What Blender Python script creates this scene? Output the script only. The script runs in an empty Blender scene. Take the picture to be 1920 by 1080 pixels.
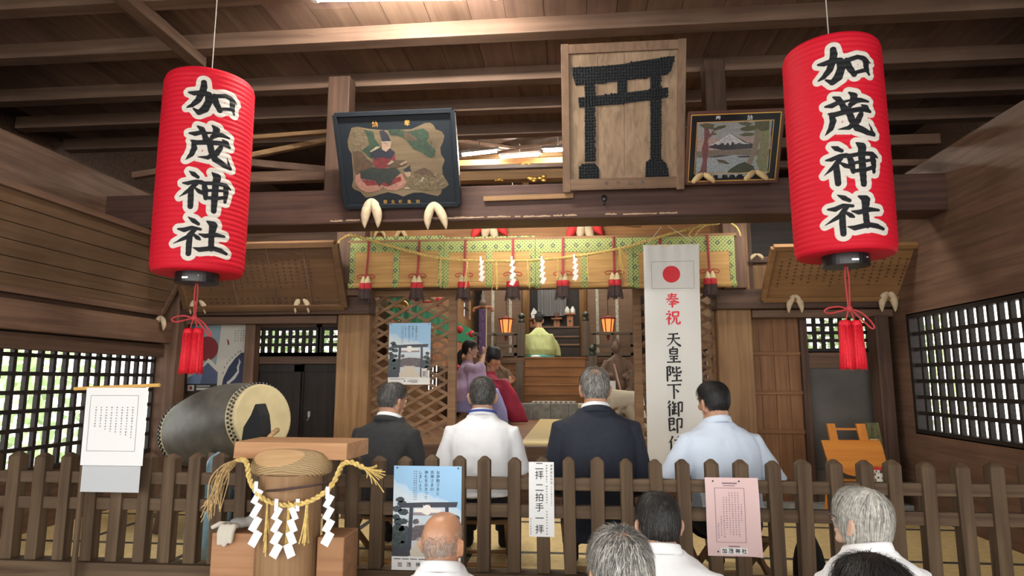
import bpy, bmesh, math, random
import numpy as np
from mathutils import Vector as V, Matrix, noise
random.seed(7)
SC = bpy.context.scene
COL = SC.collection
R = math.radians
PI = math.pi

# ------------------------------------------------------------------ camera
CZ = 1.75                       # eye height above the outer ground
YAW, PITCH, FPX = R(5.3), R(8.2), 1200.0
cam_d = bpy.data.cameras.new('camera')
cam = bpy.data.objects.new('camera', cam_d)
COL.objects.link(cam)
cam.location = (0, 0, CZ)
cam.rotation_euler = (PI/2 + PITCH, 0, YAW)
cam_d.sensor_width = 36
cam_d.lens = FPX/1920*36
cam_d.clip_start = .05
cam_d.clip_end = 200
SC.camera = cam

# ------------------------------------------------------------------ exposure
SC.view_settings.view_transform = 'Standard'
SC.view_settings.look = 'None'
SC.view_settings.gamma = 1
SC.view_settings.exposure = 0.62
SC.view_settings.use_curve_mapping = False
SC.cycles.max_bounces = 7; SC.cycles.diffuse_bounces = 4; SC.cycles.glossy_bounces = 3; SC.cycles.transmission_bounces = 4

# ------------------------------------------------------------------ world and sun
w = bpy.data.worlds.new('world'); SC.world = w; w.use_nodes = True
nt = w.node_tree; nt.nodes.clear()
sky = nt.nodes.new('ShaderNodeTexSky'); sky.sky_type = 'HOSEK_WILKIE'
sky.sun_direction = V((.2, .5, .85)).normalized(); sky.turbidity = 6; sky.ground_albedo = .35
mixs = nt.nodes.new('ShaderNodeMixRGB'); mixs.inputs[0].default_value = .75
mixs.inputs[2].default_value = (1.0, .97, .92, 1)
bg = nt.nodes.new('ShaderNodeBackground'); bg.inputs[1].default_value = 3.6
wo = nt.nodes.new('ShaderNodeOutputWorld')
nt.links.new(sky.outputs[0], mixs.inputs[1]); nt.links.new(mixs.outputs[0], bg.inputs[0]); nt.links.new(bg.outputs[0], wo.inputs[0])
sd = bpy.data.lights.new('sun', 'SUN'); sd.energy = 4.0; sd.angle = R(1.5); sd.color = (1, .95, .85)
so = bpy.data.objects.new('sun', sd); COL.objects.link(so)
so.rotation_euler = (R(-28), R(12), 0)        # high sun from behind the building

def lamp_area(name, loc, rot, sx, sy, energy, col):
    l = bpy.data.lights.new(name, 'AREA'); l.shape = 'RECTANGLE'; l.size = sx; l.size_y = sy
    l.energy = energy; l.color = col
    o = bpy.data.objects.new(name, l); COL.objects.link(o); o.location = loc; o.rotation_euler = rot
    return o

# ------------------------------------------------------------------ projection helper: a pixel of the 1920x1080 frame -> a point on the plane Y
_f = V((-math.sin(YAW)*math.cos(PITCH), math.cos(YAW)*math.cos(PITCH), math.sin(PITCH)))
_r = V((math.cos(YAW), math.sin(YAW), 0))
_u = _r.cross(_f)
def ray(px, py):
    return _f + _r*((px-960)/FPX) + _u*((540-py)/FPX)
def P(px, py, Y):
    d = ray(px, py)
    return V((0, 0, CZ)) + d*(Y/d.y)
def PX(px, py, X):
    d = ray(px, py)
    return V((0, 0, CZ)) + d*(X/d.x)
def PZ(px, py, Z):
    d = ray(px, py)
    return V((0, 0, CZ)) + d*((Z-CZ)/d.z)
def pxm(Y):
    return Y/FPX                # metres in one pixel at depth Y

# ------------------------------------------------------------------ mesh builder
class MB:
    def __init__(s):
        s.v = []; s.f = []; s.m = []
    def add(s, vs, fs, mi=0, M=None):
        n = len(s.v)
        s.v += [tuple(M @ V(p)) for p in vs] if M is not None else [tuple(p) for p in vs]
        s.f += [tuple(i+n for i in f) for f in fs]
        s.m += [mi]*len(fs)
        return s
    def box(s, lo, hi, mi=0, M=None):
        x0, y0, z0 = lo; x1, y1, z1 = hi
        return s.add([(x0,y0,z0),(x1,y0,z0),(x1,y1,z0),(x0,y1,z0),(x0,y0,z1),(x1,y0,z1),(x1,y1,z1),(x0,y1,z1)],
                     [(0,3,2,1),(4,5,6,7),(0,1,5,4),(1,2,6,5),(2,3,7,6),(3,0,4,7)], mi, M)
    def beam(s, p, q, wd, ht, up=(0,0,1), mi=0):
        p = V(p); q = V(q); d = (q-p); L = d.length; d.normalize()
        a = d.cross(V(up))
        if a.length < 1e-6: a = d.cross(V((1,0,0)))
        a.normalize(); b = a.cross(d)
        M = Matrix((( a.x, d.x, b.x, p.x), (a.y, d.y, b.y, p.y), (a.z, d.z, b.z, p.z), (0,0,0,1)))
        return s.box((-wd/2, 0, -ht/2), (wd/2, L, ht/2), mi, M)
    def loft(s, rings, mi=0, caps=True, closed=True):
        n = len(rings[0]); k0 = len(s.v)
        for r in rings: s.v += [tuple(p) for p in r]
        fs = []
        for i in range(len(rings)-1):
            for j in range(n if closed else n-1):
                a = k0+i*n+j; b = k0+i*n+(j+1) % n
                fs.append((a, b, b+n, a+n))
        if caps and closed:
            fs.append(tuple(k0+j for j in range(n))[::-1]); fs.append(tuple(k0+(len(rings)-1)*n+j for j in range(n)))
        s.f += fs; s.m += [mi]*len(fs)
        return s
    def tube(s, pts, rad, n=8, mi=0, caps=True, flat=1.0, ref=(0,0,1)):
        pts = [V(p) for p in pts]
        if not isinstance(rad, (list, tuple)): rad = [rad]*len(pts)
        rings = []; pa = None
        for i, p in enumerate(pts):
            t = (pts[min(i+1, len(pts)-1)]-pts[max(i-1, 0)])
            if t.length < 1e-9: t = V((0,0,1))
            t.normalize()
            a = (V(ref) if pa is None else pa)
            a = a - t*a.dot(t)
            if a.length < 1e-4: a = V((1,0,0)) - t*t.x
            if a.length < 1e-4: a = V((0,1,0))
            a.normalize(); pa = a; b = t.cross(a)
            r = rad[i]
            rings.append([p + a*(r*math.cos(2*PI*j/n)) + b*(r*flat*math.sin(2*PI*j/n)) for j in range(n)])
        return s.loft(rings, mi, caps)
    def lathe(s, prof, n=24, mi=0, M=None, caps=True):
        rings = []
        for r, z in prof:
            ring = [V((r*math.cos(2*PI*j/n), r*math.sin(2*PI*j/n), z)) for j in range(n)]
            rings.append([M @ p for p in ring] if M is not None else ring)
        return s.loft(rings, mi, caps)
    def ball(s, c, r, n=12, mi=0, M=None):
        rx, ry, rz = r if isinstance(r, (tuple, list)) else (r, r, r)
        c = V(c); rings = []
        for i in range(n+1):
            a = -PI/2 + PI*i/n
            k = max(math.cos(a), .002)
            ring = [V((rx*k*math.cos(2*PI*j/(n*2)), ry*k*math.sin(2*PI*j/(n*2)), rz*math.sin(a))) for j in range(n*2)]
            rings.append([((M @ p) if M is not None else p) + c for p in ring])
        return s.loft(rings, mi)
    def prism(s, poly, O, U, W, T, mi=0):
        """outline (list of 2-D points) in the frame O + x*U + y*W, thickness vector T"""
        O = V(O); U = V(U); W = V(W); T = V(T)
        a = [O + U*x + W*y for x, y in poly]; n = len(a)
        return s.add(a + [p+T for p in a], [tuple(range(n))[::-1], tuple(range(n, 2*n))] + [(i, (i+1) % n, (i+1) % n+n, i+n) for i in range(n)], mi)
    def build(s, name, mats, parent=None, smooth=False, bevel=0, inv=False, sub=0, recalc=True, seg=2):
        me = bpy.data.meshes.new(name)
        me.from_pydata(s.v, [], s.f)
        if not isinstance(mats, (list, tuple)): mats = [mats]
        for m in mats: me.materials.append(m)
        me.polygons.foreach_set('material_index', s.m)
        if recalc:
            bm = bmesh.new(); bm.from_mesh(me); bmesh.ops.recalc_face_normals(bm, faces=bm.faces); bm.to_mesh(me); bm.free()
        o = bpy.data.objects.new(name, me); COL.objects.link(o)
        if smooth:
            me.polygons.foreach_set('use_smooth', [True]*len(me.polygons))
        if bevel:
            md = o.modifiers.new('bevel', 'BEVEL'); md.width = bevel; md.segments = seg; md.limit_method = 'ANGLE'; md.angle_limit = R(40)
            md.harden_normals = False
        if sub:
            md = o.modifiers.new('subdivision', 'SUBSURF'); md.levels = sub; md.render_levels = sub
        if parent is not None: put(o, parent)
        return o

def put(o, parent):
    """parent o, whose mesh is in world coordinates, under a thing's empty"""
    o.parent = parent
    root = parent; off = V((0,0,0)); chain = []
    while root is not None:
        chain.append(root); root = root.parent
    M = Matrix.Identity(4)
    for c in reversed(chain): M = M @ c.matrix_parent_inverse @ c.matrix_basis if c.parent else c.matrix_basis.copy()
    o.matrix_parent_inverse = M.inverted()
    return o
def fresh(o):
    o.matrix_basis = Matrix.LocRotScale(o.location, o.rotation_euler, o.scale); return o

def tag(o, label=None, cat=None, group=None, kind=None):
    if label: o['label'] = label
    if cat: o['category'] = cat
    if group: o['group'] = group
    if kind: o['kind'] = kind
    return o
def thing(name, loc, label, cat, group=None, rz=0, rot=None):
    o = bpy.data.objects.new(name, None); COL.objects.link(o)
    o.empty_display_size = .1
    o.location = loc; o.rotation_euler = rot if rot else (0, 0, rz)
    return tag(o, label, cat, group)
def struct(o):
    o['kind'] = 'structure'; return o
def dup(root, loc=None, rot=None, label=None, scale=None):
    r = root.copy(); COL.objects.link(r)
    if loc is not None: r.location = loc
    if rot is not None: r.rotation_euler = rot
    if scale is not None: r.scale = scale
    if label: r['label'] = label
    for ch in list(root.children):
        c = ch.copy(); COL.objects.link(c); c.parent = r
        for g in list(ch.children):
            d = g.copy(); COL.objects.link(d); d.parent = c
    return r

# ------------------------------------------------------------------ materials
MATS = {}
def _mat(name):
    m = bpy.data.materials.new(name); m.use_nodes = True
    n = m.node_tree; b = n.nodes['Principled BSDF']
    MATS[name] = m
    return m, n, b
def plain(name, col, rough=.7, metal=0, bump=0, bscale=200, var=0, vscale=8, spec=None, emit=None, estr=0, trans=0):
    m, n, b = _mat(name)
    b.inputs['Base Color'].default_value = (*col, 1)
    b.inputs['Roughness'].default_value = rough; b.inputs['Metallic'].default_value = metal
    if spec is not None: b.inputs['Specular IOR Level'].default_value = spec
    if emit: b.inputs['Emission Color'].default_value = (*emit, 1); b.inputs['Emission Strength'].default_value = estr
    tc = n.nodes.new('ShaderNodeTexCoord')
    if var:
        nz = n.nodes.new('ShaderNodeTexNoise'); nz.inputs['Scale'].default_value = vscale; nz.inputs['Detail'].default_value = 5
        n.links.new(tc.outputs['Object'], nz.inputs['Vector'])
        rp = n.nodes.new('ShaderNodeValToRGB')
        rp.color_ramp.elements[0].position = .3; rp.color_ramp.elements[1].position = .7
        rp.color_ramp.elements[0].color = (*[c*(1-var) for c in col], 1); rp.color_ramp.elements[1].color = (*[min(1, c*(1+var)) for c in col], 1)
        n.links.new(nz.outputs[0], rp.inputs[0]); n.links.new(rp.outputs[0], b.inputs['Base Color'])
    if bump:
        nb = n.nodes.new('ShaderNodeTexNoise'); nb.inputs['Scale'].default_value = bscale; nb.inputs['Detail'].default_value = 4
        n.links.new(tc.outputs['Object'], nb.inputs['Vector'])
        bp = n.nodes.new('ShaderNodeBump'); bp.inputs['Strength'].default_value = bump; bp.inputs['Distance'].default_value = .01
        n.links.new(nb.outputs[0], bp.inputs['Height']); n.links.new(bp.outputs[0], b.inputs['Normal'])
    if trans:
        ou = n.nodes['Material Output']; tr = n.nodes.new('ShaderNodeBsdfTranslucent'); mx = n.nodes.new('ShaderNodeMixShader')
        tr.inputs[0].default_value = (*col, 1); mx.inputs[0].default_value = trans
        n.links.new(b.outputs[0], mx.inputs[1]); n.links.new(tr.outputs[0], mx.inputs[2]); n.links.new(mx.outputs[0], ou.inputs[0])
    return m
def wood(name, c1, c2, axis='z', rough=.6, sc=1.0, bump=.25, c3=None):
    """wood with the grain along one axis"""
    m, n, b = _mat(name)
    tc = n.nodes.new('ShaderNodeTexCoord'); mp = n.nodes.new('ShaderNodeMapping')
    s = {'x': (1.2, 26, 26), 'y': (26, 1.2, 26), 'z': (26, 26, 1.2)}[axis]
    mp.inputs['Scale'].default_value = [k*sc for k in s]
    n.links.new(tc.outputs['Object'], mp.inputs[0])
    nz = n.nodes.new('ShaderNodeTexNoise'); nz.inputs['Scale'].default_value = 1; nz.inputs['Detail'].default_value = 6; nz.inputs['Distortion'].default_value = .6
    n.links.new(mp.outputs[0], nz.inputs['Vector'])
    rp = n.nodes.new('ShaderNodeValToRGB')
    rp.color_ramp.elements[0].position = .28; rp.color_ramp.elements[1].position = .74
    rp.color_ramp.elements[0].color = (*c1, 1); rp.color_ramp.elements[1].color = (*c2, 1)
    n.links.new(nz.outputs[0], rp.inputs[0])
    big = n.nodes.new('ShaderNodeTexNoise'); big.inputs['Scale'].default_value = 2.3; big.inputs['Detail'].default_value = 3
    n.links.new(tc.outputs['Object'], big.inputs['Vector'])
    mx = n.nodes.new('ShaderNodeMixRGB'); mx.blend_type = 'MULTIPLY'; mx.inputs[0].default_value = .55
    r2 = n.nodes.new('ShaderNodeValToRGB'); r2.color_ramp.elements[0].position = .3; r2.color_ramp.elements[1].position = .65
    r2.color_ramp.elements[0].color = (*(c3 or (.55, .5, .48)), 1); r2.color_ramp.elements[1].color = (1, 1, 1, 1)
    n.links.new(big.outputs[0], r2.inputs[0]); n.links.new(rp.outputs[0], mx.inputs[1]); n.links.new(r2.outputs[0], mx.inputs[2])
    n.links.new(mx.outputs[0], b.inputs['Base Color'])
    b.inputs['Roughness'].default_value = rough
    b.inputs['Specular IOR Level'].default_value = .3
    bp = n.nodes.new('ShaderNodeBump'); bp.inputs['Strength'].default_value = bump; bp.inputs['Distance'].default_value = .004
    n.links.new(nz.outputs[0], bp.inputs['Height']); n.links.new(bp.outputs[0], b.inputs['Normal'])
    return m
def woods(name, c1, c2, **k):
    return {a: wood(name+'_'+a, c1, c2, a, **k) for a in 'xyz'}
W_DARK = woods('dark_aged_wood', (.055, .030, .020), (.130, .074, .048))
W_BEAM = woods('brown_beam_wood', (.100, .055, .036), (.200, .115, .074))
W_POST = woods('warm_post_wood', (.200, .108, .046), (.360, .212, .100))
W_PANEL = woods('panel_wood', (.180, .082, .034), (.325, .162, .074))
W_CEIL = woods('ceiling_board_wood', (.125, .074, .050), (.225, .142, .098), sc=.6)
W_FENCE = woods('weathered_fence_wood', (.060, .036, .020), (.140, .092, .052), bump=.5, rough=.75)
W_LATT = woods('lattice_wood', (.190, .105, .052), (.330, .195, .105))
W_PALE = woods('pale_cedar_wood', (.400, .235, .110), (.560, .365, .190), c3=(.8, .76, .7))
W_BLACK = woods('blackened_wood', (.012, .009, .008), (.030, .022, .018))
W_STAIR = woods('stair_wood', (.240, .105, .038), (.380, .190, .075))
W_ORNG = woods('orange_varnish_wood', (.520, .170, .020), (.680, .270, .040), rough=.35, c3=(.85, .8, .75))
TATAMI = plain('tatami_straw', (.66, .50, .23), .8, var=.12, vscale=30, bump=.2, bscale=300)
TATEDGE = plain('tatami_border', (.045, .042, .035), .8)
CONCRETE = plain('concrete', (.30, .29, .27), .9, var=.2, vscale=4, bump=.2, bscale=60)
STONE = plain('grey_stone', (.24, .25, .24), .85, var=.25, vscale=14, bump=.3, bscale=80)
PAPER = plain('white_paper', (.83, .83, .82), .85, trans=.15)
WHITE = plain('white_print', (.80, .80, .78), .8)
INK = plain('black_ink', (.012, .012, .014), .7)
GREYINK = plain('grey_ink', (.16, .16, .17), .8)
REDINK = plain('red_ink', (.62, .020, .035), .7)
PINK = plain('pink_paper', (.70, .50, .49), .85)
STRAW = plain('rice_straw', (.60, .43, .14), .8, var=.3, vscale=60)
STRAWDRY = plain('dry_straw', (.42, .28, .12), .8, var=.3, vscale=60)
REDCORD = plain('red_cord', (.42, .035, .040), .7, bump=.3, bscale=250)
REDSILK = plain('red_silk', (.72, .006, .022), .55, var=.25, vscale=120, bump=.4, bscale=300)
BLACKLAC = plain('black_lacquer', (.010, .010, .011), .3)
SILVER = plain('bright_metal', (.7, .7, .7), .3, 1)
GOLD = plain('gold_leaf', (.75, .46, .12), .35, .8)
CREAM = plain('cream_cloth', (.60, .50, .32), .85, bump=.2)
TUBE = plain('fluorescent_tube', (1, 1, 1), .5, emit=(1, .92, .80), estr=310)
FILL_S = plain('added_altar_fill_tube', (1, 1, 1), .5, emit=(1, .92, .80), estr=230)  # for the unseen lamps added over the altar
FILL_B = plain('added_beam_fill_tube', (1, 1, 1), .5, emit=(1, .94, .84), estr=34)  # for the unseen lamps added behind the big beam
TUBE_H = plain('hall_fluorescent_tube', (1, 1, 1), .5, emit=(1, .95, .86), estr=280)

def lamp_mat(name, col, s):
    return plain(name, col, .6, emit=col, estr=s)

# ------------------------------------------------------------------ glyphs
_gl = {}
_tc = bpy.data.curves.new('glyph', 'FONT'); _tc.resolution_u = 3
_to = bpy.data.objects.new('glyph', _tc); COL.objects.link(_to)
def glyph(ch, bold=0.0):
    k = (ch, bold)
    if k not in _gl:
        _tc.body = ch; _tc.offset = bold; _tc.size = 1
        dg = bpy.context.evaluated_depsgraph_get(); dg.update()
        me = bpy.data.meshes.new_from_object(_to.evaluated_get(dg))
        vs = [(v.co.x-.5, v.co.y-.36) for v in me.vertices]
        fs = [tuple(p.vertices) for p in me.polygons]
        bpy.data.meshes.remove(me)
        _gl[k] = (vs, fs)
    return _gl[k]

class Sheet:
    """a flat sheet: x right 0..1, y DOWN 0..1, printed with layers a fraction of a millimetre proud"""
    def __init__(s, O, U, W, thick=.002, mi=0, bend=None, nx=1, ny=1):
        s.O = V(O); s.U = V(U); s.W = V(W); s.w = s.U.length; s.h = s.W.length
        s.N = s.U.cross(s.W).normalized()
        s.mb = MB(); s.bend = bend; s.t = thick
        if bend is None:
            s.mb.prism([(0,0),(1,0),(1,1),(0,1)], s.O - s.N*thick, s.U, s.W, s.N*thick, mi)
        else:
            vs = []; fs = []
            for lay in (0, -thick):
                for j in range(ny+1):
                    for i in range(nx+1):
                        vs.append(s.pt(i/nx, j/ny, lay))
            k = (nx+1)*(ny+1)
            for j in range(ny):
                for i in range(nx):
                    a = j*(nx+1)+i; fs.append((a, a+nx+1, a+nx+2, a+1)); fs.append((a+k, a+k+1, a+k+nx+2, a+k+nx+1))
            s.mb.add(vs, fs, mi)
    def pt(s, x, y, lift=0):
        p = s.O + s.U*x + s.W*(1-y) + s.N*lift
        if s.bend: p = p + s.N*s.bend(x, y)
        return p
    def poly(s, pts, mi, lift=.0006):
        s.mb.add([s.pt(x, y, lift) for x, y in pts], [tuple(range(len(pts)))], mi)
    def rect(s, x0, y0, x1, y1, mi, lift=.0006):
        if s.bend is None: return s.poly([(x0,y1),(x1,y1),(x1,y0),(x0,y0)], mi, lift)
        n = 10; m = 10
        vs = [s.pt(x0+(x1-x0)*i/n, y0+(y1-y0)*j/m, lift) for j in range(m+1) for i in range(n+1)]
        s.mb.add(vs, [(j*(n+1)+i, (j+1)*(n+1)+i, (j+1)*(n+1)+i+1, j*(n+1)+i+1) for j in range(m) for i in range(n)], mi)
    def frame(s, x0, y0, x1, y1, wd, mi, lift=.0006):
        wx = wd/s.w; wy = wd/s.h
        s.rect(x0, y0, x1, y0+wy, mi, lift); s.rect(x0, y1-wy, x1, y1, mi, lift)
        s.rect(x0, y0, x0+wx, y1, mi, lift); s.rect(x1-wx, y0, x1, y1, mi, lift)
    def disc(s, x, y, r, mi, lift=.0006, n=40, ry=None):
        ry = ry or r
        s.poly([(x+r/s.w*math.cos(2*PI*i/n), y+ry/s.h*math.sin(2*PI*i/n)) for i in range(n)], mi, lift)
    def char(s, ch, x, y, size, mi, bold=0.0, lift=.0012, sx=1.0):
        vs, fs = glyph(ch, bold)
        s.mb.add([s.pt(x + a*size*sx/s.w, y - b*size/s.h, lift) for a, b in vs], fs, mi)
    def vtext(s, t, x, y, size, mi, pitch=1.08, bold=0.0, lift=.0012, dx=0):
        for i, ch in enumerate(t):
            if ch != ' ': s.char(ch, x + dx*i, y + (i+.5)*size*pitch/s.h, size, mi, bold, lift)
    def htext(s, t, x, y, size, mi, pitch=1.08, bold=0.0, lift=.0012):
        for i, ch in enumerate(t):
            if ch != ' ': s.char(ch, x + (i+.5)*size*pitch/s.w, y, size, mi, bold, lift)
    def dashes(s, x, y0, y1, wd, mi, gap=.4, seed=0, lift=.0008):
        """a column of writing too small to read"""
        rnd = random.Random(seed); y = y0; st = wd/s.h
        while y < y1:
            k = st*rnd.uniform(.5, .85)
            a = wd/s.w*rnd.uniform(.3, .5)
            s.rect(x-a, y, x+a, min(y+k*.35, y1), mi, lift); s.rect(x-a*.3, y, x+a*.3, min(y+k, y1), mi, lift)
            y += st*1.25
    def build(s, name, mats, parent=None):
        return s.mb.build(name, mats, parent, recalc=False)

def smoothpts(pts, n=8):
    """Catmull-Rom through 3-D points"""
    pts = [V(p) for p in pts]; out = []
    for i in range(len(pts)-1):
        p0 = pts[max(i-1, 0)]; p1 = pts[i]; p2 = pts[i+1]; p3 = pts[min(i+2, len(pts)-1)]
        for k in range(n):
            t = k/n
            out.append(.5*((2*p1) + (p2-p0)*t + (2*p0-5*p1+4*p2-p3)*t*t + (3*p1-p0-3*p2+p3)*t**3))
    out.append(pts[-1]); return out
def rope(mb, pts, r, pitch, strands=2, mi=0, n=7):
    path = smoothpts(pts, 10)
    L = 0; prev = path[0]; dense = []
    tot = sum((path[i+1]-path[i]).length for i in range(len(path)-1))
    N = max(20, int(tot/(pitch/9)))
    # resample
    cum = [0]
    for i in range(len(path)-1): cum.append(cum[-1]+(path[i+1]-path[i]).length)
    j = 0
    for i in range(N+1):
        s = tot*i/N
        while j < len(cum)-2 and cum[j+1] < s: j += 1
        t = (s-cum[j])/max(cum[j+1]-cum[j], 1e-9)
        dense.append(path[j].lerp(path[j+1], t))
    for k in range(strands):
        q = []
        for i, p in enumerate(dense):
            t = (dense[min(i+1, N)]-dense[max(i-1, 0)]).normalized()
            a = V((0,1,0)) - t*t.y
            if a.length < .1: a = V((1,0,0)) - t*t.x
            a.normalize(); b = t.cross(a)
            an = 2*PI*(tot*i/N)/pitch + 2*PI*k/strands
            q.append(p + (a*math.cos(an)+b*math.sin(an))*r*.55)
        mb.tube(q, r*.62, n, mi)
    return mb
def wisps(mb, p, d, length, n, spread, r=.0015, mi=0, seed=1, sag=.3, sides=4):
    rnd = random.Random(seed); d = V(d).normalized()
    for i in range(n):
        e = V((rnd.gauss(0,1), rnd.gauss(0,1), rnd.gauss(0,1)))*spread
        L = length*rnd.uniform(.7, 1.05)
        q = [V(p)+e*.15, V(p)+d*L*.35+e*.4, V(p)+d*L*.7+e*.9+V((0,0,-sag*L*.2)), V(p)+d*L+e*1.6+V((0,0,-sag*L*.5))]
        mb.tube(smoothpts(q, 3), r, sides, mi)
# =================================================================== SETTING
ZT = 0.65            # tatami level of the worship hall
ZC = CZ+2.74; ZP = CZ+2.62; YCE = 6.75   # ceiling boards, purlin undersides, end of the hall ceiling
ZH = 1.15            # floor of the inner sanctuary
YF = 6.0             # front of the facade
XL, XR = -3.95, 2.86 # side walls of the hall
XIL, XIR = -2.02, 1.50   # side walls of the sanctuary
YB = 13.4            # back of the sanctuary
def S(name, mb, mats, **k): return struct(mb.build(name, mats, **k))

# floors
S('floor', MB().box((-14,-8,-.2), (14,30,0)), CONCRETE)
m = MB().box((XL-.3, 3.2, 0), (XR+.3, YF+.3, ZT))
for y in (3.42, 4.32, 5.22):
    m.box((XL, y-.022, ZT-.01), (XR, y+.022, ZT+.0015), 1)
for k, y in enumerate((3.42, 4.32, 5.22)):
    for x in np.arange(XL + (.55 if k % 2 else -.32), XR, 1.8):
        m.box((x-.022, y, ZT-.01), (x+.022, y+.9, ZT+.0012), 1)
S('floor.001', m, [TATAMI, TATEDGE])
m = MB().box((XIL-.1, YF+.02, ZT), (XIR+.1, YB, ZH))
S('floor.002', m, W_PANEL['x'])
# worn step under the sanctuary doors and grey stone footing of the right bay
S('trim_1', MB().box((XIL+.05, YF-.12, ZT), (XIR-.15, YF+.02, ZT+.34)).box((XIL+.0, YF-.06, ZT+.34), (XIR-.1, YF+.06, ZH+.005)), W_DARK['x'], bevel=.006)
S('baseboard_right', MB().box((1.55, YF-.10, ZT), (XR, YF, ZT+.05)), STONE)
S('baseboard_left', MB().box((XL, YF-.08, ZT), (-2.0, YF, ZT+.16)), W_DARK['x'])

# ---- posts of the facade
xa, xb = P(629, 700, YF).x, P(690, 700, YF).x
xc, xd = P(1349, 700, YF).x, P(1415, 700, YF).x
zl0 = P(660, 605, YF-.05).z; zl1 = P(660, 557, YF-.05).z          # long lintel
S('trim_2', MB().box((xa, YF, ZT), (xb, YF+.3, 3.6)), W_POST['z'], bevel=.012)
S('trim_3', MB().box((xc, YF, ZT), (xd, YF+.3, 3.6)), W_POST['z'], bevel=.012)
zm = zl0 + .32*(zl1-zl0)
S('trim_4', MB().box((XL, YF-.10, zm), (xb+.02, YF+.12, zl1)), W_DARK['x'], bevel=.008)
S('trim_5', MB().box((XL, YF-.03, zl0), (xa, YF+.10, zm-.005)), W_BEAM['x'], bevel=.006)
zr0, zr1 = P(1400, 580, YF-.05).z, P(1400, 543, YF-.05).z
S('trim_6', MB().box((xc-.02, YF-.10, zr0), (XR, YF+.12, zr1)), W_DARK['x'], bevel=.008)
S('trim_7', MB().box((xd, YF-.03, zr0-.075), (XR, YF+.10, zr0-.005)), W_BEAM['x'], bevel=.006)
# posts' upper blocks beside the blinds
S('trim_8', MB().box((xa+.02, YF-.16, zl1), (xb-.02, YF, 3.3)), W_BEAM['z'], bevel=.01)
S('trim_9', MB().box((xc+.05, YF-.16, zr1), (xd-.06, YF, 3.3)), W_BEAM['z'], bevel=.01)

# ---- walls behind the posts: side bays
def zat(py, Y=YF+.15): return P(960, py, Y).z
YW = YF+.18
wx0, wx1 = P(478, 630, YW).x, xa+.03          # left lattice window
wz0, wz1 = P(540, 661, YW).z, P(540, 602, YW).z
m = MB()
m.box((XL, YW, zl0-.02), (xa+.05, YW+.10, 3.52))                 # above the lintel
m.box((XL, YW, ZT), (wx0-.03, YW+.10, zl0))                    # behind the poster
m.box((wx0-.03, YW, wz0-.11), (xa+.05, YW+.10, wz0))            # rail under the window
S('wall_left_bay', m, W_DARK['x'])
def lattice_window(name, x0, x1, z0, z1, Y, nx, nz, bar, mat, axis='x', X=None):
    m = MB()
    def bx(a0, a1, b0, b1, d0, d1):
        if axis == 'x': m.box((a0, Y+d0, b0), (a1, Y+d1, b1))
        else: m.box((X+d0, a0, b0), (X+d1, a1, b1))
    f = bar*1.3
    bx(x0-f, x0, z0-f, z1+f, -.02, .05); bx(x1, x1+f, z0-f, z1+f, -.02, .05)
    bx(x0, x1, z0-f, z0, -.02, .05); bx(x0, x1, z1, z1+f, -.02, .05)
    for i in range(1, nx):
        c = x0+(x1-x0)*i/nx; bx(c-bar/2, c+bar/2, z0, z1, 0, .035)
    for j in range(1, nz):
        c = z0+(z1-z0)*j/nz; bx(x0, x1, c-bar/2, c+bar/2, .004, .03)
    return S(name, m, mat)
mid = P(598, 630, YW).x
lattice_window('window_1', wx0, mid-.03, wz0, wz1, YW+.02, 9, 4, .030, W_BLACK['x'])
lattice_window('window_2', mid+.03, wx1, wz0, wz1, YW+.02, 3, 4, .030, W_BLACK['x'])
# dark sliding doors under it
m = MB(); z0 = ZT+.05; z1 = wz0-.11; half = (wx0+xa)/2
for k, (a, b) in enumerate(((wx0-.03, half+.03), (half-.02, xa+.04))):
    Y = YW+.03+.035*k
    m.box((a, Y, z0), (b, Y+.02, z1))
    for q in (a, b-.07): m.box((q, Y-.012, z0), (q+.07, Y, z1))
    for q in (z0, z1-.08, z0+.16): m.box((a, Y-.012, q), (b, Y, q+.07))
d1 = S('door_1', m, W_BLACK['z'])
c = P(580, 778, YW+.02)
MBk = MB().box((c.x-.012, c.y-.012, c.z-.02), (c.x+.012, c.y+.004, c.z+.035)).tube([c+V((.0,-.01,-.02)), c+V((.004,-.03,-.035)), c+V((-.01,-.032,-.05))], .005)
MBk.build('door_latch', SILVER, d1)
# square post between poster and doors
S('trim_10', MB().box((P(455,700,YF+.06).x, YF+.06, ZT), (P(474,700,YF+.06).x, YW, zl0)), W_BEAM['z'], bevel=.006)
# corner post of the left side wall
S('trim_11', MB().box((XL-.05, YF-.16, ZT), (XL+.17, YF+.02, 3.5)), W_BEAM['z'], bevel=.01)

# ---- left side wall with its lattice window
YS0, YS1 = 3.55, PX(309, 700, XL).y
lz0 = PX(300, 838, XL).z; lz1 = PX(300, 650, XL).z
m = MB()
m.box((XL-.14, 1.6, 0), (XL-.02, YF+.3, lz0-.03)); m.box((XL-.14, 1.6, lz1+.03), (XL-.02, YF+.3, 3.5))
m.box((XL-.14, YS1+.03, lz0-.03), (XL-.02, YF+.3, lz1+.03)); m.box((XL-.14, 1.6, lz0-.03), (XL-.02, YS0-.03, lz1+.03))
S('wall_left', m, W_BEAM['y'])
lattice_window('window_3', YS0, YS1, lz0, lz1, 0, 20, 7, .030, W_BLACK['y'], 'y', XL-.06)
zz0, zz1 = PX(270, 640, XL+.1).z, PX(270, 596, XL+.1).z
S('trim_12', MB().box((XL-.02, 1.6, zz0), (XL+.11, YF-.1, zz1)), W_BEAM['y'], bevel=.008)
S('trim_13', MB().box((XL-.02, 1.6, zz0-.13), (XL+.05, YF-.1, zz0-.01)), W_DARK['y'], bevel=.006)

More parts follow.
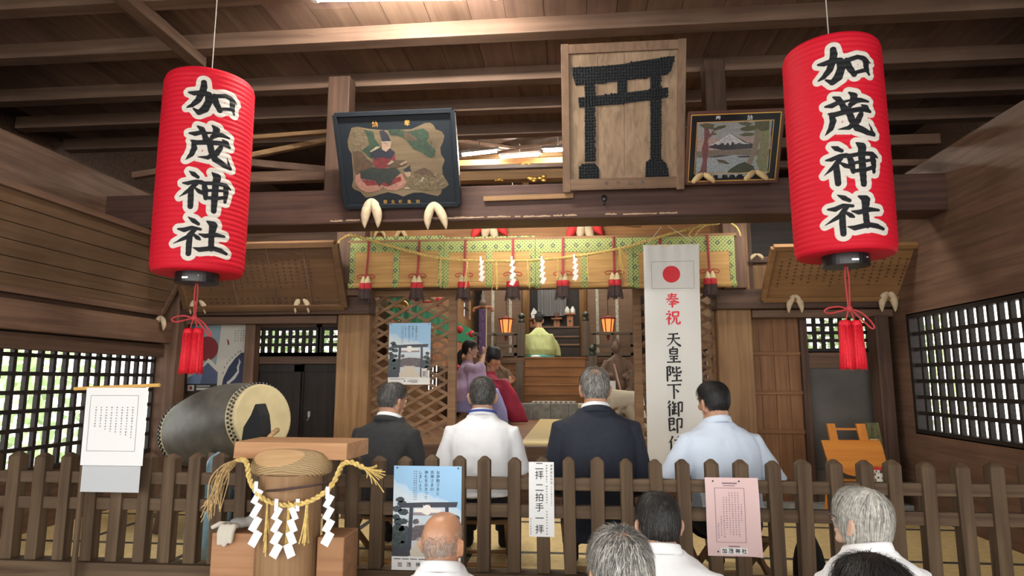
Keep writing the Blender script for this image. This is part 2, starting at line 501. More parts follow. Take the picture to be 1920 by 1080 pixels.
# ---- right bay: panelled wall, lattice window, dark door
px0, px1 = P(1412, 700, YW).x, P(1508, 700, YW).x
m = MB()
m.box((xc+.05, YW, zr0-.06), (XR+.1, YW+.1, 3.52))
rows = [593, 663, 737, 810, 905]
for i in range(4):
    za, zb = P(1460, rows[i+1], YW).z, P(1460, rows[i], YW).z
    for k in range(4):
        a = px0-.05+(px1-px0+.05)*k/4; b = px0-.05+(px1-px0+.05)*(k+1)/4
        m.box((a, YW+.02, za), (b-.003, YW+.05, zb))
m.box((px0-.1, YW+.05, ZT), (px1, YW+.1, zr0))
S('wall_right_bay', m, W_PANEL['z'])
m = MB()
for r in rows[1:]:
    z = P(1460, r, YW).z; m.box((px0-.1, YW-.005, z-.016), (px1+.02, YW+.03, z+.02))
S('trim_14', m, W_PANEL['x'], bevel=.004)
xs0, xs1 = P(1505, 700, YW-.03).x, P(1519, 700, YW-.03).x
S('trim_15', MB().box((xs0, YW-.03, ZT+.02), (xs1, YW+.07, zr0-.07)), W_DARK['z'], bevel=.005)
v0, v1 = P(1511, 640, YW).x, P(1630, 640, YW).x
vz0, vz1 = P(1570, 653, YW).z, P(1570, 594, YW).z
lattice_window('window_4', xs1+.005, v1, vz0, vz1, YW+.02, 7, 4, .030, W_BLACK['x'])
m = MB()
z0 = P(1570, 690, YW).z
m.box((xs1, YW, z0), (XR, YW+.06, vz0-.03)); m.box((v1+.03, YW, z0), (XR, YW+.06, zr0))
S('trim_16', m, W_BEAM['x'])
m = MB().box((xs1, YW+.03, ZT+.3), (XR, YW+.05, z0)).box((xs1, YW, ZT+.02), (XR, YW+.06, ZT+.3))
d2 = S('door_2', m, plain('dull_grey_door', (.085, .075, .066), .55, var=.3, vscale=3))
c = P(1634, 672, YW-.005)
MB().tube(smoothpts([c+V((.01,0,.04)), c+V((-.012,-.006,.012)), c+V((.006,-.01,-.008)), c+V((-.015,-.004,-.03)), c+V((.008,0,-.04))], 4), .006).build('door_hook', SILVER, d2)
S('trim_17', MB().box((P(1641,700,YF).x, YF-.08, ZT), (P(1660,700,YF).x+.03, YF+.1, zr0-.07)), W_DARK['z'], bevel=.008)
# right side wall, lattice window in it
RY0, RY1 = 3.7, 5.72
rz0, rz1 = PX(1690, 800, XR).z, PX(1690, 600, XR).z
m = MB()
m.box((XR, 1.6, 0), (XR+.12, YF+.3, rz0-.03)); m.box((XR, 1.6, rz1+.03), (XR+.12, YF+.3, 3.5))
m.box((XR, RY1+.03, rz0-.03), (XR+.12, YF+.3, rz1+.03)); m.box((XR, 1.6, rz0-.03), (XR+.12, RY0-.03, rz1+.03))
S('wall_right', m, W_BEAM['y'])
lattice_window('window_5', RY0, RY1, rz0, rz1, 0, 18, 7, .030, W_BLACK['y'], 'y', XR+.02)

# ---- the big beam over the hall and what stands on it
bz0, bz1 = P(960, 412, 5.0).z, P(960, 346, 5.0).z
S('trim_18', MB().box((XL-.3, 5.0, bz0), (XR+.3, 5.3, bz1)), wood('beam_worn', (.050,.024,.019), (.110,.058,.042), 'x', bump=.35), bevel=.014)
# worn pale edge where the paint has gone
m = MB(); rnd = random.Random(3); x = P(620,404,5.0).x; xe = P(1320,402,5.0).x
while x < xe:
    L = rnd.uniform(.04, .3)
    if rnd.random() < .72:
        z = bz0+.022+rnd.uniform(-.003,.003); n = 9
        top = [(x+L*i/n, z+rnd.uniform(.004,.013)) for i in range(n+1)]; bot = [(x+L*i/n, z-rnd.uniform(.001,.006)) for i in range(n, -1, -1)]
        m.prism(top+bot, (0, 4.9975, 0), (1,0,0), (0,0,1), (0,.002,0))
    x += L+rnd.uniform(.0, .05)
m.build('worn_edge', plain('bare_scraped_wood', (.36,.25,.16), .8), bpy.data.objects['trim_18'])
# iron ring bolt on the beam
c = P(1133, 372, 4.995)
m = MB().ball(c, (.022,.012,.03), 8).tube([c+V((0,-.01,-.02)), c+V((0,-.02,-.045)), c+V((0,-.01,-.06))], .006)
m.build('ring_bolt', BLACKLAC, bpy.data.objects['trim_18'])
# nailed board under the torii plaque
p = P(907, 374, 4.99); q = P(1075, 368, 4.99); 
bd = MB().beam(p+V((0,-.012,0)), q+V((0,-.012,0)), .024, .042)
bd = struct(bd.build('trim_19', W_POST['x'], bevel=.003))
# struts standing on the beam
for i, (pa, pb) in enumerate(((611, 652), (1326, 1366))):
    S('trim_%d' % (20+i), MB().box((P(pa,250,5.08).x, 5.08, bz1), (P(pb,250,5.08).x, 5.24, ZP)), W_DARK['z'], bevel=.01)

# ---- ceiling of the hall: boards over purlins

m = MB(); rnd = random.Random(5); x = -5.6
while x < 5.2:
    wd = rnd.uniform(.22, .34); y = -2.4
    while y < YCE:
        L = rnd.uniform(1.5, 3.2); y1 = min(y+L, YCE)
        m.box((x, y, ZC+rnd.uniform(0,.004)), (x+wd-.004, y1-.003, ZC+.03), rnd.choice((0,0,0,1)))
        y = y1
    x += wd
S('ceiling', m, [W_CEIL['y'], wood('ceiling_board_pale', (.17,.10,.075), (.27,.17,.125), 'y', sc=.6)])
S('ceiling.001', MB().box((-6,-2.6,ZC+.04), (6,YCE+.1,ZC+.1)), W_DARK['x'])
n = 22
for py in (240, 190, 131, 36):
    yb = (ZP-CZ)*FPX/(713-py)*1.004
    S('trim_%d' % n, MB().box((-5.8, yb-.13, ZP), (5.4, yb, ZC+.01)), W_CEIL['x'], bevel=.006); n += 1
for y in (4.0, 3.35, 2.7, 2.0, 1.3, .6, -.1, -.8, -1.5, -2.2):
    S('trim_%d' % n, MB().box((-5.8, y-.115, ZP), (5.4, y, ZC+.01)), W_CEIL['x']); n += 1
S('trim_%d' % n, MB().beam(PZ(362,106,ZP-.03)+V((0,.1,.0)), PZ(240,0,ZP-.03)+V((0,-1.2,0)), .11, .09), W_CEIL['y'], bevel=.006); n += 1

# ---- roof space seen over the beam
ZR = 5.6
S('ceiling.002', MB().box((-6,YCE,ZR), (6,YB+.3,ZR+.1)), W_DARK['y'])
S('wall_roof_front', MB().box((-6,YCE,ZC), (6,YCE+.08,ZR)), W_DARK['x'])
S('wall_roof_sides', MB().box((-6,-2.4,3.4), (-5.9,YB,ZR)).box((5.4,-2.4,3.4), (5.5,YB,ZR)), W_DARK['x'])
def roofbeam(p, q, wd, ht, mat):
    global n
    S('trim_%d' % n, MB().beam(p, q, wd, ht), mat, bevel=.008); n += 1
# beams across the sanctuary, seen in the gap between the plaques
roofbeam(V((-2.6,7.4,P(960,331,7.4).z)), V((2.2,7.4,P(960,331,7.4).z)), .16, .115, W_POST['x'])
roofbeam(V((-2.6,9.2,P(960,306,9.2).z)), V((2.2,9.2,P(960,306,9.2).z)), .18, .09, W_STAIR['x'])
roofbeam(V((-2.6,10.6,P(960,294,10.6).z)), V((2.2,10.6,P(960,294,10.6).z)), .18, .09, W_POST['x'])
roofbeam(P(430,300,5.55), P(640,258,5.9), .07, .05, W_POST['x'])
roofbeam(P(430,262,5.5), P(660,244,5.6), .06, .04, W_POST['x'])
roofbeam(P(430,302,5.55), P(640,322,5.9), .07, .07, W_BEAM['x'])
roofbeam(P(430,336,5.5), P(660,328,5.6), .09, .10, W_BEAM['x'])
roofbeam(P(250,330,5.5), P(430,300,5.6), .07, .06, W_BEAM['x'])
roofbeam(P(1440,270,5.5), P(1760,262,5.5), .07, .09, W_BEAM['x'])
roofbeam(P(1440,310,5.5), P(1760,306,5.5), .07, .06, W_BEAM['x'])
# crossed rafters high over the sanctuary
for a, b in (((848,262),(1000,283)), ((1110,258),(930,283)), ((848,292),(960,276)), ((1060,262),(1160,292))):
    roofbeam(P(*a,9.6), P(*b,10.2), .06, .05, W_CEIL['x'])
# dark panelling above each side bay, toward the beam
zz = P(1440, 545, YW-.02).z
m = MB().box((P(1400,480,YW-.02).x, YW-.02, P(1440,480,YW-.02).z), (XR, YW, P(1440,420,YW-.02).z+.3))
S('trim_%d' % n, m, W_BLACK['x']); n += 1
m = MB()
for k in range(7):
    a = P(1412,520,YW-.03).x + k*.19
    m.box((a, YW-.03, zz), (a+.18, YW-.005, P(1440,482,YW).z))
S('trim_%d' % n, m, W_POST['z']); n += 1
a = P(1404,480,YF+.02).x
S('trim_%d' % n, MB().box((a-.03, YF+.02, zr1), (a+.03, YF+.14, 3.6)).box((a-.03, YF+.1, P(1440,484,YF).z-.02), (XR, YF+.15, P(1440,484,YF).z+.03)), W_DARK['z']); n += 1

# ---- sanctuary doorway: header, jambs, lattice doors
hx0, hx1 = xb, xc
z0 = P(1010, 541, YF+.10).z
S('trim_%d' % n, MB().box((hx0, YF+.04, z0), (hx1, YF+.2, z0+.12)), W_BEAM['x'], bevel=.006); n += 1
zk0, zk1 = P(1010, 447, YF+.1).z, P(1010, 424, YF+.1).z
S('trim_%d' % n, MB().box((hx0-.1, YF+.04, zk0), (hx1+.1, YF+.22, zk1+.12)), W_STAIR['x'], bevel=.006); n += 1
# carved shallow frog-leg struts above the header
m = MB()
for cx in (980, 1150, 860):
    o = P(cx, 424, YF+.02); u = V((.26,0,0))
    pts = [(-1,-.02),(-.85,.06),(-.5,.10),(-.2,.2),(0,.26),(.2,.2),(.5,.10),(.85,.06),(1,-.02),(.7,-.02),(.45,.02),(.15,.08),(-.15,.08),(-.45,.02),(-.7,-.02)]
    m.prism(pts, o, u, V((0,0,.26)), V((0,.03,0)))
S('trim_%d' % n, m, W_STAIR['x']); n += 1
def lattice_door(name, x0, x1, z0, z1, Y, mat, fr=.075):
    m = MB()
    m.box((x0-fr, Y-.03, z0), (x0, Y+.05, z1)); m.box((x1, Y-.03, z0), (x1+fr, Y+.05, z1))
    m.box((x0, Y-.02, z0), (x1, Y+.04, z0+.06)); m.box((x0, Y-.02, z1-.06), (x1, Y+.04, z1))
    step = .118; sl = .56; bw = .028      # rise over run and spacing measured along z
    w_ = x1-x0
    for lay, sg in ((0, 1), (1, -1)):
        yb = Y-.004+lay*.024; yb2 = yb+.022
        c = z0-w_*sl
        while c < z1+w_*sl:
            pts = []
            za, zb = c, c+sg*w_*sl
            for dz in (-bw/2*1.18, bw/2*1.18): pass
            # clip the bar's centre line to the panel
            t0, t1 = 0.0, 1.0
            for lim, sgn in ((z0+.05, 1), (z1-.05, -1)):
                fa, fb = sgn*(za-lim), sgn*(zb-lim)
                if fa < 0 and fb < 0: t0 = 2; break
                if fa < 0: t0 = max(t0, fa/(fa-fb))
                elif fb < 0: t1 = min(t1, fa/(fa-fb))
            if t0 < t1:
                a = V((x0+w_*t0, (yb+yb2)/2, za+(zb-za)*t0)); b = V((x0+w_*t1, (yb+yb2)/2, za+(zb-za)*t1))
                m.beam(a, b, .022, bw, up=(0,0,1)) if False else m.prism([(a.x, a.z-bw*.6), (b.x, b.z-bw*.6), (b.x, b.z+bw*.6), (a.x, a.z+bw*.6)], (0, yb, 0), (1,0,0), (0,0,1), (0,.022,0))
            c += step
    return S(name, m, mat)
zd0, zd1 = ZH+.0, P(1010, 541, YF+.12).z
lx0, lx1 = P(697, 700, YF+.12).x, P(840, 700, YF+.12).x
rx0, rx1 = P(1205, 700, YF+.12).x, P(1338, 700, YF+.12).x
lattice_door('door_3', lx0, lx1, zd0, zd1, YF+.14, W_LATT['x'])
lattice_door('door_4', rx0, rx1, zd0, zd1, YF+.14, W_LATT['x'])

# ---- sanctuary shell
m = MB()     # left wall with a row of daylit openings
def wall_holes(m, X0, X1, y0, y1, z0, z1, holes):
    ys = sorted({y0, y1, *[h[0] for h in holes], *[h[1] for h in holes]})
    for a, b in zip(ys, ys[1:]):
        c = (a+b)/2; cut = [h for h in holes if h[0] < c < h[1]]
        if not cut: m.box((X0, a, z0), (X1, b, z1)); continue
        h = cut[0]; m.box((X0, a, z0), (X1, b, h[2])); m.box((X0, a, h[3]), (X1, b, z1))
wall_holes(m, XIL-.12, XIL, YF+.3, YB, ZH, 3.6, [(7.0,8.4,2.3,2.9), (8.9,10.2,1.6,2.4), (10.5,11.5,1.6,2.3), (11.9,12.75,2.95,3.55)])
S('wall_inner_left', m, W_POST['y'])
m = MB()
wall_holes(m, XIR, XIR+.12, YF+.3, YB, ZH, 3.6, [(7.3,9.3,1.3,2.1), (9.6,11.2,1.35,2.15), (11.4,13.1,1.4,2.2)])
S('wall_inner_right', m, W_POST['y'])
S('wall_back', MB().box((XIL-.2, YB, ZH), (XIR+.2, YB+.15, ZR)).box((-6,YB,3.4),(XIL-.2,YB+.15,ZR)).box((XIR+.2,YB,3.4),(5.5,YB+.15,ZR)), W_BLACK['z'])
def muntins(name, X, holes, mat):
    m = MB()
    for (a, b, c, d) in holes:
        k = max(2, int((b-a)/.22))
        for i in range(k+1):
            y = a+(b-a)*i/k; m.box((X-.02, y-.012, c), (X+.02, y+.012, d))
        for i in range(4):
            z = c+(d-c)*i/3; m.box((X-.015, a, z-.012), (X+.015, b, z+.012))
    return S(name, m, mat)
muntins('window_6', XIL-.06, [(7.0,8.4,2.3,2.9), (8.9,10.2,1.6,2.4), (10.5,11.5,1.6,2.3), (11.9,12.75,2.95,3.55)], W_DARK['y'])
muntins('window_7', XIR+.06, [(7.3,9.3,1.3,2.1), (9.6,11.2,1.35,2.15), (11.4,13.1,1.4,2.2)], W_DARK['y'])
# unseen slabs outside, added to keep daylight from leaking into the roof space
S('ceiling_daylight_block', MB().box((-6.2,YW,3.45), (XIL-.1,YB,3.52)).box((XIR+.1,YW,3.45), (5.6,YB,3.52)).box((-6.2,-2.4,3.42),(XL-.1,YW,3.48)).box((XR+.1,-2.4,3.42),(5.6,YW,3.48)), W_DARK['y'])
# =================================================================== LANTERNS, PLAQUES, BLINDS, ROPES
# ---- brush strokes of the four characters, written as points in the photograph's frame of the left lantern
def c1(*p): return [(310+x/5.68, 130+y/5.68, r/5.68) for x, y, r in p]
def c2(*p): return [(300+x/5.68, 310+y/5.68, r/5.68) for x, y, r in p]
STROKES = [
 c1((412,138,28),(412,190,34),(392,250,34),(350,330,32),(285,385,24),(228,408,6)),
 c1((250,246,10),(310,256,26),(400,248,26),(462,272,34),(462,350,36),(420,425,40),(358,462,28),(300,418,10)),
 c1((525,285,26),(540,360,34),(578,440,28)), c1((530,288,22),(640,285,24),(700,315,28),(758,375,10)),
 c1((715,345,34),(712,420,28),(728,482,14)), c1((580,428,20),(720,432,20)),
 c1((256,680,10),(320,688,26),(405,668,20)), c1((500,722,24),(560,695,30),(610,705,24),(680,738,10)),
 c1((345,608,10),(392,640,28),(420,700,28),(428,760,26)), c1((502,602,10),(545,645,34),(528,700,28),(490,738,18)), c1((400,680,16),(500,680,12)),
 c1((278,760,10),(345,782,26),(460,780,26),(600,792,26),(680,835,16)), c1((605,752,8),(650,785,24),(682,838,14)),
 c1((300,770,20),(310,840,30),(278,910,26),(218,962,5)),
 c1((438,735,26),(478,810,32),(490,880,32),(530,960,36),(620,1022,30),(690,1064,18)), c1((690,1060,16),(668,1000,12),(655,945,4)),
 c1((590,835,24),(545,895,30),(450,942,22),(345,935,5)),
 c2((315,65,6),(360,95,26),(405,128,18)), c2((243,188,8),(300,192,22),(380,172,20),(440,182,26)),
 c2((392,188,24),(320,262,26),(208,337,4)), c2((330,260,28),(328,350,30),(324,440,28)), c2((372,240,10),(420,280,24),(462,302,18)),
 c2((468,190,22),(480,260,30),(485,352,22)), c2((470,192,20),(600,195,22),(700,218,24),(750,265,8)), c2((700,222,28),(700,300,30),(688,392,18)),
 c2((490,270,16),(700,275,16)), c2((485,345,20),(600,356,20),(700,345,20)), c2((556,82,10),(608,130,40),(592,200,34),(580,350,34),(570,490,28)),
 c2((302,552,6),(360,592,26),(408,625,18)), c2((192,678,10),(260,688,26),(340,662,20),(430,682,16)), c2((372,680,24),(300,760,26),(145,832,5)),
 c2((320,740,28),(308,840,30),(302,940,28)), c2((350,730,12),(400,772,24),(425,790,12)),
 c2((415,732,8),(480,752,24),(600,742,24),(682,760,14)), c2((502,598,10),(568,640,42),(548,740,30),(543,890,30)),
 c2((352,876,6),(420,898,26),(560,885,26),(650,912,26),(706,945,16)) ]

LANT_RED = None
def lantern_material():
    m, n, b = _mat('red_lantern_paper')
    at = n.nodes.new('ShaderNodeAttribute'); at.attribute_name = 'ink'
    def step(lim, soft):
        mr = n.nodes.new('ShaderNodeMapRange'); mr.inputs[1].default_value = lim-soft; mr.inputs[2].default_value = lim+soft
        n.links.new(at.outputs['Fac'], mr.inputs[0]); return mr
    s1 = step(0, .0012); s2 = step(.0255, .0012)
    a = n.nodes.new('ShaderNodeMixRGB'); a.inputs[1].default_value = (.014,.015,.018,1); a.inputs[2].default_value = (.78,.74,.66,1)
    c = n.nodes.new('ShaderNodeMixRGB'); c.inputs[2].default_value = (.68,.010,.030,1)
    n.links.new(s1.outputs[0], a.inputs[0]); n.links.new(a.outputs[0], c.inputs[1]); n.links.new(s2.outputs[0], c.inputs[0])
    n.links.new(c.outputs[0], b.inputs['Base Color'])
    b.inputs['Roughness'].default_value = .62; b.inputs['Specular IOR Level'].default_value = .25
    ou = n.nodes['Material Output']; tr = n.nodes.new('ShaderNodeBsdfTranslucent'); mx = n.nodes.new('ShaderNodeMixShader'); mx.inputs[0].default_value = .18
    n.links.new(c.outputs[0], tr.inputs[0]); n.links.new(b.outputs[0], mx.inputs[1]); n.links.new(tr.outputs[0], mx.inputs[2]); n.links.new(mx.outputs[0], ou.inputs[0])
    return m
LANT = lantern_material()
def sdf_strokes(sz, pts):
    """distance from each (s, z) of pts to the nearest stroke's edge; strokes in metres"""
    d = np.full(len(pts), 9.0)
    for st in sz:
        for (x0,y0,r0),(x1,y1,r1) in zip(st, st[1:]):
            k = max(2, int(math.hypot(x1-x0, y1-y0)/.004))
            for i in range(k+1):
                t = i/k; x = x0+(x1-x0)*t; y = y0+(y1-y0)*t; r = r0+(r1-r0)*t
                d = np.minimum(d, np.hypot(pts[:,0]-x, pts[:,1]-y)-r)
    return d
LY = 3.6
ltop, lbot = P(392,159,LY), P(374,515,LY)
LR = .258; LX = (ltop.x+lbot.x)/2; LZ0 = lbot.z; LL = ltop.z-lbot.z
def to_cyl(px, py):
    d = ray(px, py); o = V((0,0,CZ))
    ax = o.x-LX; ay = o.y-LY
    A = d.x*d.x+d.y*d.y; B = 2*(ax*d.x+ay*d.y); C_ = ax*ax+ay*ay-LR*LR
    D = max(B*B-4*A*C_, 0); t = (-B-math.sqrt(D))/(2*A)
    h = o+d*t
    return math.atan2(h.x-LX, -(h.y-LY)), h.z-LZ0, t
ang0 = to_cyl(391, 330)[0]
SZ = []
for st in STROKES:
    q = []
    for x, y, r in st:
        a, z, t = to_cyl(x, y)
        q.append(((a-ang0)*LR, z, r*t/FPX*1.02))
    SZ.append(q)
def make_lantern(base, face, label, strlen, sc, tassel_len):
    root = thing('paper_lantern', base, label, 'lantern', 'big red paper lanterns')
    root.scale = (sc, sc, sc)
    NZ, NA = 300, 300
    prof = []
    for i in range(NZ+1):
        t = i/NZ; z = t*LL
        e = min(t, 1-t)*LL
        r = LR*(1-.055*max(0, 1-e/.05)**2) * (1+.012*math.sin(PI*t))
        r += .0034*(abs(math.sin(PI*40*t))-.6)
        prof.append((r, z))
    vs = []; ink = []
    # finer columns on the written side
    angs = sorted([face + a for a in np.linspace(-1.25, 1.25, NA-50, endpoint=False)] + [face + 1.25 + a for a in np.linspace(0, 2*PI-2.5, 50, endpoint=False)])
    A = np.array(angs); 
    for r, z in prof:
        for a in angs: vs.append((r*math.sin(a), -r*math.cos(a), z))
    uv = np.array([(((a-face+PI) % (2*PI)-PI)*LR, z) for r, z in prof for a in angs])
    ink = np.full(len(uv), 1.0)
    sel = np.abs(uv[:,0]) < 1.3*LR
    ink[sel] = sdf_strokes(SZ, uv[sel])
    n_ = len(angs); fs = []
    for i in range(NZ):
        for j in range(n_):
            a = i*n_+j; b = i*n_+(j+1) % n_; fs.append((a, b, b+n_, a+n_))
    m = MB(); m.add(vs, fs)
    # closed ends: flat red paper shoulders
    k0 = len(vs)
    for zz, rr in ((.006, .10), (LL-.006, .10)):
        ring = [(rr*math.sin(a), -rr*math.cos(a), zz) for a in angs]
        kk = len(m.v); src = 0 if zz < .1 else NZ*n_
        m.add(ring, []); 
        for j in range(n_): m.f.append((src+j, src+(j+1) % n_, kk+(j+1) % n_, kk+j)); m.m.append(0)
    o = m.build('paper_body', LANT, None, smooth=True)
    at = o.data.attributes.new('ink', 'FLOAT', 'POINT')
    full = np.full(len(o.data.vertices), 1.0, dtype=np.float32); full[:len(ink)] = ink
    at.data.foreach_set('value', full)
    o.parent = root
    # black hoops top and bottom
    MB().lathe([(.118,-.055),(.122,-.055),(.122,.02),(.118,.02),(.112,.02),(.112,-.045),(.001,-.045)], 40).build('bottom_hoop', BLACKLAC, root, smooth=False).parent = root
    MB().lathe([(.001,LL+.012),(.118,LL+.012),(.125,LL+.012),(.125,LL-.02),(.13,LL-.02),(.13,LL+.03),(.001,LL+.032)], 40).build('top_hoop', BLACKLAC, root).parent = root
    MB().tube(smoothpts([(-.12,0,LL+.02),(-.06,0,LL+.055),(0,0,LL+.08),(.06,0,LL+.055),(.12,0,LL+.02)], 4), .004, 6).tube([(0,0,LL+.078),(0,0,LL+strlen)], .0035, 6).build('hanging_cord', plain('grey_cord_%d' % int(strlen*1000), (.45,.42,.38), .8), root).parent = root
    MB().box((-.018,-.124,-.04), (.018,-.121,-.03)).ball((.07,-.1045,-.02), .006, 6).build('metal_clip', SILVER, root).parent = root
    # tassel
    z = -.055; zk = z-tassel_len
    t = MB()
    for s in (-1, 1): t.tube(smoothpts([(.004*s,0,z+.01),(.010*s,0,z-.3*tassel_len),(.004*s,0,zk+.01)], 5), .0045, 6)
    t.build('tassel_cord', REDCORD, root).parent = root
    b = MB().ball((0,0,zk), (.018,.016,.02), 8)
    for loop in ([(-.01,0,0),(-.06,-.01,.012),(-.115,-.012,.004),(-.135,-.01,-.012),(-.11,-.006,-.024),(-.05,-.004,-.012),(0,0,0)],
                 [(.01,0,0),(.055,-.012,-.022),(.095,-.014,-.062),(.118,-.012,-.100),(.105,-.008,-.108),(.07,-.004,-.07),(.02,0,-.015),(0,0,0)]):
        b.tube(smoothpts([V(p)+V((0,0,zk)) for p in loop], 4), .0052, 6)
    for s in (-1, 1): b.tube([(.005*s,0,zk), (.022*s,0,zk-.065)], .004, 6)
    b.build('tassel_bow', REDCORD, root).parent = root
    zt = zk-.06
    for s in (-1, 1):
        f = MB(); rnd = random.Random(11+s)
        rings = []
        for i, (r, dz) in enumerate(((.004,0),(.024,-.004),(.029,-.018),(.027,-.04),(.030,-.10),(.034,-.17),(.036,-.235),(.037,-.262))):
            rings.append([V((.029*s*(1-.1*i/7)+s*.005*i/7 + r*(1+.07*math.sin(j*9.0))*math.cos(2*PI*j/30), r*(1+.07*math.sin(j*9.0+1))*math.sin(2*PI*j/30), zt+dz + (rnd.uniform(-.006,.006) if i > 6 else 0))) for j in range(30)])
        f.loft(rings); 
        for q in range(60):
            a = rnd.uniform(0, 2*PI); r0, r1 = .029, .038
            cx = .03*s
            f.tube([(cx+r0*math.cos(a), r0*math.sin(a), zt-.03), (cx+.033*math.cos(a), .033*math.sin(a), zt-.15), (cx+r1*math.cos(a), r1*math.sin(a), zt-rnd.uniform(.255,.275))], .0016, 4)
        f.build('tassel', REDSILK, root, smooth=True).parent = root
    return root
make_lantern((LX, LY, LZ0), ang0, 'tall red paper lantern hanging above the big drum, left one of the two', ZP-(LZ0+LL)+.02, 1.0, .205)
RY = 3.4
rtop, rbot = P(1557,100,RY), P(1584,482,RY)
scl = (rtop.z-rbot.z)/LL
rx_ = (rtop.x+rbot.x)/2
fa = math.atan2((P(1592,290,RY-.2).x-rx_), .27)
make_lantern((rx_, RY, rbot.z), fa, 'tall red paper lantern hanging above the orange wooden seat, right one of the two', (ZP-(rbot.z+LL*scl)+.02)/scl, scl, .235)

# ---- plaques on the big beam
def plane_frame(bl, br, tl, Y0, Y1):
    """origin bottom-left, U along x, W up the leaning board"""
    a = P(*bl, Y0); b = P(*br, Y0); c = P(*tl, Y1)
    U = V((b.x-a.x, 0, 0)); W = V((0, c.y-a.y, c.z-a.z))
    return a, U, W
# 1. black framed painted votive board
O, U, W = plane_frame((650,388), (861,383), (612,216), 4.95, 4.62)
BLUEBLK = plain('blue_black_lacquer', (.012,.016,.021), .6, spec=.2)
root = thing('votive_plaque', O, 'large black votive plaque painted with a seated warrior in red, leaning over the beam', 'plaque')
N_ = U.cross(W).normalized()
sh = Sheet(O, U, W, .03)
OLDW = wood('old_painted_board', (.11,.080,.046), (.20,.150,.090), 'x')
def fr(x, y): return ((x-0)/1.0, y)
# scalloped light board (crop coordinates of the photograph mapped to the frame)
def cr(pts):   # photo crop (600,195)+x/5.14 -> fraction in the plaque
    out = []
    for x, y in pts:
        px = 600+x/5.143; py = 195+y/5.143
        t = (py-212)/(386-212); xl = 612+(650-612)*t; xr = 839+(861-839)*t; yt = 216-10*(px-612)/226; yb = 388-5*(px-650)/210
        out.append(((px-xl)/(xr-xl), (py-yt)/(yb-yt)))
    return out
board = cr([(240,225),(300,215),(420,235),(560,245),(700,240),(830,235),(900,205),(960,178),(1010,172),(1045,195),(1070,235),(1130,255),(1158,295),(1150,350),(1125,410),(1135,470),(1175,530),(1155,600),(1165,670),(1205,730),(1230,770),(1200,800),(1165,815),(1160,860),(1130,885),(1060,870),(980,850),(900,850),(840,870),(800,890),(740,865),(650,845),(560,870),(500,890),(440,900),(405,870),(380,840),(320,820),(290,790),(300,720),(290,640),(275,560),(260,470),(225,420),(210,350),(225,280)])
sh.poly(board, 1, .001)
c_ = [('pine', (.030,.062,.035)), ('red', (.20,.028,.03)), ('navy', (.022,.024,.038)), ('skin', (.40,.27,.19)), ('rug', (.40,.19,.14)), ('dgreen', (.03,.038,.032)), ('straw', (.16,.12,.065)), ('ivory', (.38,.32,.22)), ('brown', (.10,.06,.035))]
pm = [plain('faded_paint_'+k, [q*.72 for q in v], .8, var=.25, vscale=40) for k, v in c_]
ix = {k: 3+i for i, (k, v) in enumerate(c_)}
def pp(k, pts, lift): sh.poly(cr(pts), ix[k], lift)
pp('straw', [(240,240),(340,225),(390,300),(380,400),(420,470),(350,560),(290,600),(270,480),(230,400)], .0016)
pp('brown', [(270,450),(350,440),(420,520),(480,560),(470,640),(330,680),(300,620)], .002)
pp('pine', [(360,240),(460,260),(480,330),(560,420),(460,520),(400,470),(360,440),(430,380),(400,300)], .0022)
pp('pine', [(600,240),(700,235),(790,260),(880,240),(950,228),(1000,260),(1010,310),(985,350),(1030,390),(1080,430),(1075,480),(1050,510),(1000,490),(960,460),(910,440),(860,420),(820,370),(780,330),(700,290),(630,290)], .0022)
pp('brown', [(760,260),(820,270),(900,330),(890,345),(800,340),(770,310)], .0026)
pp('rug', [(320,680),(360,660),(500,690),(640,690),(760,660),(810,690),(825,740),(790,800),(720,830),(640,820),(600,790),(560,830),(450,850),(370,810),(320,750)], .0024)
pp('red', [(380,720),(560,740),(760,690),(770,730),(640,790),(560,770),(440,780)], .003)
pp('dgreen', [(360,640),(480,600),(620,610),(700,600),(760,650),(690,720),(670,780),(600,740),(560,790),(520,730),(370,710)], .0036)
pp('red', [(480,480),(560,440),(680,440),(695,520),(640,560),(610,610),(520,610),(480,560)], .0042)
pp('navy', [(440,460),(520,430),(640,420),(690,460),(650,520),(560,500),(490,520)], .0048)
pp('brown', [(620,560),(700,530),(800,530),(790,560),(720,600),(640,610)], .0048)
pp('skin', [(550,370),(600,355),(645,365),(640,410),(600,450),(560,430)], .0054)
pp('navy', [(520,255),(560,245),(610,290),(640,350),(560,360),(545,320)], .006)
pp('ivory', [(545,352),(645,348),(645,362),(548,366)], .0066); pp('ivory', [(440,445),(500,400),(540,400),(520,420),(450,455)], .006)
pp('ivory', [(620,570),(660,530),(690,545),(640,575)], .0066); pp('skin', [(740,570),(800,535),(815,548),(765,580)], .0066)
pp('straw', [(780,680),(860,640),(960,610),(1060,640),(1160,700),(1200,770),(1150,820),(1000,830),(860,800)], .0026)
pp('brown', [(880,650),(980,600),(1060,640),(1100,700),(990,680)], .003)
pp('skin', [(790,640),(850,635),(855,680),(830,698),(800,670)], .004)
pp('navy', [(780,620),(820,595),(850,575),(845,605),(860,640),(800,645)], .0046)
pp('ivory', [(950,740),(975,695),(990,700),(965,745)], .0036); pp('ivory', [(800,805),(830,790),(865,808),(820,815)], .0036)
rnd = random.Random(77)
def stroke_(x, y, dx, dy, wd, k, lift):
    L = math.hypot(dx, dy) or 1; nx_, ny_ = -dy/L*wd, dx/L*wd
    sh.poly(cr([(x-nx_, y-ny_), (x+nx_, y+ny_), (x+dx+nx_*.3, y+dy+ny_*.3), (x+dx-nx_*.3, y+dy-ny_*.3)]), ix[k], lift)
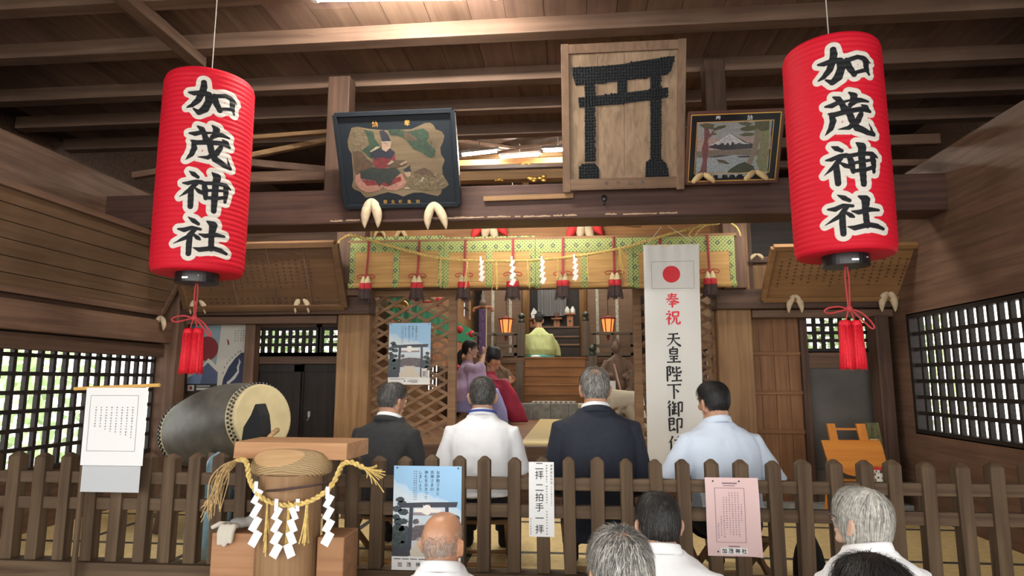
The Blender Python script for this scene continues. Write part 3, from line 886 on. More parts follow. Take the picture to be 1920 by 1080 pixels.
for _ in range(150):       # pine needles
    t = rnd.random(); x = 840+t*210+rnd.uniform(-60,60); y = 280+t*150+rnd.uniform(-50,60)
    stroke_(x, y, rnd.uniform(-8,30), rnd.uniform(20,50), 2.2, rnd.choice(('pine','dgreen','dgreen')), .0024+rnd.uniform(0,.0003))
for _ in range(70):
    stroke_(rnd.uniform(620,780), rnd.uniform(240,290), rnd.uniform(-25,25), rnd.uniform(8,30), 2, rnd.choice(('pine','dgreen')), .0025)
for _ in range(170):       # straw and fur
    x, y = rnd.uniform(860,1180), rnd.uniform(660,815)
    stroke_(x, y, rnd.uniform(-40,50), rnd.uniform(-14,30), 2.0, rnd.choice(('brown','straw','ivory','brown')), .0031+rnd.uniform(0,.0003))
for _ in range(90):
    a = rnd.uniform(0, 2*PI); x, y = 320+rnd.uniform(-60,60), 350+rnd.uniform(-90,90)
    stroke_(x, y, 30*math.cos(a), 30*math.sin(a), 1.8, rnd.choice(('ivory','brown','straw')), .0021)
for k in range(7): stroke_(380+k*8, 650+k*14, 330-k*18, -6, 1.6, 'navy', .0039)
for k in range(5): stroke_(490+k*6, 505+k*22, 185-k*10, -3, 1.8, 'navy', .0050)
for k in range(26):        # spots of the rug
    a = PI*(.06+.88*k/25); stroke_(570+235*math.cos(a), 720+88*math.sin(a), 9, 2, 6, 'ivory', .0027)
stroke_(575,395,22,-3,1.4,'navy',.0058); stroke_(610,392,20,-3,1.4,'navy',.0058); stroke_(597,432,18,-1,1.6,'red',.0058)
GOLDI = 3+len(c_)
def crp(x, y): return cr([(x, y)])[0]
sz = .042
for ch, x, y in (('納',470,192), ('奉',787,178)): q = crp(x, y); sh.char(ch, q[0], q[1], sz*1.15, GOLDI, .02, .002)
for ch, x in (('郎',632),('太',705),('峰',780),('鳥',862),('羽',945)): q = crp(x, 942); sh.char(ch, q[0], q[1], sz*.82, GOLDI, .015, .002)
sh.build('painted_panel', [BLUEBLK, OLDW, BLACKLAC]+pm+[GOLD], root)
f = MB()
for a, b in (((0,0),(1,0)), ((0,1),(1,1)), ((0,0),(0,1)), ((1,0),(1,1))):
    f.beam(O+U*a[0]+W*a[1], O+U*b[0]+W*b[1], .035, .05, up=N_)
f.build('frame', BLUEBLK, root, bevel=.003)
MB().beam(O+U*1.018+W*.32, O+U*1.018+W*.98, .006, .04, up=N_).build('metal_edge', SILVER, root)

# 2. torii plaque
O, U, W = plane_frame((1056,361), (1282,353), (1051,84), 4.93, 4.60)
N_ = U.cross(W).normalized()
root = thing('torii_plaque', O, 'tall cedar plaque with a dark gate shape stuck on pale grained board', 'plaque')
W_TFR = woods('brown_frame_wood', (.135,.078,.046), (.235,.145,.088))
TB = wood('figured_pale_board', (.19,.125,.075), (.36,.25,.155), 'z', sc=1.0)
sh = Sheet(O+U*.05+W*.09, U*.9, W*.85, .012)
for x in (.273, .512): sh.rect(x-.002, .02, x+.002, .98, 1, .0005)
sh.build('board', [TB, W_DARK['z']], root)
f = MB()
f.beam(O+W*.045, O+U+W*.045, .075, .045, up=N_) ; f.beam(O+W*.965, O+U+W*.965, .07, .045, up=N_)
f.beam(O+U*.03, O+U*.03+W, .06, .05, up=N_); f.beam(O+U*.97, O+U*.97+W, .06, .05, up=N_)
ts = Sheet(O+W*.02+N_*.0235, U, W*.07, .0008, 0)
for ch, x in (('寺',.36),('や',.46),('山',.56),('大',.66)): ts.char(ch, x, .5, .04, 1, 0)
fo = f.build('frame', W_TFR['z'], root, bevel=.004)
ts.mb.build('lettering_strip', [W_TFR['x'], BLACKLAC], root, recalc=False)
# the gate made of many small dark coins/cones pressed on the board
m = MB(); rnd = random.Random(4)
def tc(x, y): return ((x-262)/(985-262), (y-240)/(1075-240))
gate = [
 [(325,370),(500,368),(620,362),(760,345),(922,330),(905,400),(880,430),(780,440),(600,455),(345,468),(330,420)],
 [(400,455),(458,455),(455,900),(395,900)], [(590,450),(648,448),(648,520),(590,525)], [(782,440),(842,435),(848,900),(786,900)],
 [(360,537),(600,522),(885,500),(882,555),(640,578),(365,592)],
 [(362,925),(400,910),(455,910),(480,945),(482,1030),(355,1035)], [(760,910),(800,895),(845,895),(880,925),(896,1002),(755,1015)]]
def inside(p, poly):
    c = False; j = len(poly)-1
    for i in range(len(poly)):
        if (poly[i][1] > p[1]) != (poly[j][1] > p[1]) and p[0] < (poly[j][0]-poly[i][0])*(p[1]-poly[i][1])/(poly[j][1]-poly[i][1])+poly[i][0]: c = not c
        j = i
    return c
ux = U.normalized(); wx = W.normalized()
for g in gate:
    gp = [tc(*p) for p in g]
    m.prism([(x, 1-y) for x, y in gp], O+N_*.003, U, W, N_*.008)
    xs = [p[0] for p in g]; ys = [p[1] for p in g]
    y = min(ys)+9
    while y < max(ys):
        x = min(xs)+9
        while x < max(xs):
            q = (x+rnd.uniform(-2,2), y+rnd.uniform(-2,2))
            if inside(q, g):
                fx, fy = tc(*q); c = O+U*fx+W*(1-fy)+N_*.011
                r = .0105
                ring = [c+ux*(r*math.cos(2*PI*k/6))+wx*(r*math.sin(2*PI*k/6)) for k in range(6)]
                m.add(ring+[c+N_*.010], [(k, (k+1) % 6, 6) for k in range(6)])
            x += 17
        y += 17
m.build('gate_relief', plain('blue_grey_studs', (.016,.018,.020), .85, spec=.2), root)

# 3. framed mountain picture
O, U, W = plane_frame((1286,344), (1455,339), (1290,212), 4.92, 4.66)
N_ = U.cross(W).normalized()
root = thing('framed_picture', O, 'small gilt framed picture of a snowy mountain and trees beside the torii plaque', 'picture')
sh = Sheet(O, U, W, .012)
def c3(pts): 
    out = []
    for x, y in pts:
        yt = 148-50*(x-130)/1080; yb = 975-35*(x-85)/1030
        t = (y-yt)/(yb-yt); xl = 130-45*t; xr = 1210-95*t
        out.append(((x-xl)/(xr-xl), t))
    return out
pc = [('sky',(.32,.32,.31)),('haze',(.40,.29,.26)),('snow',(.55,.55,.55)),('rock',(.06,.055,.065)),('water',(.33,.36,.37)),('tree_red',(.19,.075,.075)),('tree_green',(.10,.095,.05)),('trunk',(.24,.19,.14)),('shore',(.20,.16,.13)),('dgrn',(.055,.06,.042)),('olive',(.22,.22,.11))]
pmats = [plain('woven_'+k, v, .8, var=.25, vscale=90) for k, v in pc]; pi = {k: 2+i for i, (k, v) in enumerate(pc)}
def q3(k, pts, l): sh.poly(c3(pts), pi[k], l)
q3('sky', [(228,255),(1082,215),(1015,850),(195,880)], .0006)
q3('haze', [(222,440),(1068,400),(1055,560),(215,600)], .001)
q3('water', [(212,640),(1040,620),(1015,850),(197,880)], .0012)
q3('shore', [(214,590),(600,560),(1045,560),(1042,640),(600,625),(340,660),(212,665)], .0016)
q3('rock', [(340,540),(470,470),(560,390),(600,375),(680,420),(790,480),(860,495),(850,550),(700,560),(500,570)], .0016)
q3('snow', [(365,515),(470,465),(560,395),(600,378),(660,415),(760,480),(830,495),(740,498),(700,485),(660,505),(620,470),(600,520),(570,480),(540,515),(510,485),(460,515),(430,495),(390,520)], .002)
for a, b in (((470,500),(550,420)), ((520,500),(570,420)), ((610,430),(640,490)), ((580,400),(600,470)), ((650,440),(720,485))):
    q3('rock', [a, (a[0]+6,a[1]), (b[0]+4,b[1]), b], .0024)
q3('rock', [(340,660),(470,635),(640,630),(500,650),(420,660)], .002); q3('rock', [(680,640),(820,635),(820,655),(700,660)], .002)
q3('tree_red', [(300,300),(340,290),(370,400),(340,460),(350,560),(330,700),(325,860),(205,870),(250,820),(280,700),(270,560),(300,460)], .0026)
for bl in ([(240,280),(330,262),(420,275),(400,330),(300,320)], [(390,330),(470,290),(555,280),(540,310),(430,345)], [(380,380),(430,370),(450,390),(390,400)], [(440,680),(520,690),(590,730),(560,740),(460,715)]):
    q3('tree_green', bl, .003)
q3('tree_red', [(355,400),(420,330),(430,340),(365,430)], .0028)
q3('trunk', [(880,300),(950,290),(945,450),(900,560),(840,750),(770,750),(830,620),(870,480)], .0028)
q3('olive', [(930,290),(1050,260),(1040,500),(1010,820),(930,820),(890,700),(940,560)], .003)
for bl in ([(690,250),(790,240),(860,260),(800,290),(720,275)], [(710,320),(790,285),(900,280),(900,330),(800,350),(730,345)], [(700,390),(780,365),(880,370),(860,400),(760,410)], [(880,240),(1050,225),(1045,330),(960,350),(890,310)]):
    q3('tree_green', bl, .0034)
q3('dgrn', [(590,800),(680,740),(760,710),(860,760),(880,820),(700,840),(560,840)], .0032)
for k in (955, 985): q3('trunk', [(k,420),(k+12,420),(k+4,700),(k-10,700)], .0036)
WI = 2+len(pc)
for ch, x, y, z in (('奉',462,205,.040), ('納',828,192,.040), ('人',395,893,.034), ('田',478,886,.034), ('十',575,882,.030), ('ヤ',660,876,.032), ('千',755,873,.036)):
    q = c3([(x, y)])[0]; sh.char(ch, q[0], q[1], z, WI, .015, .003)
sh.frame(.085, .13, .915, .87, .006, WI+1, .003)
sh.build('picture_panel', [BLUEBLK, BLACKLAC]+pmats+[WHITE, GOLD], root)
f = MB()
for a, b in (((-.01,0),(1.01,0)), ((-.01,1),(1.01,1)), ((0,0),(0,1)), ((1,0),(1,1))):
    f.beam(O+U*a[0]+W*a[1], O+U*b[0]+W*b[1], .022, .03, up=N_)
f.build('frame', plain('red_brown_frame', (.085,.032,.022), .35), root, bevel=.003)
g = MB()
for a, b in (((.02,.03),(.98,.03)), ((.02,.97),(.98,.97)), ((.02,.03),(.02,.97)), ((.98,.03),(.98,.97))):
    g.beam(O+U*a[0]+W*a[1]+N_*.004, O+U*b[0]+W*b[1]+N_*.004, .008, .014, up=N_)
g.build('gilt_fillet', GOLD, root)
gm, gn, gb = _mat('picture_glass'); gb.inputs['Transmission Weight'].default_value = 1; gb.inputs['Roughness'].default_value = .02; gb.inputs['IOR'].default_value = 1.2; gb.inputs['Base Color'].default_value = (1,1,1,1)
MB().prism([(.02,.03),(.98,.03),(.98,.97),(.02,.97)], O+N_*.0075, U, W, N_*.002).build('glass', gm, root)

# ---- big tilted name boards in the side bays
def name_board(bl, br, tl, Y0, Y1, label, mat, rails, seed, faded, inset):
    O, U, W = plane_frame(bl, br, tl, Y0, Y1); N_ = U.cross(W).normalized()
    root = thing('name_board', O, label, 'board', 'tilted donor boards')
    sh = Sheet(O, U, W, .02)
    rnd = random.Random(seed)
    n = int(U.length/.07)
    for i in range(n):
        x = .06+.88*i/n
        if faded and x > .82: continue
        y0 = rnd.uniform(.22,.28); y1 = rnd.uniform(.6,.78)
        sh.dashes(x, y0, y1, .030, 1, seed=seed*50+i); 
        if faded: sh.dashes(x+.02, .84, .94, .034, 1, seed=seed*90+i)
    sh.build('board', [mat, plain('faded_brush_ink_%d' % seed, (.055,.03,.018), .8)], root)
    f = MB(); fw = inset
    for a, b in (((0,0),(1,0)), ((0,1),(1,1)), ((0,0),(0,1)), ((1,0),(1,1))):
        f.beam(O+U*a[0]+W*a[1]+N_*.01, O+U*b[0]+W*b[1]+N_*.01, fw, .05, up=N_)
    f.build('frame', mat, root, bevel=.006)
    if rails:
        g = MB()
        for x in rails: g.beam(O+U*x+W*.02+N_*.006, O+U*x+W*.98+N_*.006, .014, .012, up=N_)
        g.beam(O+U*.02+W*.86+N_*.006, O+U*.98+W*.86+N_*.006, .012, .012, up=N_)
        g.build('batten', W_BEAM['z'], root)
    return root
BRD1 = wood('brown_board', (.105,.055,.026), (.165,.090,.043), 'x', bump=.15)
BRD2 = wood('amber_board', (.24,.125,.050), (.33,.18,.075), 'x', bump=.15)
name_board((352,578), (648,566), (352,462), 5.88, 5.56, 'wide dark brown donor board behind the left red lantern', BRD1, (.33,.58,.80), 1, True, .06)
name_board((1430,560), (1800,556), (1462,463), 5.88, 5.50, 'wide amber donor board behind the right red lantern', BRD2, (), 2, False, .045)
# the one on the left side wall leans in over the lattice window
a = PX(303, 588, XL+.06); b_ = V((XL+.06, 3.4, a.z))
root = thing('name_board', a, 'plank donor board leaning out from the left side wall above the lattice window', 'board', 'tilted donor boards')
Zt = a.z+.62; m = MB()
for k in range(6):
    t0, t1 = k/6, (k+1)/6
    pa = V((XL+.06+.30*t0, 0, a.z+.62*t0)); pb = V((XL+.06+.30*t1, 0, a.z+.62*t1-.006))
    m.add([(pa.x,3.4,pa.z),(pa.x,a.y,pa.z),(pb.x,a.y-.0,pb.z),(pb.x,3.4,pb.z),(pa.x-.03,3.4,pa.z),(pa.x-.03,a.y,pa.z),(pb.x-.03,a.y,pb.z),(pb.x-.03,3.4,pb.z)],
          [(0,1,2,3),(7,6,5,4),(0,4,5,1),(1,5,6,2),(2,6,7,3),(3,7,4,0)])
m.build('board', wood('side_board', (.12,.07,.04), (.19,.115,.065), 'y'), root)
m = MB().beam((XL+.05,3.4,a.z), (XL+.05,a.y+.02,a.z), .05, .05).beam((XL+.36,3.4,Zt), (XL+.36,a.y+.02,Zt), .05, .05)
m.beam((XL+.06,a.y,a.z), (XL+.36,a.y,Zt), .05, .04)
m.build('frame', W_BEAM['y'], root, bevel=.004)

# ---- cloth wedges that prop the boards: two spindle lobes joined at the top
CLW = plain('ivory_wedge_cloth', (.56,.44,.29), .8, var=.15, vscale=25)
CLG = plain('yellowed_wedge_cloth', (.50,.36,.18), .8, var=.15, vscale=25)
REDC = plain('red_wedge_cloth', (.62,.03,.03), .7)
def wedge(px, py, Y, h, spread, label, mats=(CLW, CLW), fat=1.0, lean=0, X=None):
    """px,py: top joint"""
    c = P(px, py, Y) if X is None else PX(px, py, X)
    root = thing('cloth_wedge', c, label, 'wedge', 'cloth wedges under the boards')
    for s, mt in ((-1, mats[0]), (1, mats[1])):
        m = MB(); k = len(mats)
        e = c+V((s*spread+lean, .01, -h)); d = e-c
        pts = [c+d*t+V((s*.02*math.sin(PI*t),0,0)) for t in (0,.08,.2,.38,.55,.72,.86,.95,1)]
        rr = [h*fat*q for q in (.03,.10,.15,.165,.155,.12,.075,.035,.006)]
        m.tube(smoothpts(pts, 3), [float(x) for x in np.interp(np.linspace(0,8,25), range(9), rr)], 12)
        m.build('wedge_lobe', mt, root, smooth=True)
    return root
wedge(697, 372, 4.93, .245, .055, 'fat ivory cloth wedge on the beam under the left end of the warrior plaque')
wedge(813, 379, 4.93, .225, .075, 'ivory cloth wedge on the beam under the right end of the warrior plaque', lean=.03)
wedge(712, 430, 5.99, .10, .05, 'small dull cloth wedge above the blinds, left of two under the rope end', (CLG, CLG))
wedge(752, 430, 5.99, .13, .05, 'small dull cloth wedge above the blinds, right of two under the rope end', (CLG, CLG))
for px, nm in ((917, 'left'), (1096, 'right')):
    c = P(px, 427, 5.98)
    root = thing('cloth_wedge', c, 'red and cream cloth wedge peeping under the beam, %s of the red pair' % nm, 'wedge', 'cloth wedges under the boards')
    for s, mt, ln, sp in ((-1, CLW, .13, .05), (1, CLW, .15, .07), (-1.6, REDC, .12, .17), (1.6, REDC, .08, .17)):
        e = c+V((math.copysign(sp, s), .0, -ln)); d = e-c
        st = c+V((math.copysign(.02 if abs(s) < 1.2 else .08, s), .01*abs(s), .06))
        pts = [st.lerp(e, t) for t in (0,.15,.35,.6,.8,.93,1)]
        MB().tube(pts, [.012,.035,.046,.042,.026,.010,.002], 12).build('wedge_lobe', mt, root, smooth=True)
wedge(372, 556, 5.86, .17, .075, 'ivory cloth wedge under the brown donor board, hidden partly by the left tassel cord')
wedge(567, 553, 5.86, .175, .065, 'ivory cloth wedge under the right end of the brown donor board')
wedge(301, 592, 0, .14, .03, 'small cloth wedge under the plank board on the left side wall', X=XL+.12)
wedge(1490, 552, 5.86, .165, .055, 'cream cloth wedge under the left end of the amber donor board', lean=.0)
wedge(1664, 542, 5.86, .20, .055, 'cream cloth wedge under the amber donor board beside the right lantern')
wedge(1419, 476, 5.9, .055, .045, 'tiny ivory cloth wedge on the dark rail right of the blinds', fat=1.8)
def tent(px, py, Y, label):
    c = P(px, py, Y); root = thing('cloth_wedge', c, label, 'wedge', 'cloth wedges under the boards')
    k = pxm(Y)
    for s in (-1, 1):
        m = MB()
        pts = [c, c+V((s*7*k,-.01,-5*k)), c+V((s*14*k,-.015,-11*k)), c+V((s*21*k,-.01,-18*k))]
        m.tube(smoothpts(pts, 5), [.004]+[.012+.012*math.sin(PI*i/15) for i in range(1,15)]+[.006], 10)
        m.build('wedge_lobe', CLG, root, smooth=True)
    return root
tent(1318, 326, 4.86, 'spread yellow cloth wedge under the left corner of the mountain picture')
tent(1416, 321, 4.86, 'spread yellow cloth wedge under the right corner of the mountain picture')

# ---- bamboo blinds
def brocade():
    m, n, b = _mat('green_brocade')
    tc = n.nodes.new('ShaderNodeTexCoord'); sp = n.nodes.new('ShaderNodeSeparateXYZ'); n.links.new(tc.outputs['Object'], sp.inputs[0])
    def math_(op, a, bb=None):
        q = n.nodes.new('ShaderNodeMath'); q.operation = op
        for i, v in enumerate((a, bb)):
            if v is None: continue
            if isinstance(v, (int, float)): q.inputs[i].default_value = v
            else: n.links.new(v, q.inputs[i])
        return q.outputs[0]
    def cell(o, s, off=0): return math_('ABSOLUTE', math_('SUBTRACT', math_('FRACT', math_('ADD', math_('MULTIPLY', o, s), off)), .5))
    x, z = sp.outputs[0], sp.outputs[2]
    fine = math_('ADD', math_('MULTIPLY', math_('SINE', math_('MULTIPLY', x, 190)), math_('SINE', math_('MULTIPLY', z, 190))), 0)
    r1 = n.nodes.new('ShaderNodeValToRGB'); r1.color_ramp.interpolation = 'CONSTANT'
    for i, (p, c) in enumerate(((0,(.10,.17,.045)),(.34,(.27,.33,.12)),(.55,(.56,.50,.15)),(.78,(.20,.30,.09)))):
        e = r1.color_ramp.elements[i] if i < 2 else r1.color_ramp.elements.new(p)
        e.position = p; e.color = (*c, 1)
    n.links.new(math_('ADD', math_('MULTIPLY', fine, .5), .5), r1.inputs[0])
    dia = math_('ADD', cell(x, 9.5), cell(z, 9.5, .25))
    ring = math_('MULTIPLY', math_('GREATER_THAN', dia, .12), math_('LESS_THAN', dia, .22))
    mx = n.nodes.new('ShaderNodeMixRGB'); n.links.new(ring, mx.inputs[0]); n.links.new(r1.outputs[0], mx.inputs[1]); mx.inputs[2].default_value = (.025,.05,.05,1)
    n.links.new(mx.outputs[0], b.inputs['Base Color']); b.inputs['Roughness'].default_value = .6
    return m
BROC = brocade()
BAMB = wood('bamboo_slats', (.42,.235,.075), (.60,.37,.14), 'x', sc=2.0, c3=(.85,.8,.75))
MY = YF-.22
edges = [656, 832, 1004, 1187, 1379]
names = ['bamboo blind with green brocade edging at the left end of the row', 'bamboo blind with green brocade edging, second from the left in the row', 'bamboo blind with green brocade edging behind the paper streamers, third from the left', 'bamboo blind with green brocade edging behind the white banner at the right end']
for i in range(4):
    x0 = P(edges[i], 500, MY).x+.004; x1 = P(edges[i+1], 500, MY).x-.004
    z1 = P((edges[i]+edges[i+1])/2, 446, MY).z; z0 = P((edges[i]+edges[i+1])/2, 537, MY).z; zb = P(0, 474, MY).z
    zb = z1-(z1-z0)*.29
    root = thing('bamboo_blind', ((x0+x1)/2, MY, z1), names[i], 'blind', 'blinds over the sanctuary door')
    m = MB(); ns = 46
    for k in range(ns):
        z = z0+.02+(z1-z0-.02)*k/ns
        m.box((x0, MY-.004, z), (x1, MY+.004, z+(z1-z0)/ns*.86))
    m.build('slats', BAMB, root)
    rr = [(.026*math.cos(a), .026*math.sin(a)) for a in np.linspace(0, 2*PI, 16, endpoint=False)]
    MB().loft([[V((x, MY-.012+a, z0+.012+b)) for a, b in rr] for x in (x0, x1)]).build('rolled_edge', BAMB, root, smooth=False)
    m = MB().box((x0-.002, MY-.010, zb), (x1+.002, MY+.010, z1+.01))
    m.build('brocade_header', BROC, root)
    for a, b in ((x0-.002, x0+.045), ((x0+x1)/2-.028, (x0+x1)/2+.028), (x1-.045, x1+.002)):
        m = MB().box((a, MY-.0085, z0+.03), (b, MY+.006, zb)).loft([[V((x, MY-.012+p*1.08, z0+.012+q*1.08)) for p, q in rr] for x in (a, b)])
        m.build('brocade_band', BROC, root)
S('trim_90', MB().box((P(656,500,MY).x-.02, MY-.012, z1+.01), (P(1379,500,MY).x+.02, YF+.05, z1+.035)), W_POST['x'])
# tassels of the blinds
KNOT = plain('cream_knot', (.66,.55,.32), .7); RBAND = plain('red_band', (.50,.02,.03), .7); FRNG = plain('dark_brown_fringe', (.055,.032,.028), .8, var=.3, vscale=90)
CORD2 = plain('dotted_red_cord', (.30,.035,.045), .75, var=.5, vscale=160)
def make_tassel(L):
    root = thing('blind_tassel', (0,0,0), '', 'tassel', 'tassels hanging on the blinds'); 
    MB().tube([(0,-.004,0),(0,-.012,-L*.4),(0,-.042,-L)], .011, 8, flat=.5, ref=(1,0,0)).build('cord', CORD2).parent = root
    m = MB().ball((0,-.046,-L), (.016,.014,.014), 6)
    for s in (-1, 1): m.tube(smoothpts([(0,-.050,-L),(s*.04,-.052,-L+.018),(s*.082,-.052,-L+.004),(s*.07,-.050,-L-.016),(s*.03,-.050,-L-.006),(0,-.050,-L)], 4), .0042, 6)
    m.build('bow', REDCORD, None, smooth=True).parent = root
    for s in (-1, 1): MB().lathe([(.004,-L),(.012,-L-.008),(.026,-L-.05),(.030,-L-.07)], 14, M=Matrix.Translation((s*.021,-.062,0))).build('knot', KNOT, None, smooth=True).parent = root
    for s in (-1, 1): MB().lathe([(.028,-L-.066),(.033,-L-.07),(.034,-L-.118),(.03,-L-.122)], 14, M=Matrix.Translation((s*.023,-.062,0))).build('red_band', RBAND, None, smooth=True).parent = root
    rnd = random.Random(8); m = MB()
    for s in (-1, 1):
        m.lathe([(.028,-L-.115),(.034,-L-.17),(.036,-L-.215)], 14, M=Matrix.Translation((s*.024,-.062,0)))
        for k in range(46):
            a = rnd.uniform(0, 2*PI); 
            m.tube([(s*.023+.03*math.cos(a), -.062+.03*math.sin(a), -L-.115), (s*.026+.042*math.cos(a)+rnd.uniform(-.006,.006), -.062+.036*math.sin(a), -L-.215-rnd.uniform(0,.03))], .002, 4)
    m.build('fringe', FRNG).parent = root
    return root
tpx = [691, 786, 873, 962, 1056, 1151, 1238, 1328]
zt = P(1010, 447, MY-.02).z; L = zt-P(1010, 515, MY-.02).z
desc = ['at the far left of the blinds, against the lattice', 'second from the left, above the lattice poster', 'third from the left, beside the first paper streamer', 'fourth from the left, just behind the second paper streamer', 'fifth from the left, above the green robed priest', 'sixth from the left, left of the white banner', 'behind the white banner', 'at the far right of the blinds']
t0 = make_tassel(L)
for i, px in enumerate(tpx):
    c = P(px, 485, MY-.016); loc = (c.x, MY-.019, zt+.0)
    if i == 0: t0.location = loc; t0['label'] = 'red corded tassel with dark fringe '+desc[0]
    else: dup(t0, loc, (0,0,random.uniform(-.1,.1)), ('red corded tassel with dark fringe '+desc[i]))

# ---- sacred rope in front of the blinds
RYY = MY-.19
rp = [P(645,445,RYY), P(665,442,RYY), P(735,462,RYY), P(820,483,RYY), P(900,489,RYY), P(1000,488,RYY), P(1090,479,RYY), P(1170,464,RYY), P(1240,443,RYY), P(1300,427,RYY), P(1328,421,RYY)]
root = thing('sacred_rope', rp[5], 'thin twisted straw rope sagging across the blinds', 'rope')
m = MB(); rope(m, rp, .012, .06)
m.build('twisted_rope', STRAW, root, smooth=True)
m = MB(); rope(m, [rp[0], rp[0]+V((-.04,0,-.03)), rp[0]+V((-.055,0,-.08)), rp[0]+V((-.045,0,-.12))], .009, .05)
m.build('rope_end', STRAW, root, smooth=True)
m = MB(); e = rp[-1]
for q in ([(0,0,0),(-.05,-.02,.0),(-.12,-.02,-.03),(-.17,-.02,-.09),(-.15,-.01,-.12)], [(0,0,0),(-.04,-.02,-.02),(-.09,-.03,-.06),(-.12,-.02,-.10)], [(0,0,0),(.06,0,.0),(.16,0,.02),(.24,0,-.03),(.27,0,-.11)]):
    rope(m, [e+V(p) for p in q], .007, .04)
m.build('rope_end', STRAW, root, smooth=True)
def shide(c, h, wd, label, seed, group, tilt=0, name='paper_streamer', sides=(0,-.003)):
    """zigzag folded paper hanging from c: four slanted panes stepping right then left"""
    root_m = MB(); rnd = random.Random(seed); p_ = h/4.25; sg = -1 if tilt else 1
    for k in range(4):
        g = wd*(1+.13*k); a = c+V((sg*(.25*p_+rnd.uniform(-.03,.06)*p_), -.002*k, -p_*k))
        wv = V((sg*g*.50, -.003*(k % 2), -g*.24)); lv = V((-sg*p_*.52, -.006, -p_*(1.0 if k < 3 else 1.05)))
        q = [a, a+wv, a+wv+lv, a+lv]; b = [p+V((0,.0012,0)) for p in q]
        root_m.add(q+b, [(0,1,2,3),(7,6,5,4),(0,4,5,1),(1,5,6,2),(2,6,7,3),(3,7,4,0)])
    root_m.box((c.x-wd*.05, c.y-.004, c.z-.02), (c.x+wd*.30, c.y-.002, c.z+.03))
    o = root_m.build(name, PAPER)
    return tag(o, label, 'streamer', group)
for i, (px, py, h) in enumerate(((902,487,42), (960,487,50), (1016,487,46), (1077,483,44))):
    shide(P(px-2, py, RYY-.012), h*pxm(RYY), .05, 'zigzag white paper streamer on the rope over the blinds, '+['leftmost of the four', 'in front of the fourth tassel', 'third from the left', 'rightmost of the four'][i], 20+i, 'paper streamers over the blinds')
dsc = ['at the left, by the lattice door', 'beside the third tassel', 'right of the first paper streamer', 'between the two middle paper streamers', 'left of the fifth tassel', 'right of the last paper streamer', 'nearest the white banner']
for i, (px, n_) in enumerate(((826,7), (876,6), (931,9), (989,8), (1046,5), (1101,7), (1163,12))):
    j = int(np.interp(px, [645,665,735,820,900,1000,1090,1170], range(8)))
    py = float(np.interp(px, [645,665,735,820,900,1000,1090,1170], [445,442,462,483,489,488,479,464]))
    c = P(px, py, RYY-.006); m = MB()
    wisps(m, c, (0,0,-1), (.26 if i != 6 else .20), n_, .010 if i != 6 else .022, .0028, 0, 40+i, 0)
    tag(m.build('straw_tuft', STRAW), 'bundle of hanging straw ends on the blind rope '+dsc[i], 'straw', 'straw ends on the rope over the blinds')

# ---- white banner
BY = 5.55
O = P(1222, 877, BY); q = P(1334, 872, BY); T = P(1200, 466, BY-.0)
U = V((q.x-O.x, 0, 0)); W = V((0, -.12, T.z-O.z)); O = P(1222, 877, BY); O.x = O.x*.3+T.x*.7
U = V((P(1304,464,BY).x-T.x, 0, 0))*.98
root = thing('celebration_banner', O+U*.5+W, 'long white hanging banner with red sun and brush lettering', 'banner')
bend = lambda x, y: .012*math.sin(x*9+1)*(1-y)**1.5 + .008*math.sin(x*26)*max(0, 1-y*6) + .010*math.sin(y*5+x*2)
CLOTH = plain('white_banner_cloth', (.80,.80,.77), .85, trans=.25, var=.03, vscale=3)
sh = Sheet(O, U, W, .002, 0, bend, 24, 60)
def bc(x, y): return (x, y)
# (fractions measured down the banner)
H = lambda py: (py-466)/(877-466)
n0 = 48
sh.mb.add([sh.pt(.495, H(522), .002)]+[sh.pt(.495+.155*math.cos(2*PI*i/n0), H(521)+.155*U.length/W.length*math.sin(2*PI*i/n0), .002) for i in range(n0)], [(0, 1+(i+1) % n0, 1+i) for i in range(n0)], 2)
sh.frame(.135, H(497), .90, H(548), .0025, 3, .002)
em = U.length*.285
BRUSH = {
'奉':'h22,16 78,14|h24,28 74,27|h12,42 88,40|p48,4 46,22 38,42 10,66|n54,40 68,56 92,66|h34,60 68,59|h28,74 74,72|v50,50 50,96',
'祝':'d22,6 32,15|h8,28 38,26|p38,26 30,42 6,66|v26,48 26,96|d30,50 40,60|v50,14 52,46|t50,16 88,14 84,44|h54,42 84,41|p60,48 58,68 36,94|t74,48 74,84 80,90 94,88 95,74',
'天':'h22,18 78,15|h14,44 88,41|p50,18 48,44 36,70 10,92|n50,46 66,70 94,90',
'皇':'p50,2 40,14|v28,16 30,48|t28,18 72,16 69,48|h32,31 68,30|h32,46 68,45|h24,60 76,58|h28,74 72,73|v50,58 50,92|h10,94 90,91',
'陛':'v12,8 12,96|t12,10 32,8 24,30 32,44 28,58 18,56|h44,22 56,20|v44,8 44,46|p58,40 44,47|p88,12 68,24|t66,6 66,40 72,44 90,42 92,32|h46,62 88,60|v66,50 66,90|h36,92 96,89',
'下':'h10,14 90,11|v48,14 48,96|n56,38 66,46 76,56',
'御':'p22,4 8,22|p26,22 6,46|v18,38 18,96|p42,8 32,22|h36,22 58,20|h32,40 60,38|v46,22 46,78|h46,58 58,57|v36,52 36,80|h30,84 62,76|t70,14 92,12 90,66 80,62|v70,14 70,96',
'即':'v16,10 18,84|p44,72 18,86|t16,12 44,10 42,46|h20,28 42,27|h20,45 42,44|d38,64 50,80|t62,14 90,12 87,64 76,58|v62,14 62,96',
'位':'p34,4 26,24 8,46|v24,32 24,96|d64,4 70,16|h42,28 92,26|n52,40 58,58 60,78|p80,36 77,60 70,84|h38,92 96,89'}
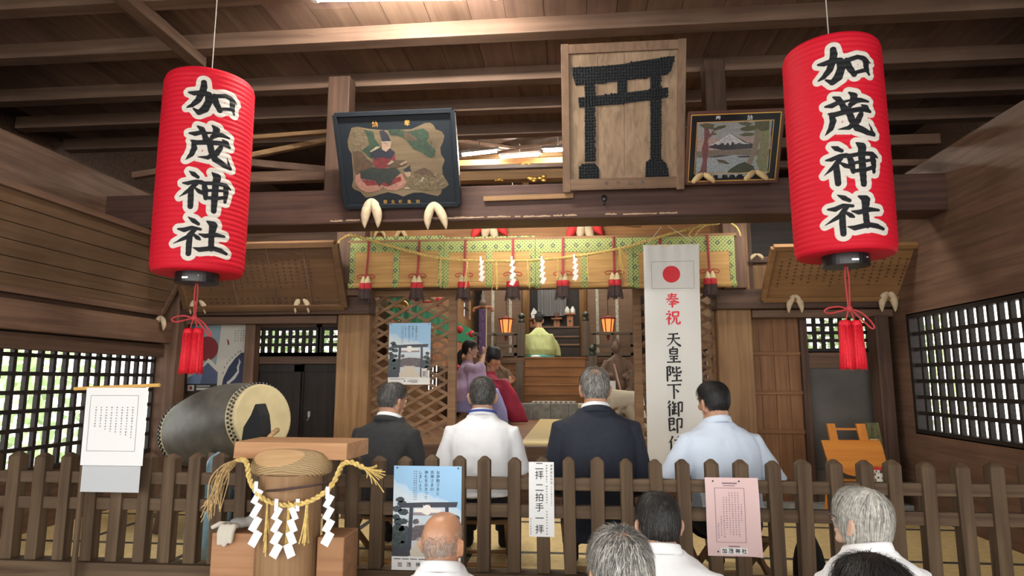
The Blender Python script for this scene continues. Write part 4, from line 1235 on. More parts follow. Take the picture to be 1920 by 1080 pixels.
def brush_char(sh, ch, x, y, size, mi, lift):
    for si, st in enumerate(BRUSH[ch].split('|')):
        ty = st[0]; pts = [V((float(a.split(',')[0])-50, float(a.split(',')[1])-50, 0)) for a in st[1:].split()]
        path = smoothpts(pts, 6) if ty in 'pn' else [pts[i].lerp(pts[i+1], k/6) for i in range(len(pts)-1) for k in range(6)]+[pts[-1]]
        q = []
        for i, p in enumerate(path):
            t = i/(len(path)-1)
            wd = 1.4*{'h': 2.7+1.6*max(0,t-.75)*4+.9*max(0,.12-t)*8, 'v': 4.0+.9*max(0,.12-t)*8-.5*max(0,t-.9)*10, 'p': 4.4*(1-t)**.7+.35, 'n': 1.6+4.2*t**1.3 if t < .88 else 5.2*(1-t)/.12+.3, 'd': 1.4+4.4*t, 't': 3.5}[ty]
            d = (path[min(i+1,len(path)-1)]-path[max(i-1,0)]).normalized(); nn = V((-d.y, d.x, 0))
            q.append((p+nn*wd, p-nn*wd))
        vs = []
        for a, b in q:
            for c in (a, b): vs.append(sh.pt(x+c.x/100*size/sh.w, y+c.y/100*size/sh.h, lift+.00008*si))
        sh.mb.add(vs, [(2*i, 2*i+1, 2*i+3, 2*i+2) for i in range(len(q)-1)], mi)
for ch, py, xx, mi in (('奉',570,.50,2), ('祝',602,.50,2), ('天',643,.505,1), ('皇',671,.505,1), ('陛',706,.50,1), ('下',738,.50,1), ('御',770,.505,1), ('即',800,.50,1), ('位',834,.50,1)):
    brush_char(sh, ch, xx, H(py), em*(1.0 if mi == 2 else 1.07), mi, .0025)
sh.build('banner_cloth', [CLOTH, INK, REDINK, GREYINK], root)
MB().tube([O+W+U*-.01, O+W+U*1.01], .007, 8).build('top_rod', plain('cream_rod', (.7,.62,.4), .6), root)
MB().tube([O+U*-.0+V((0,-.004,0)), O+U*1.0+V((0,-.004,0))], .007, 8).build('bottom_rod', plain('cream_rod_low', (.7,.62,.4), .6), root)
MB().tube([O+W+U*.06, P(1240,425,5.2)], .003, 5).tube([O+W+U*.97, P(1253,424,5.2)], .003, 5).build('hanging_string', plain('pale_string', (.6,.55,.45), .8), root)
# =================================================================== FENCE, NOTICES, POST, DRUM, RIGHT BAY
FY = 3.30
root = thing('wooden_fence', (0, FY, ZT), 'long low weathered picket fence across the front of the tatami floor', 'fence')
ppx = [274,318,365,410,453,495,537,578,620,661,708,757,808,860,907,964,1016,1066,1120,1174,1229,1280,1335,1390,1451,1507,1567,1624,1676]
xs = [P(px, 858, FY-.03).x for px in ppx]
while xs[0] > XL+.25: xs.insert(0, xs[0]-.150)
while xs[-1] < XR-.2: xs.append(xs[-1]+.152)
ztop = P(1016, 858, FY-.03).z; zs = P(300, 1056, FY-.03).z
rnd = random.Random(2)
for i, x in enumerate(xs):
    wd = .063+rnd.uniform(-.004,.004); dx = rnd.uniform(-.006,.006); zt_ = ztop+rnd.uniform(-.006,.006)
    m = MB(); y0, y1 = FY-.032, FY+.032; h = .022
    b = [(x-wd/2+dx,y0,zs),(x+wd/2+dx,y0,zs),(x+wd/2+dx,y1,zs),(x-wd/2+dx,y1,zs)]
    t = [(x-wd/2,y0,zt_-h),(x+wd/2,y0,zt_-h),(x+wd/2,y1,zt_-h),(x-wd/2,y1,zt_-h)]
    k = wd*.16; q = [(x-k,y0+.024,zt_),(x+k,y0+.024,zt_),(x+k,y1-.024,zt_),(x-k,y1-.024,zt_)]
    m.loft([b, t, q]); m.build('picket', W_FENCE['z'], root, bevel=.004)
for py0, py1 in ((895,918), (946,970)):
    za, zb = P(1000, py1, FY).z, P(1000, py0, FY).z
    MB().box((XL+.05, FY-.016, za), (XR-.05, FY+.016, zb)).build('rail', W_FENCE['x'], root, bevel=.003)
MB().box((XL+.05, FY-.055, ZT), (XR-.05, FY+.055, zs)).build('sill', W_FENCE['x'], root, bevel=.005)

# ---- posters with the gate
def grad_mat(name, stops, diag=.25):
    m, n, b = _mat(name); tc = n.nodes.new('ShaderNodeTexCoord'); sp = n.nodes.new('ShaderNodeSeparateXYZ'); n.links.new(tc.outputs['Generated'], sp.inputs[0])
    nz = n.nodes.new('ShaderNodeTexNoise'); nz.inputs['Scale'].default_value = 3.5; nz.inputs['Detail'].default_value = 5; n.links.new(tc.outputs['Generated'], nz.inputs['Vector'])
    a = n.nodes.new('ShaderNodeMath'); a.operation = 'MULTIPLY_ADD'; a.inputs[1].default_value = diag; n.links.new(sp.outputs[0], a.inputs[0]); n.links.new(sp.outputs[2], a.inputs[2])
    c = n.nodes.new('ShaderNodeMath'); c.operation = 'MULTIPLY_ADD'; c.inputs[1].default_value = .28; n.links.new(nz.outputs[0], c.inputs[0]); n.links.new(a.outputs[0], c.inputs[2])
    rp = n.nodes.new('ShaderNodeValToRGB')
    for i, (p, col) in enumerate(stops):
        e = rp.color_ramp.elements[i] if i < 2 else rp.color_ramp.elements.new(p)
        e.position = p; e.color = (*col, 1)
    n.links.new(c.outputs[0], rp.inputs[0]); n.links.new(rp.outputs[0], b.inputs['Base Color']); b.inputs['Roughness'].default_value = .35
    return m
SKYP = grad_mat('printed_sky', ((.30,(.70,.72,.72)),(.74,(.56,.66,.72)),(.90,(.62,.72,.78)),(1.0,(.45,.64,.82)),(1.0,(.30,.55,.80))))
PD = plain('printed_dark_blue', (.030,.036,.055), .4); PT = plain('printed_tree', (.035,.055,.058), .4, var=.5, vscale=60); PF = plain('printed_far_wood', (.11,.09,.10), .4, var=.4, vscale=60)
PB = plain('printed_path', (.60,.54,.44), .4); PG = plain('printed_glow', (.86,.82,.76), .4); PR = plain('printed_dusk', (.30,.24,.25), .4); PBL = plain('printed_rail', (.55,.58,.62), .4)
def gate_poster(O, U, W, label, big):
    sh = Sheet(O, U, W, .0015)
    rnd = random.Random(6)
    base = .872 if big else .885
    def blob(cx, cy, rx, ry, mi, lift, n=22, j=.2):
        sh.poly([(min(max(cx+rx*math.cos(2*PI*i/n)*(1+rnd.uniform(-j,j)), .0), 1), min(max(cy+ry*math.sin(2*PI*i/n)*(1+rnd.uniform(-j,j)), 0), base)) for i in range(n)], mi, lift)
    sh.rect(.0, .55, 1, base, 7, .0003)
    sh.poly([(.27,.60),(.40,.575),(.5,.565),(.62,.57),(.77,.58),(.77,.72),(.27,.72)], 4, .0005)
    sh.rect(0, .62, .27, base, 3, .0005)
    # trees
    for cx, cy, rx, ry in ((.10,.33,.06,.025),(.13,.37,.07,.03),(.06,.42,.07,.03),(.15,.45,.08,.03),(.05,.50,.06,.03),(.12,.54,.11,.03),(.08,.60,.09,.04),(.18,.62,.08,.04),(.10,.70,.11,.05),(.16,.78,.10,.05)):
        blob(cx, cy, rx, ry, 3, .0007)
    for cx, cy, rx, ry in ((.93,.50,.05,.03),(.90,.56,.08,.03),(.95,.62,.06,.05),(.88,.68,.09,.06),(.92,.78,.09,.08)): blob(cx, cy, rx, ry, 3, .0007)
    for cx, cy in ((.34,.54),(.36,.60)): blob(cx, cy, .05, .025, 4, .0007)
    sh.rect(.76, .60, 1, base, 3, .0006)
    # path
    sh.poly([(.40,.70),(.60,.70),(.78,base),(.20,base)], 5, .0008)
    for s, a in ((-1, .40), (1, .60)):
        for q in (0, .018): sh.poly([(a, .685+q),(a, .692+q),(a+s*.14,.765+q*1.8),(a+s*.14,.755+q*1.8)], 9, .0009)
    sh.poly([(0,.78),(.14,.80),(.24,.74),(.27,base-.01),(.22,base),(0,base)], 2, .0009)
    # gate
    sh.poly([(.07,.365),(.5,.352),(.95,.345),(.93,.395),(.5,.402),(.10,.410)], 2, .001)
    sh.poly([(.28,.452),(.74,.452),(.74,.478),(.28,.48)], 8, .001)
    sh.poly([(.245,.40),(.300,.40),(.280,.80),(.215,.82)], 2, .0011); sh.poly([(.765,.395),(.815,.395),(.835,.78),(.775,.78)], 2, .0011)
    # low sun and its rays between the bars
    for k in range(14):
        a = 2*PI*k/14+.1; w_ = .035; r = .115 if k % 2 else .08
        sh.poly([(.5+r*math.cos(a), .425+r*.5*math.sin(a)), (.5+.03*math.cos(a+PI/2), .425+.02*math.sin(a+PI/2)), (.5+.03*math.cos(a-PI/2), .425+.02*math.sin(a-PI/2))], 6, .0012)
    sh.disc(.5, .425, .07*sh.w, 6, .0013)
    sh.rect(.32, .415, .70, .447, 6, .0009)
    # white foot strip
    sh.rect(0, base, 1, 1, 1, .0013)
    size = .0385*sh.h if big else .036*sh.h
    for k, t in enumerate(('お伊勢さまと', '氏神さまの', '神札をおまつり', 'しましょう')):
        sh.vtext(t, .655-.0865*k, .042, size, 10, 1.06, .004)
    for k in (.335, .305): sh.dashes(k, .05, .33, .010*sh.h/.55, 11, seed=int(k*100))
    if big:
        for k in range(5): sh.rect(.03+.12*k, base+.018, .13+.12*k, base+.028, 11, .0017)
        for k, ch in enumerate('加茂神社'): sh.char(ch, .12+.132*k, .948, .048*sh.h, 10, .015, .0022)
    else:
        sh.rect(.80, .745, .92, base-.005, 1, .0014); sh.rect(.82, .78, .90, base-.015, 8, .0016); sh.rect(.79, .735, .93, .755, 5, .0016)
        sh.rect(.935, .77, .985, base-.005, 1, .0014)
        sh.disc(.40, .945, .018*sh.w, 11, .0017); 
        for y, a, b in ((.925,.50,.72),(.945,.47,.71),(.962,.55,.71),(.905,.04,.40)): sh.rect(a, y, b, y+.009, 11, .0017)
    for x in (.05, .95): sh.disc(x, .02, .008*sh.w+.0015, 2, .002)
    o = sh.build('poster', [SKYP, WHITE, PD, PT, PF, PB, PG, PBL, PR, PBL, INK, GREYINK])
    return tag(o, label, 'poster', 'shrine gate posters')
O = P(734, 1068, FY-.036); U = V((P(866,1068,FY).x-O.x, 0, 0)); W = V((0, 0, P(740,873,FY-.036).z-O.z))
gate_poster(O, U, W, 'blue sky gate poster pinned to the picket fence behind the bald man', True)
O = P(727, 721, YF+.105); U = V((P(806,721,YF+.105).x-O.x, 0, .0)); W = V((0, 0, P(728,606,YF+.105).z-O.z))
gate_poster(O, U, W, 'small blue sky gate poster fixed to the left lattice door', False)

# ---- narrow bowing instructions sheet
O = P(992, 1006, FY-.036); U = V((P(1040,1006,FY).x-O.x, 0, 0)); W = V((0, 0, P(993,866,FY-.036).z-O.z))
sh = Sheet(O, U, W, .0012)
pos = [(.055,'二'),(.175,'拝'),(.345,'二'),(.475,'拍'),(.61,'手'),(.755,'一'),(.90,'拝')]
for y, ch in pos: sh.char(ch, .42, y, .355*sh.w, 1, .006)
for k, ch in enumerate('神霊拝礼作法'): sh.char(ch, .90, .05+.046*k, .105*sh.w, 2, .01)
sh.dashes(.90, .33, .58, .07*sh.w, 2, seed=4)
for a, b, sd_ in ((.04,.27,5),(.32,.55,6),(.66,.97,7)): sh.dashes(.71, a, b, .085*sh.w, 2, seed=sd_)
sh.dashes(.07, .76, .98, .075*sh.w, 2, seed=8)
tag(sh.build('instruction_sheet', [PAPER, INK, GREYINK]), 'narrow white sheet with bowing instructions in black characters on the fence', 'notice')

# ---- pink notice, curling at its right edge
O = P(1328, 1042, FY-.038); U = V((P(1425,1042,FY).x-O.x, 0, 0)); W = V((P(1321,895,FY).x-P(1328,1042,FY).x, 0, P(1321,895,FY-.038).z-O.z))
bend = lambda x, y: .02*max(0, x-.75)**2*16*max(0,y-.1)+.004*math.sin(y*6)
sh = Sheet(O, U, W, .001, 0, bend, 14, 14)
sh.frame(.17, .13, .70+.03, .83, .0022, 2, .0012)
sh.rect(.32, .062, .60, .082, 2, .001); sh.rect(.34, .098, .56, .108, 2, .001)
for k in range(9):
    x = .66-.055*k; y0 = [.34,.19,.19,.19,.19,.25,.25,.50,.59][k]; y1 = [.56,.76,.75,.74,.73,.66,.77,.76,.78][k]
    sh.dashes(x, y0, y1, .0085, 2, seed=60+k)
sh.rect(.39, .87, .60, .885, 2, .001)
sh.rect(.24, .895, .74, .975, 1, .0012)
for k, ch in enumerate('加茂神社'): sh.char(ch, .31+.122*k, .935, .024, 3, .02, .0022)
for x, y in ((.15,.045),(.19,.945),(.64,.045)): sh.disc(x, y, .004, 3, .002)
tag(sh.build('notice', [PINK, WHITE, plain('purple_ink', (.25,.16,.20), .8), INK]), 'pink printed notice with a curled edge pinned to the fence', 'notice')

# ---- white notices hanging at the left end, on a yellow stick
NY = 3.16
O = P(150, 872, NY); U = V((P(267,872,NY).x-O.x, 0, 0)); W = V((P(278,727,NY).x-P(267,872,NY).x, 0, P(278,727,NY).z-O.z))
sh = Sheet(O, U, W, .001)
sh.frame(.08, .10, .86, .82, .002, 1, .001)
for k in range(8): sh.dashes(.78-.085*k, .25, .25+.4*(1-.05*k), .011, 1, seed=80+k)
tag(sh.build('notice', [PAPER, GREYINK]), 'large white framed notice hanging at the left end of the fence', 'notice')
O = P(150, 922, NY+.02); U = V((P(255,922,NY).x-O.x, 0, 0)); W = V((0, 0, P(262,860,NY).z-O.z))
tag(Sheet(O, U, W, .001).build('notice', [plain('thin_grey_paper', (.62,.64,.66), .8, trans=.3)]), 'plain grey white sheet hanging below the framed white notice', 'notice')
m = MB().tube([P(140,729,NY+.01), P(299,722,NY+.01)], .0095, 8)
root = thing('notice_stand', P(150,870,NY+.03), 'yellow stick on a plain post carrying the white notices at the left', 'stand')
m.build('stick', plain('yellow_stick', (.62,.36,.10), .5), root)
a = P(170,728,NY+.04); MB().tube([a, V((a.x,a.y,0))], .014, 8).build('post', W_FENCE['z'], root)

# ---- log post with plank, rope and paper
SY = 2.86
root = thing('offering_post', (P(545,1000,SY).x, SY, 0), 'thick pale log post with a rounded cap carrying a cedar plank', 'post')
cx = P(546, 900, SY).x; LOGW = wood('log_wood', (.22,.125,.060), (.34,.20,.10), 'z', bump=.35, sc=.8)
def ringwood():
    m, n, b = _mat('ring_grain_wood'); tc = n.nodes.new('ShaderNodeTexCoord'); mp = n.nodes.new('ShaderNodeMapping'); mp.inputs['Scale'].default_value = (5, 9, 16); mp.inputs['Location'].default_value = (cx*-5, 0, 0)
    wv = n.nodes.new('ShaderNodeTexWave'); wv.wave_type = 'RINGS'; wv.inputs['Scale'].default_value = 3.2; wv.inputs['Distortion'].default_value = 5; wv.inputs['Detail'].default_value = 2.5; wv.inputs['Detail Scale'].default_value = .8
    rp = n.nodes.new('ShaderNodeValToRGB'); rp.color_ramp.elements[0].color = (.20,.125,.055,1); rp.color_ramp.elements[1].color = (.40,.28,.135,1)
    n.links.new(tc.outputs['Object'], mp.inputs[0]); n.links.new(mp.outputs[0], wv.inputs[0]); n.links.new(wv.outputs[0], rp.inputs[0]); n.links.new(rp.outputs[0], b.inputs['Base Color']); b.inputs['Roughness'].default_value = .7
    return m
RINGW = ringwood()
zc0 = P(546, 902, SY-.18).z; zc1 = P(546, 845, SY-.08).z
rl = 57*pxm(SY)
MB().lathe([(rl*1.03, 0), (rl*1.0, zc0*.5), (rl*.99, zc0+.01)], 40, M=Matrix.Translation((cx, SY, 0))).build('log', LOGW, root, smooth=False)
rc = 78*pxm(SY); H_ = zc1-zc0
m = MB(); m.lathe([(rc*.86,0),(rc*.97,.012),(rc*1.0,H_*.30),(rc*.985,H_*.5),(rc*.93,H_*.68),(rc*.82,H_*.84),(rc*.62,H_*.95),(rc*.3,H_*1.0),(.002,H_*1.01)], 56, M=Matrix.Translation((cx, SY, zc0)) @ Matrix.Scale(.62,4,(0,1,0)))
me_ = m.build('log_cap', [RINGW, W_PALE['x']], root, smooth=False)
bm = bmesh.new(); bm.from_mesh(me_.data)
nrm = V((-.12, -.62, .78)).normalized()
g = bmesh.ops.bisect_plane(bm, geom=bm.verts[:]+bm.edges[:]+bm.faces[:], plane_co=V((cx-.02, SY-rc*.40, zc0+H_*.70)), plane_no=nrm, clear_outer=True)
ed = [e for e in g['geom_cut'] if isinstance(e, bmesh.types.BMEdge)]
r_ = bmesh.ops.contextual_create(bm, geom=ed)
for f in r_['faces']: f.material_index = 1
bm.to_mesh(me_.data); bm.free()
# plank
pa, pb = P(432, 861, SY-.02), P(650, 861, SY-.02); zt_ = P(540, 830, SY-.02).z
m = MB(); m.add([(pa.x,SY+.0,pa.z),(pb.x,SY-.02,pa.z),(pb.x+.015,SY+.24,pa.z),(pa.x-.0,SY+.26,pa.z),(pa.x+.004,SY+.0,zt_),(pb.x,SY-.02,zt_),(pb.x+.015,SY+.24,zt_),(pa.x,SY+.26,zt_)],
      [(0,3,2,1),(4,5,6,7),(0,1,5,4),(1,2,6,5),(2,3,7,6),(3,0,4,7)])
m.build('plank', wood('cedar_plank', (.34,.165,.075), (.52,.30,.15), 'x', c3=(.85,.8,.75)), root, bevel=.004)
BLK = wood('cedar_block', (.27,.13,.060), (.40,.21,.105), 'x', c3=(.8,.75,.7))
for x0, x1, yt, nm in ((404, 486, 997, 'l'), (600, 650, 1000, 'r')):
    a, b = P(x0, 1000, SY-.02), P(x1, 1000, SY-.02); z = P(445, yt, SY-.02).z
    MB().box((a.x, SY-.05, 0), (b.x, SY+.14, z)).build('side_block', BLK, root, bevel=.006)
c = P(490, 922, SY-.13); d = P(612, 907, SY-.10)
MB().tube(smoothpts([c+V((-.02,.12,-.005)), c+V((0,.03,0)), P(520,919,SY-.155), P(560,914,SY-.155), P(595,909,SY-.14), d+V((.01,.08,0))], 6), .005, 6).build('binding_cord', plain('dark_cord', (.05,.025,.02), .8), root)
# rope over the post
q = SY-rc*.62-.02
rp2 = [P(445,862,SY+.04), P(458,863,SY-.06), P(464,872,SY-.12), P(466,890,q+.02), P(474,912,q-.0), P(490,932,q-.01), P(515,944,q-.01), P(545,947,q-.01), P(580,940,q-.01), P(610,922,q-.01), P(627,902,q), P(637,880,q+.03), P(645,869,q+.06), P(660,867,q+.06), P(682,877,q+.05)]
root2 = thing('straw_rope', rp2[7], 'new yellow straw rope looped over the log post', 'rope')
m = MB(); rope(m, rp2, .0105, .05); m.build('twisted_rope', STRAW, root2, smooth=True)
m = MB(); wisps(m, rp2[-1], P(706,888,q+.05)-rp2[-1], .085, 24, .012, .0022, 0, 3, 0); m.build('cut_end', STRAW, root2)
m = MB(); a = rp2[0]; rnd = random.Random(12)
for k in range(26):
    e = V((rnd.gauss(0,.012), rnd.gauss(0,.012), 0)); ln = rnd.uniform(.45, 1.0)
    b = P(425+rnd.uniform(-6,6), 875, SY+.0); d_ = P(408+rnd.uniform(-10,8), 905, SY-.02); f_ = P(400+rnd.uniform(-24,14), 905+ln*75, SY-.03)
    m.tube(smoothpts([a+e*.3, b+e, d_+e, f_], 4), .0022, 4)
m.build('frayed_end', STRAWDRY, root2)
desc = ['leftmost of the four on the log post', 'second from the left on the log post', 'third from the left on the log post', 'rightmost of the four on the log post']
for i, (px, py, h) in enumerate(((478,916,103), (516,949,90), (556,949,90), (612,926,90))):
    shide(P(px, py, q-.012-.01*(i % 2)), h*pxm(q), .047, 'large zigzag white paper streamer, '+desc[i], 30+i, 'paper streamers on the log post', tilt=(i == 2))
for i, (px, py, h, n_) in enumerate(((501,944,88,7), (541,940,100,10), (576,944,84,5))):
    m = MB(); wisps(m, P(px, py, q-.004), (0,0,-1), h*pxm(q)*1.0, n_, .006, .0034, 0, 70+i, 0)
    tag(m.build('straw_tuft', STRAW), ['straw bundle hanging from the post rope, left one', 'thick straw bundle hanging from the middle of the post rope', 'thin straw bundle hanging from the post rope, right one'][i], 'straw', 'straw bundles on the log post')

# =================================================================== fused soft shapes
def fuse(mb, voxel=.008, smooth=6, disp=0, dscale=14, seed=0, fac=.5):
    me = bpy.data.meshes.new('tmp'); me.from_pydata(mb.v, [], mb.f)
    bm = bmesh.new(); bm.from_mesh(me); bmesh.ops.recalc_face_normals(bm, faces=bm.faces); bm.to_mesh(me); bm.free()
    o = bpy.data.objects.new('tmp', me); COL.objects.link(o)
    r = o.modifiers.new('r', 'REMESH'); r.mode = 'VOXEL'; r.voxel_size = voxel; r.adaptivity = 0
    if smooth:
        s = o.modifiers.new('s', 'SMOOTH'); s.iterations = smooth; s.factor = fac
    dg = bpy.context.evaluated_depsgraph_get(); dg.update()
    out = bpy.data.meshes.new_from_object(o.evaluated_get(dg))
    bpy.data.objects.remove(o)
    if disp:
        off = V((seed*3.7, seed*1.3, seed*7.1))
        nn = [v.normal.copy() for v in out.vertices]
        for v, n_ in zip(out.vertices, nn):
            p = v.co*dscale; p = V((p.x, p.y, p.z*.55))+off
            v.co += n_*disp*(noise.noise(p)+.5*noise.noise(p*2.1))
    return out
def mesh_obj(name, me, mats, parent=None, smooth=True, local=True):
    if not isinstance(mats, (list, tuple)): mats = [mats]
    me.materials.clear()
    for m in mats: me.materials.append(m)
    me.polygons.foreach_set('use_smooth', [smooth]*len(me.polygons))
    o = bpy.data.objects.new(name, me); COL.objects.link(o); me.name = name
    if parent is not None:
        if local: o.parent = parent
        else: put(o, parent)
    return o

# ---- work gloves on the left block
gz = P(445, 1000, SY-.02).z
m = MB(); c = P(440, 988, SY+.0); c.z = gz+.030
root = thing('work_glove', (c.x, c.y, gz), 'crumpled grey and white work glove lying on the left cedar block', 'glove')
k = MB().ball(c+V((.025,0,.012)), (.05,.04,.024), 8)
k.tube([c+V((.06,.01,.015)), c+V((.085,.012,.02)), c+V((.10,.01,.03))], [.028,.026,.03], 10)
mesh_obj('glove_back', fuse(k, .006, 4), plain('grey_knit', (.25,.24,.22), .9), root, local=False)
k = MB()
k.tube([c+V((-.02,-.01,.004)), c+V((-.055,-.025,.010)), c+V((-.085,-.045,-.004))], [.014,.0135,.010], 8)
for dx, ln in ((-.022,.055), (.004,.062), (.030,.048)):
    a = c+V((dx,-.03,.006)); k.tube([a, a+V((-.003,-.030,.002)), a+V((-.006,-.040,-.02)), a+V((-.010,-.038,-.02-ln))], [.014,.0145,.014,.010], 8)
mesh_obj('glove_fingers', fuse(k, .005, 3), plain('white_rubber', (.50,.46,.38), .7), root, local=False)

# ---- big barrel drum on its stand
hc = P(494, 783, 4.55); nx = V((.90,-.43,.17)).normalized(); DL = .91
zax = nx; xax = V((0,0,1)).cross(zax).normalized(); yax = zax.cross(xax)
bc_ = hc-nx*DL
DM = Matrix(((xax.x,yax.x,zax.x,bc_.x),(xax.y,yax.y,zax.y,bc_.y),(xax.z,yax.z,zax.z,bc_.z),(0,0,0,1)))
root = thing('barrel_drum', (hc.x-.45, hc.y+.2, ZT), 'huge dark barrel drum with a pale skin head on its stand behind the fence', 'drum')
R0 = .238
prof = [(R0+(.31-R0)*math.sin(PI*t)**.9, DL*t) for t in np.linspace(0.0, 1, 25)]
dm = plain('dark_drum_wood', (.100,.095,.080), .42, var=.35, vscale=9, bump=.08, bscale=30)
MB().lathe(prof, 64, M=DM, caps=False).build('drum_shell', dm, root, smooth=True)
SKIN_D = plain('drum_hide', (.60,.51,.29), .6, var=.12, vscale=7)
for s in (0, 1):
    z = DL if s else 0; dz = -1 if s else 1
    m = MB().lathe([(.001,z-dz*.006),(R0-.01,z-dz*.006),(R0+.004,z-dz*.002),(R0+.008,z+dz*.01),(R0+.022,z+dz*.075),(R0+.020,z+dz*.077),(R0-.0,z+dz*.02),(.001,z+dz*.005)], 64, M=DM)
    hd = m.build('drum_head', SKIN_D, root, smooth=False)
    nm = MB()
    for rw, zz in ((0,.022),(1,.05)):
        for k in range(52):
            a = 2*PI*(k+.5*rw)/52; r = R0+.010+.014*(zz/.075)
            nm.ball(DM @ V((r*math.cos(a), r*math.sin(a), z+dz*zz)), .0105, 5)
    nm.build('tack_ring', BLACKLAC, hd)
m = MB().ball(DM @ V((.0,0,0)) + V((0,0,0)), .001, 3)
ring = DM @ V((0, .285, DL*.55))
MB().tube([ring+V((.035*math.cos(a)*nx.x, .035*math.cos(a)*nx.y, .012+.004*math.sin(2*a)))+xax*(.03*math.sin(a)) for a in np.linspace(0, 2*PI, 20)], .005, 6).lathe([(.03,0),(.028,.008),(.001,.012)], 16, M=Matrix.Translation(ring-V((0,0,.006)))).build('ring_handle', BLACKLAC, root)
st = MB()
for t in (.22, .78):
    p = DM @ V((0,0,DL*t)); 
    for s in (-1, 1):
        q = p+xax*s*.30; q.z = ZT
        st.beam(q, p+xax*s*.235+V((0,0,-.20)), .07, .055)
        q2 = p-xax*s*.30; q2.z = ZT
    e0 = p+xax*.30; e1 = p-xax*.30; e0.z = e1.z = ZT+.16
    st.beam(e0, e1, .05, .06)
    e0 = p+xax*.24; e1 = p-xax*.24; e0.z = e1.z = p.z-.30
    st.beam(e0, e1, .05, .05)
for s in (-1, 1):
    a = DM @ V((0,0,DL*.05)); b = DM @ V((0,0,DL*.95)); a += xax*s*.28; b += xax*s*.28; a.z = b.z = ZT+.22
    st.beam(a, b, .05, .06)
st.build('stand', W_BEAM['z'], root, bevel=.005)
# pointed black cloth in front of the drum, drumstick
a = P(489, 757, 3.85)
k = MB().loft([[V((a.x+dx*.9+ox, 3.85+dy, z)) for dx, dy in ((-1*w_,-.06),(.62*w_,-.06),(.62*w_,.06),(-1*w_,.06))] for w_, z, ox in ((.14,ZT,0),(.12,1.1,0),(.082,P(489,800,3.85).z,-.0),(.045,P(489,778,3.85).z,.008),(.008,a.z,.0))])
o = k.build('draped_stand', plain('black_cloth', (.013,.014,.016), .9), None, bevel=.012, seg=3)
tag(o, 'pointed black cloth cover standing in front of the pale drumhead', 'cover')
a = P(520, 806, 3.9); b = P(506, 818, 3.78); d = (b-a)
e = V((b.x-.05, 3.66, ZT)); 
o = MB().tube([a, b, e], [.016,.016,.014], 10).build('drumstick', W_PALE['z'], smooth=True)
tag(o, 'thick pale drumstick leaning beside the black cloth at the drumhead', 'drumstick')
# bluish plastic bag behind the fence
c = P(395, 985, 3.8); k = MB()
k.ball(V((P(385,1000,3.72).x, 3.72, ZT+.19)), (.10,.12,.19), 10); k.ball(V((P(392,930,3.72).x, 3.78, ZT+.33)), (.10,.10,.28), 10); k.ball(V((P(396,900,3.72).x, 3.78, ZT+.55)), (.06,.06,.12), 10)
me_ = fuse(k, .014, 3, .03, 9, 3)
o = mesh_obj('plastic_bag', me_, plain('pale_blue_plastic', (.25,.42,.50), .25, var=.3, vscale=9))
tag(o, 'pale blue plastic bag on the tatami behind the left pickets', 'bag')
# black rounded bag at the right
c = P(1516, 1040, 3.78)
k = MB().loft([[V((c.x+sx*wd, 3.78+sy*dp, z)) for sx, sy in ((math.cos(a), math.sin(a)) for a in np.linspace(0,2*PI,24,endpoint=False))] for wd, dp, z in ((.078,.06,ZT),(.085,.07,ZT+.05),(.082,.07,ZT+.13),(.068,.06,ZT+.19),(.035,.04,P(1516,1000,3.78).z-.004),(.006,.01,P(1516,998,3.78).z))])
o = k.build('shoulder_bag', plain('black_bag_cloth', (.008,.008,.009), .85), smooth=True); tag(o, 'black rounded bag standing on the tatami behind the right pickets', 'bag')
k = MB().tube(smoothpts([P(1436,1076,3.8), P(1450,1072,3.82), P(1463,1078,3.8)], 3), .03, 8)

# ---- right bay: orange slatted seat, olive broom, tin
OY = 5.35
root = thing('folding_chair', (P(1596,880,OY).x, OY, ZT), 'orange varnished wooden folding seat by the right wall', 'seat')
def o6(x, y): return P(1500+x/6, 780+y/6, OY)
pts = [(232,270),(560,268),(890,275),(905,330),(925,450),(938,540),(920,580),(850,605),(760,640),(650,665),(560,662),(490,645),(400,600),(300,540),(270,450)]
w0 = [o6(x, y) for x, y in pts]
m = MB(); a = [V((p.x, OY-.02+(p.z-w0[0].z)*.25, p.z)) for p in w0]; b = [p+V((0,.022,0)) for p in a]; n_ = len(a)
m.add(a+b, [tuple(range(n_))[::-1], tuple(range(n_,2*n_))]+[(i,(i+1)%n_,(i+1)%n_+n_,i+n_) for i in range(n_)])
m.build('seat_board', W_ORNG['x'], root, bevel=.004)
for x0, x1, x2, x3 in ((318,405,345,435), (648,745,680,775)):
    m = MB()
    t0, t1 = o6(x0, 90), o6(x1, 88); b0, b1 = o6(x2, 275), o6(x3, 278)
    m.add([(t0.x,OY+.02,t0.z),(t1.x,OY+.02,t1.z),(b1.x,OY+.0,b1.z),(b0.x,OY+.0,b0.z),(t0.x,OY+.05,t0.z),(t1.x,OY+.05,t1.z),(b1.x,OY+.03,b1.z),(b0.x,OY+.03,b0.z)],
          [(0,1,2,3),(7,6,5,4),(0,4,5,1),(1,5,6,2),(2,6,7,3),(3,7,4,0)])
    m.build('upright', W_ORNG['z'], root, bevel=.003)
a, b = o6(410, 150), o6(655, 150); MB().box((a.x, OY+.025, a.z-.008), (b.x, OY+.045, a.z+.008)).build('rung', W_ORNG['x'], root)
for x in (370, 820):
    p = o6(x, 560); MB().beam(V((p.x, OY+.03, p.z+.1)), V((p.x+(.03 if x > 500 else -.03), OY+.10, ZT)), .03, .04).build('leg', W_ORNG['z'], root)
p = o6(580, 730); MB().box((p.x-.16, OY+.0, p.z-.02), (p.x+.16, OY+.05, p.z+.012)).build('lower_rail', W_ORNG['x'], root)
c = P(1640, 800, 5.75); m = MB()
rnd = random.Random(9)
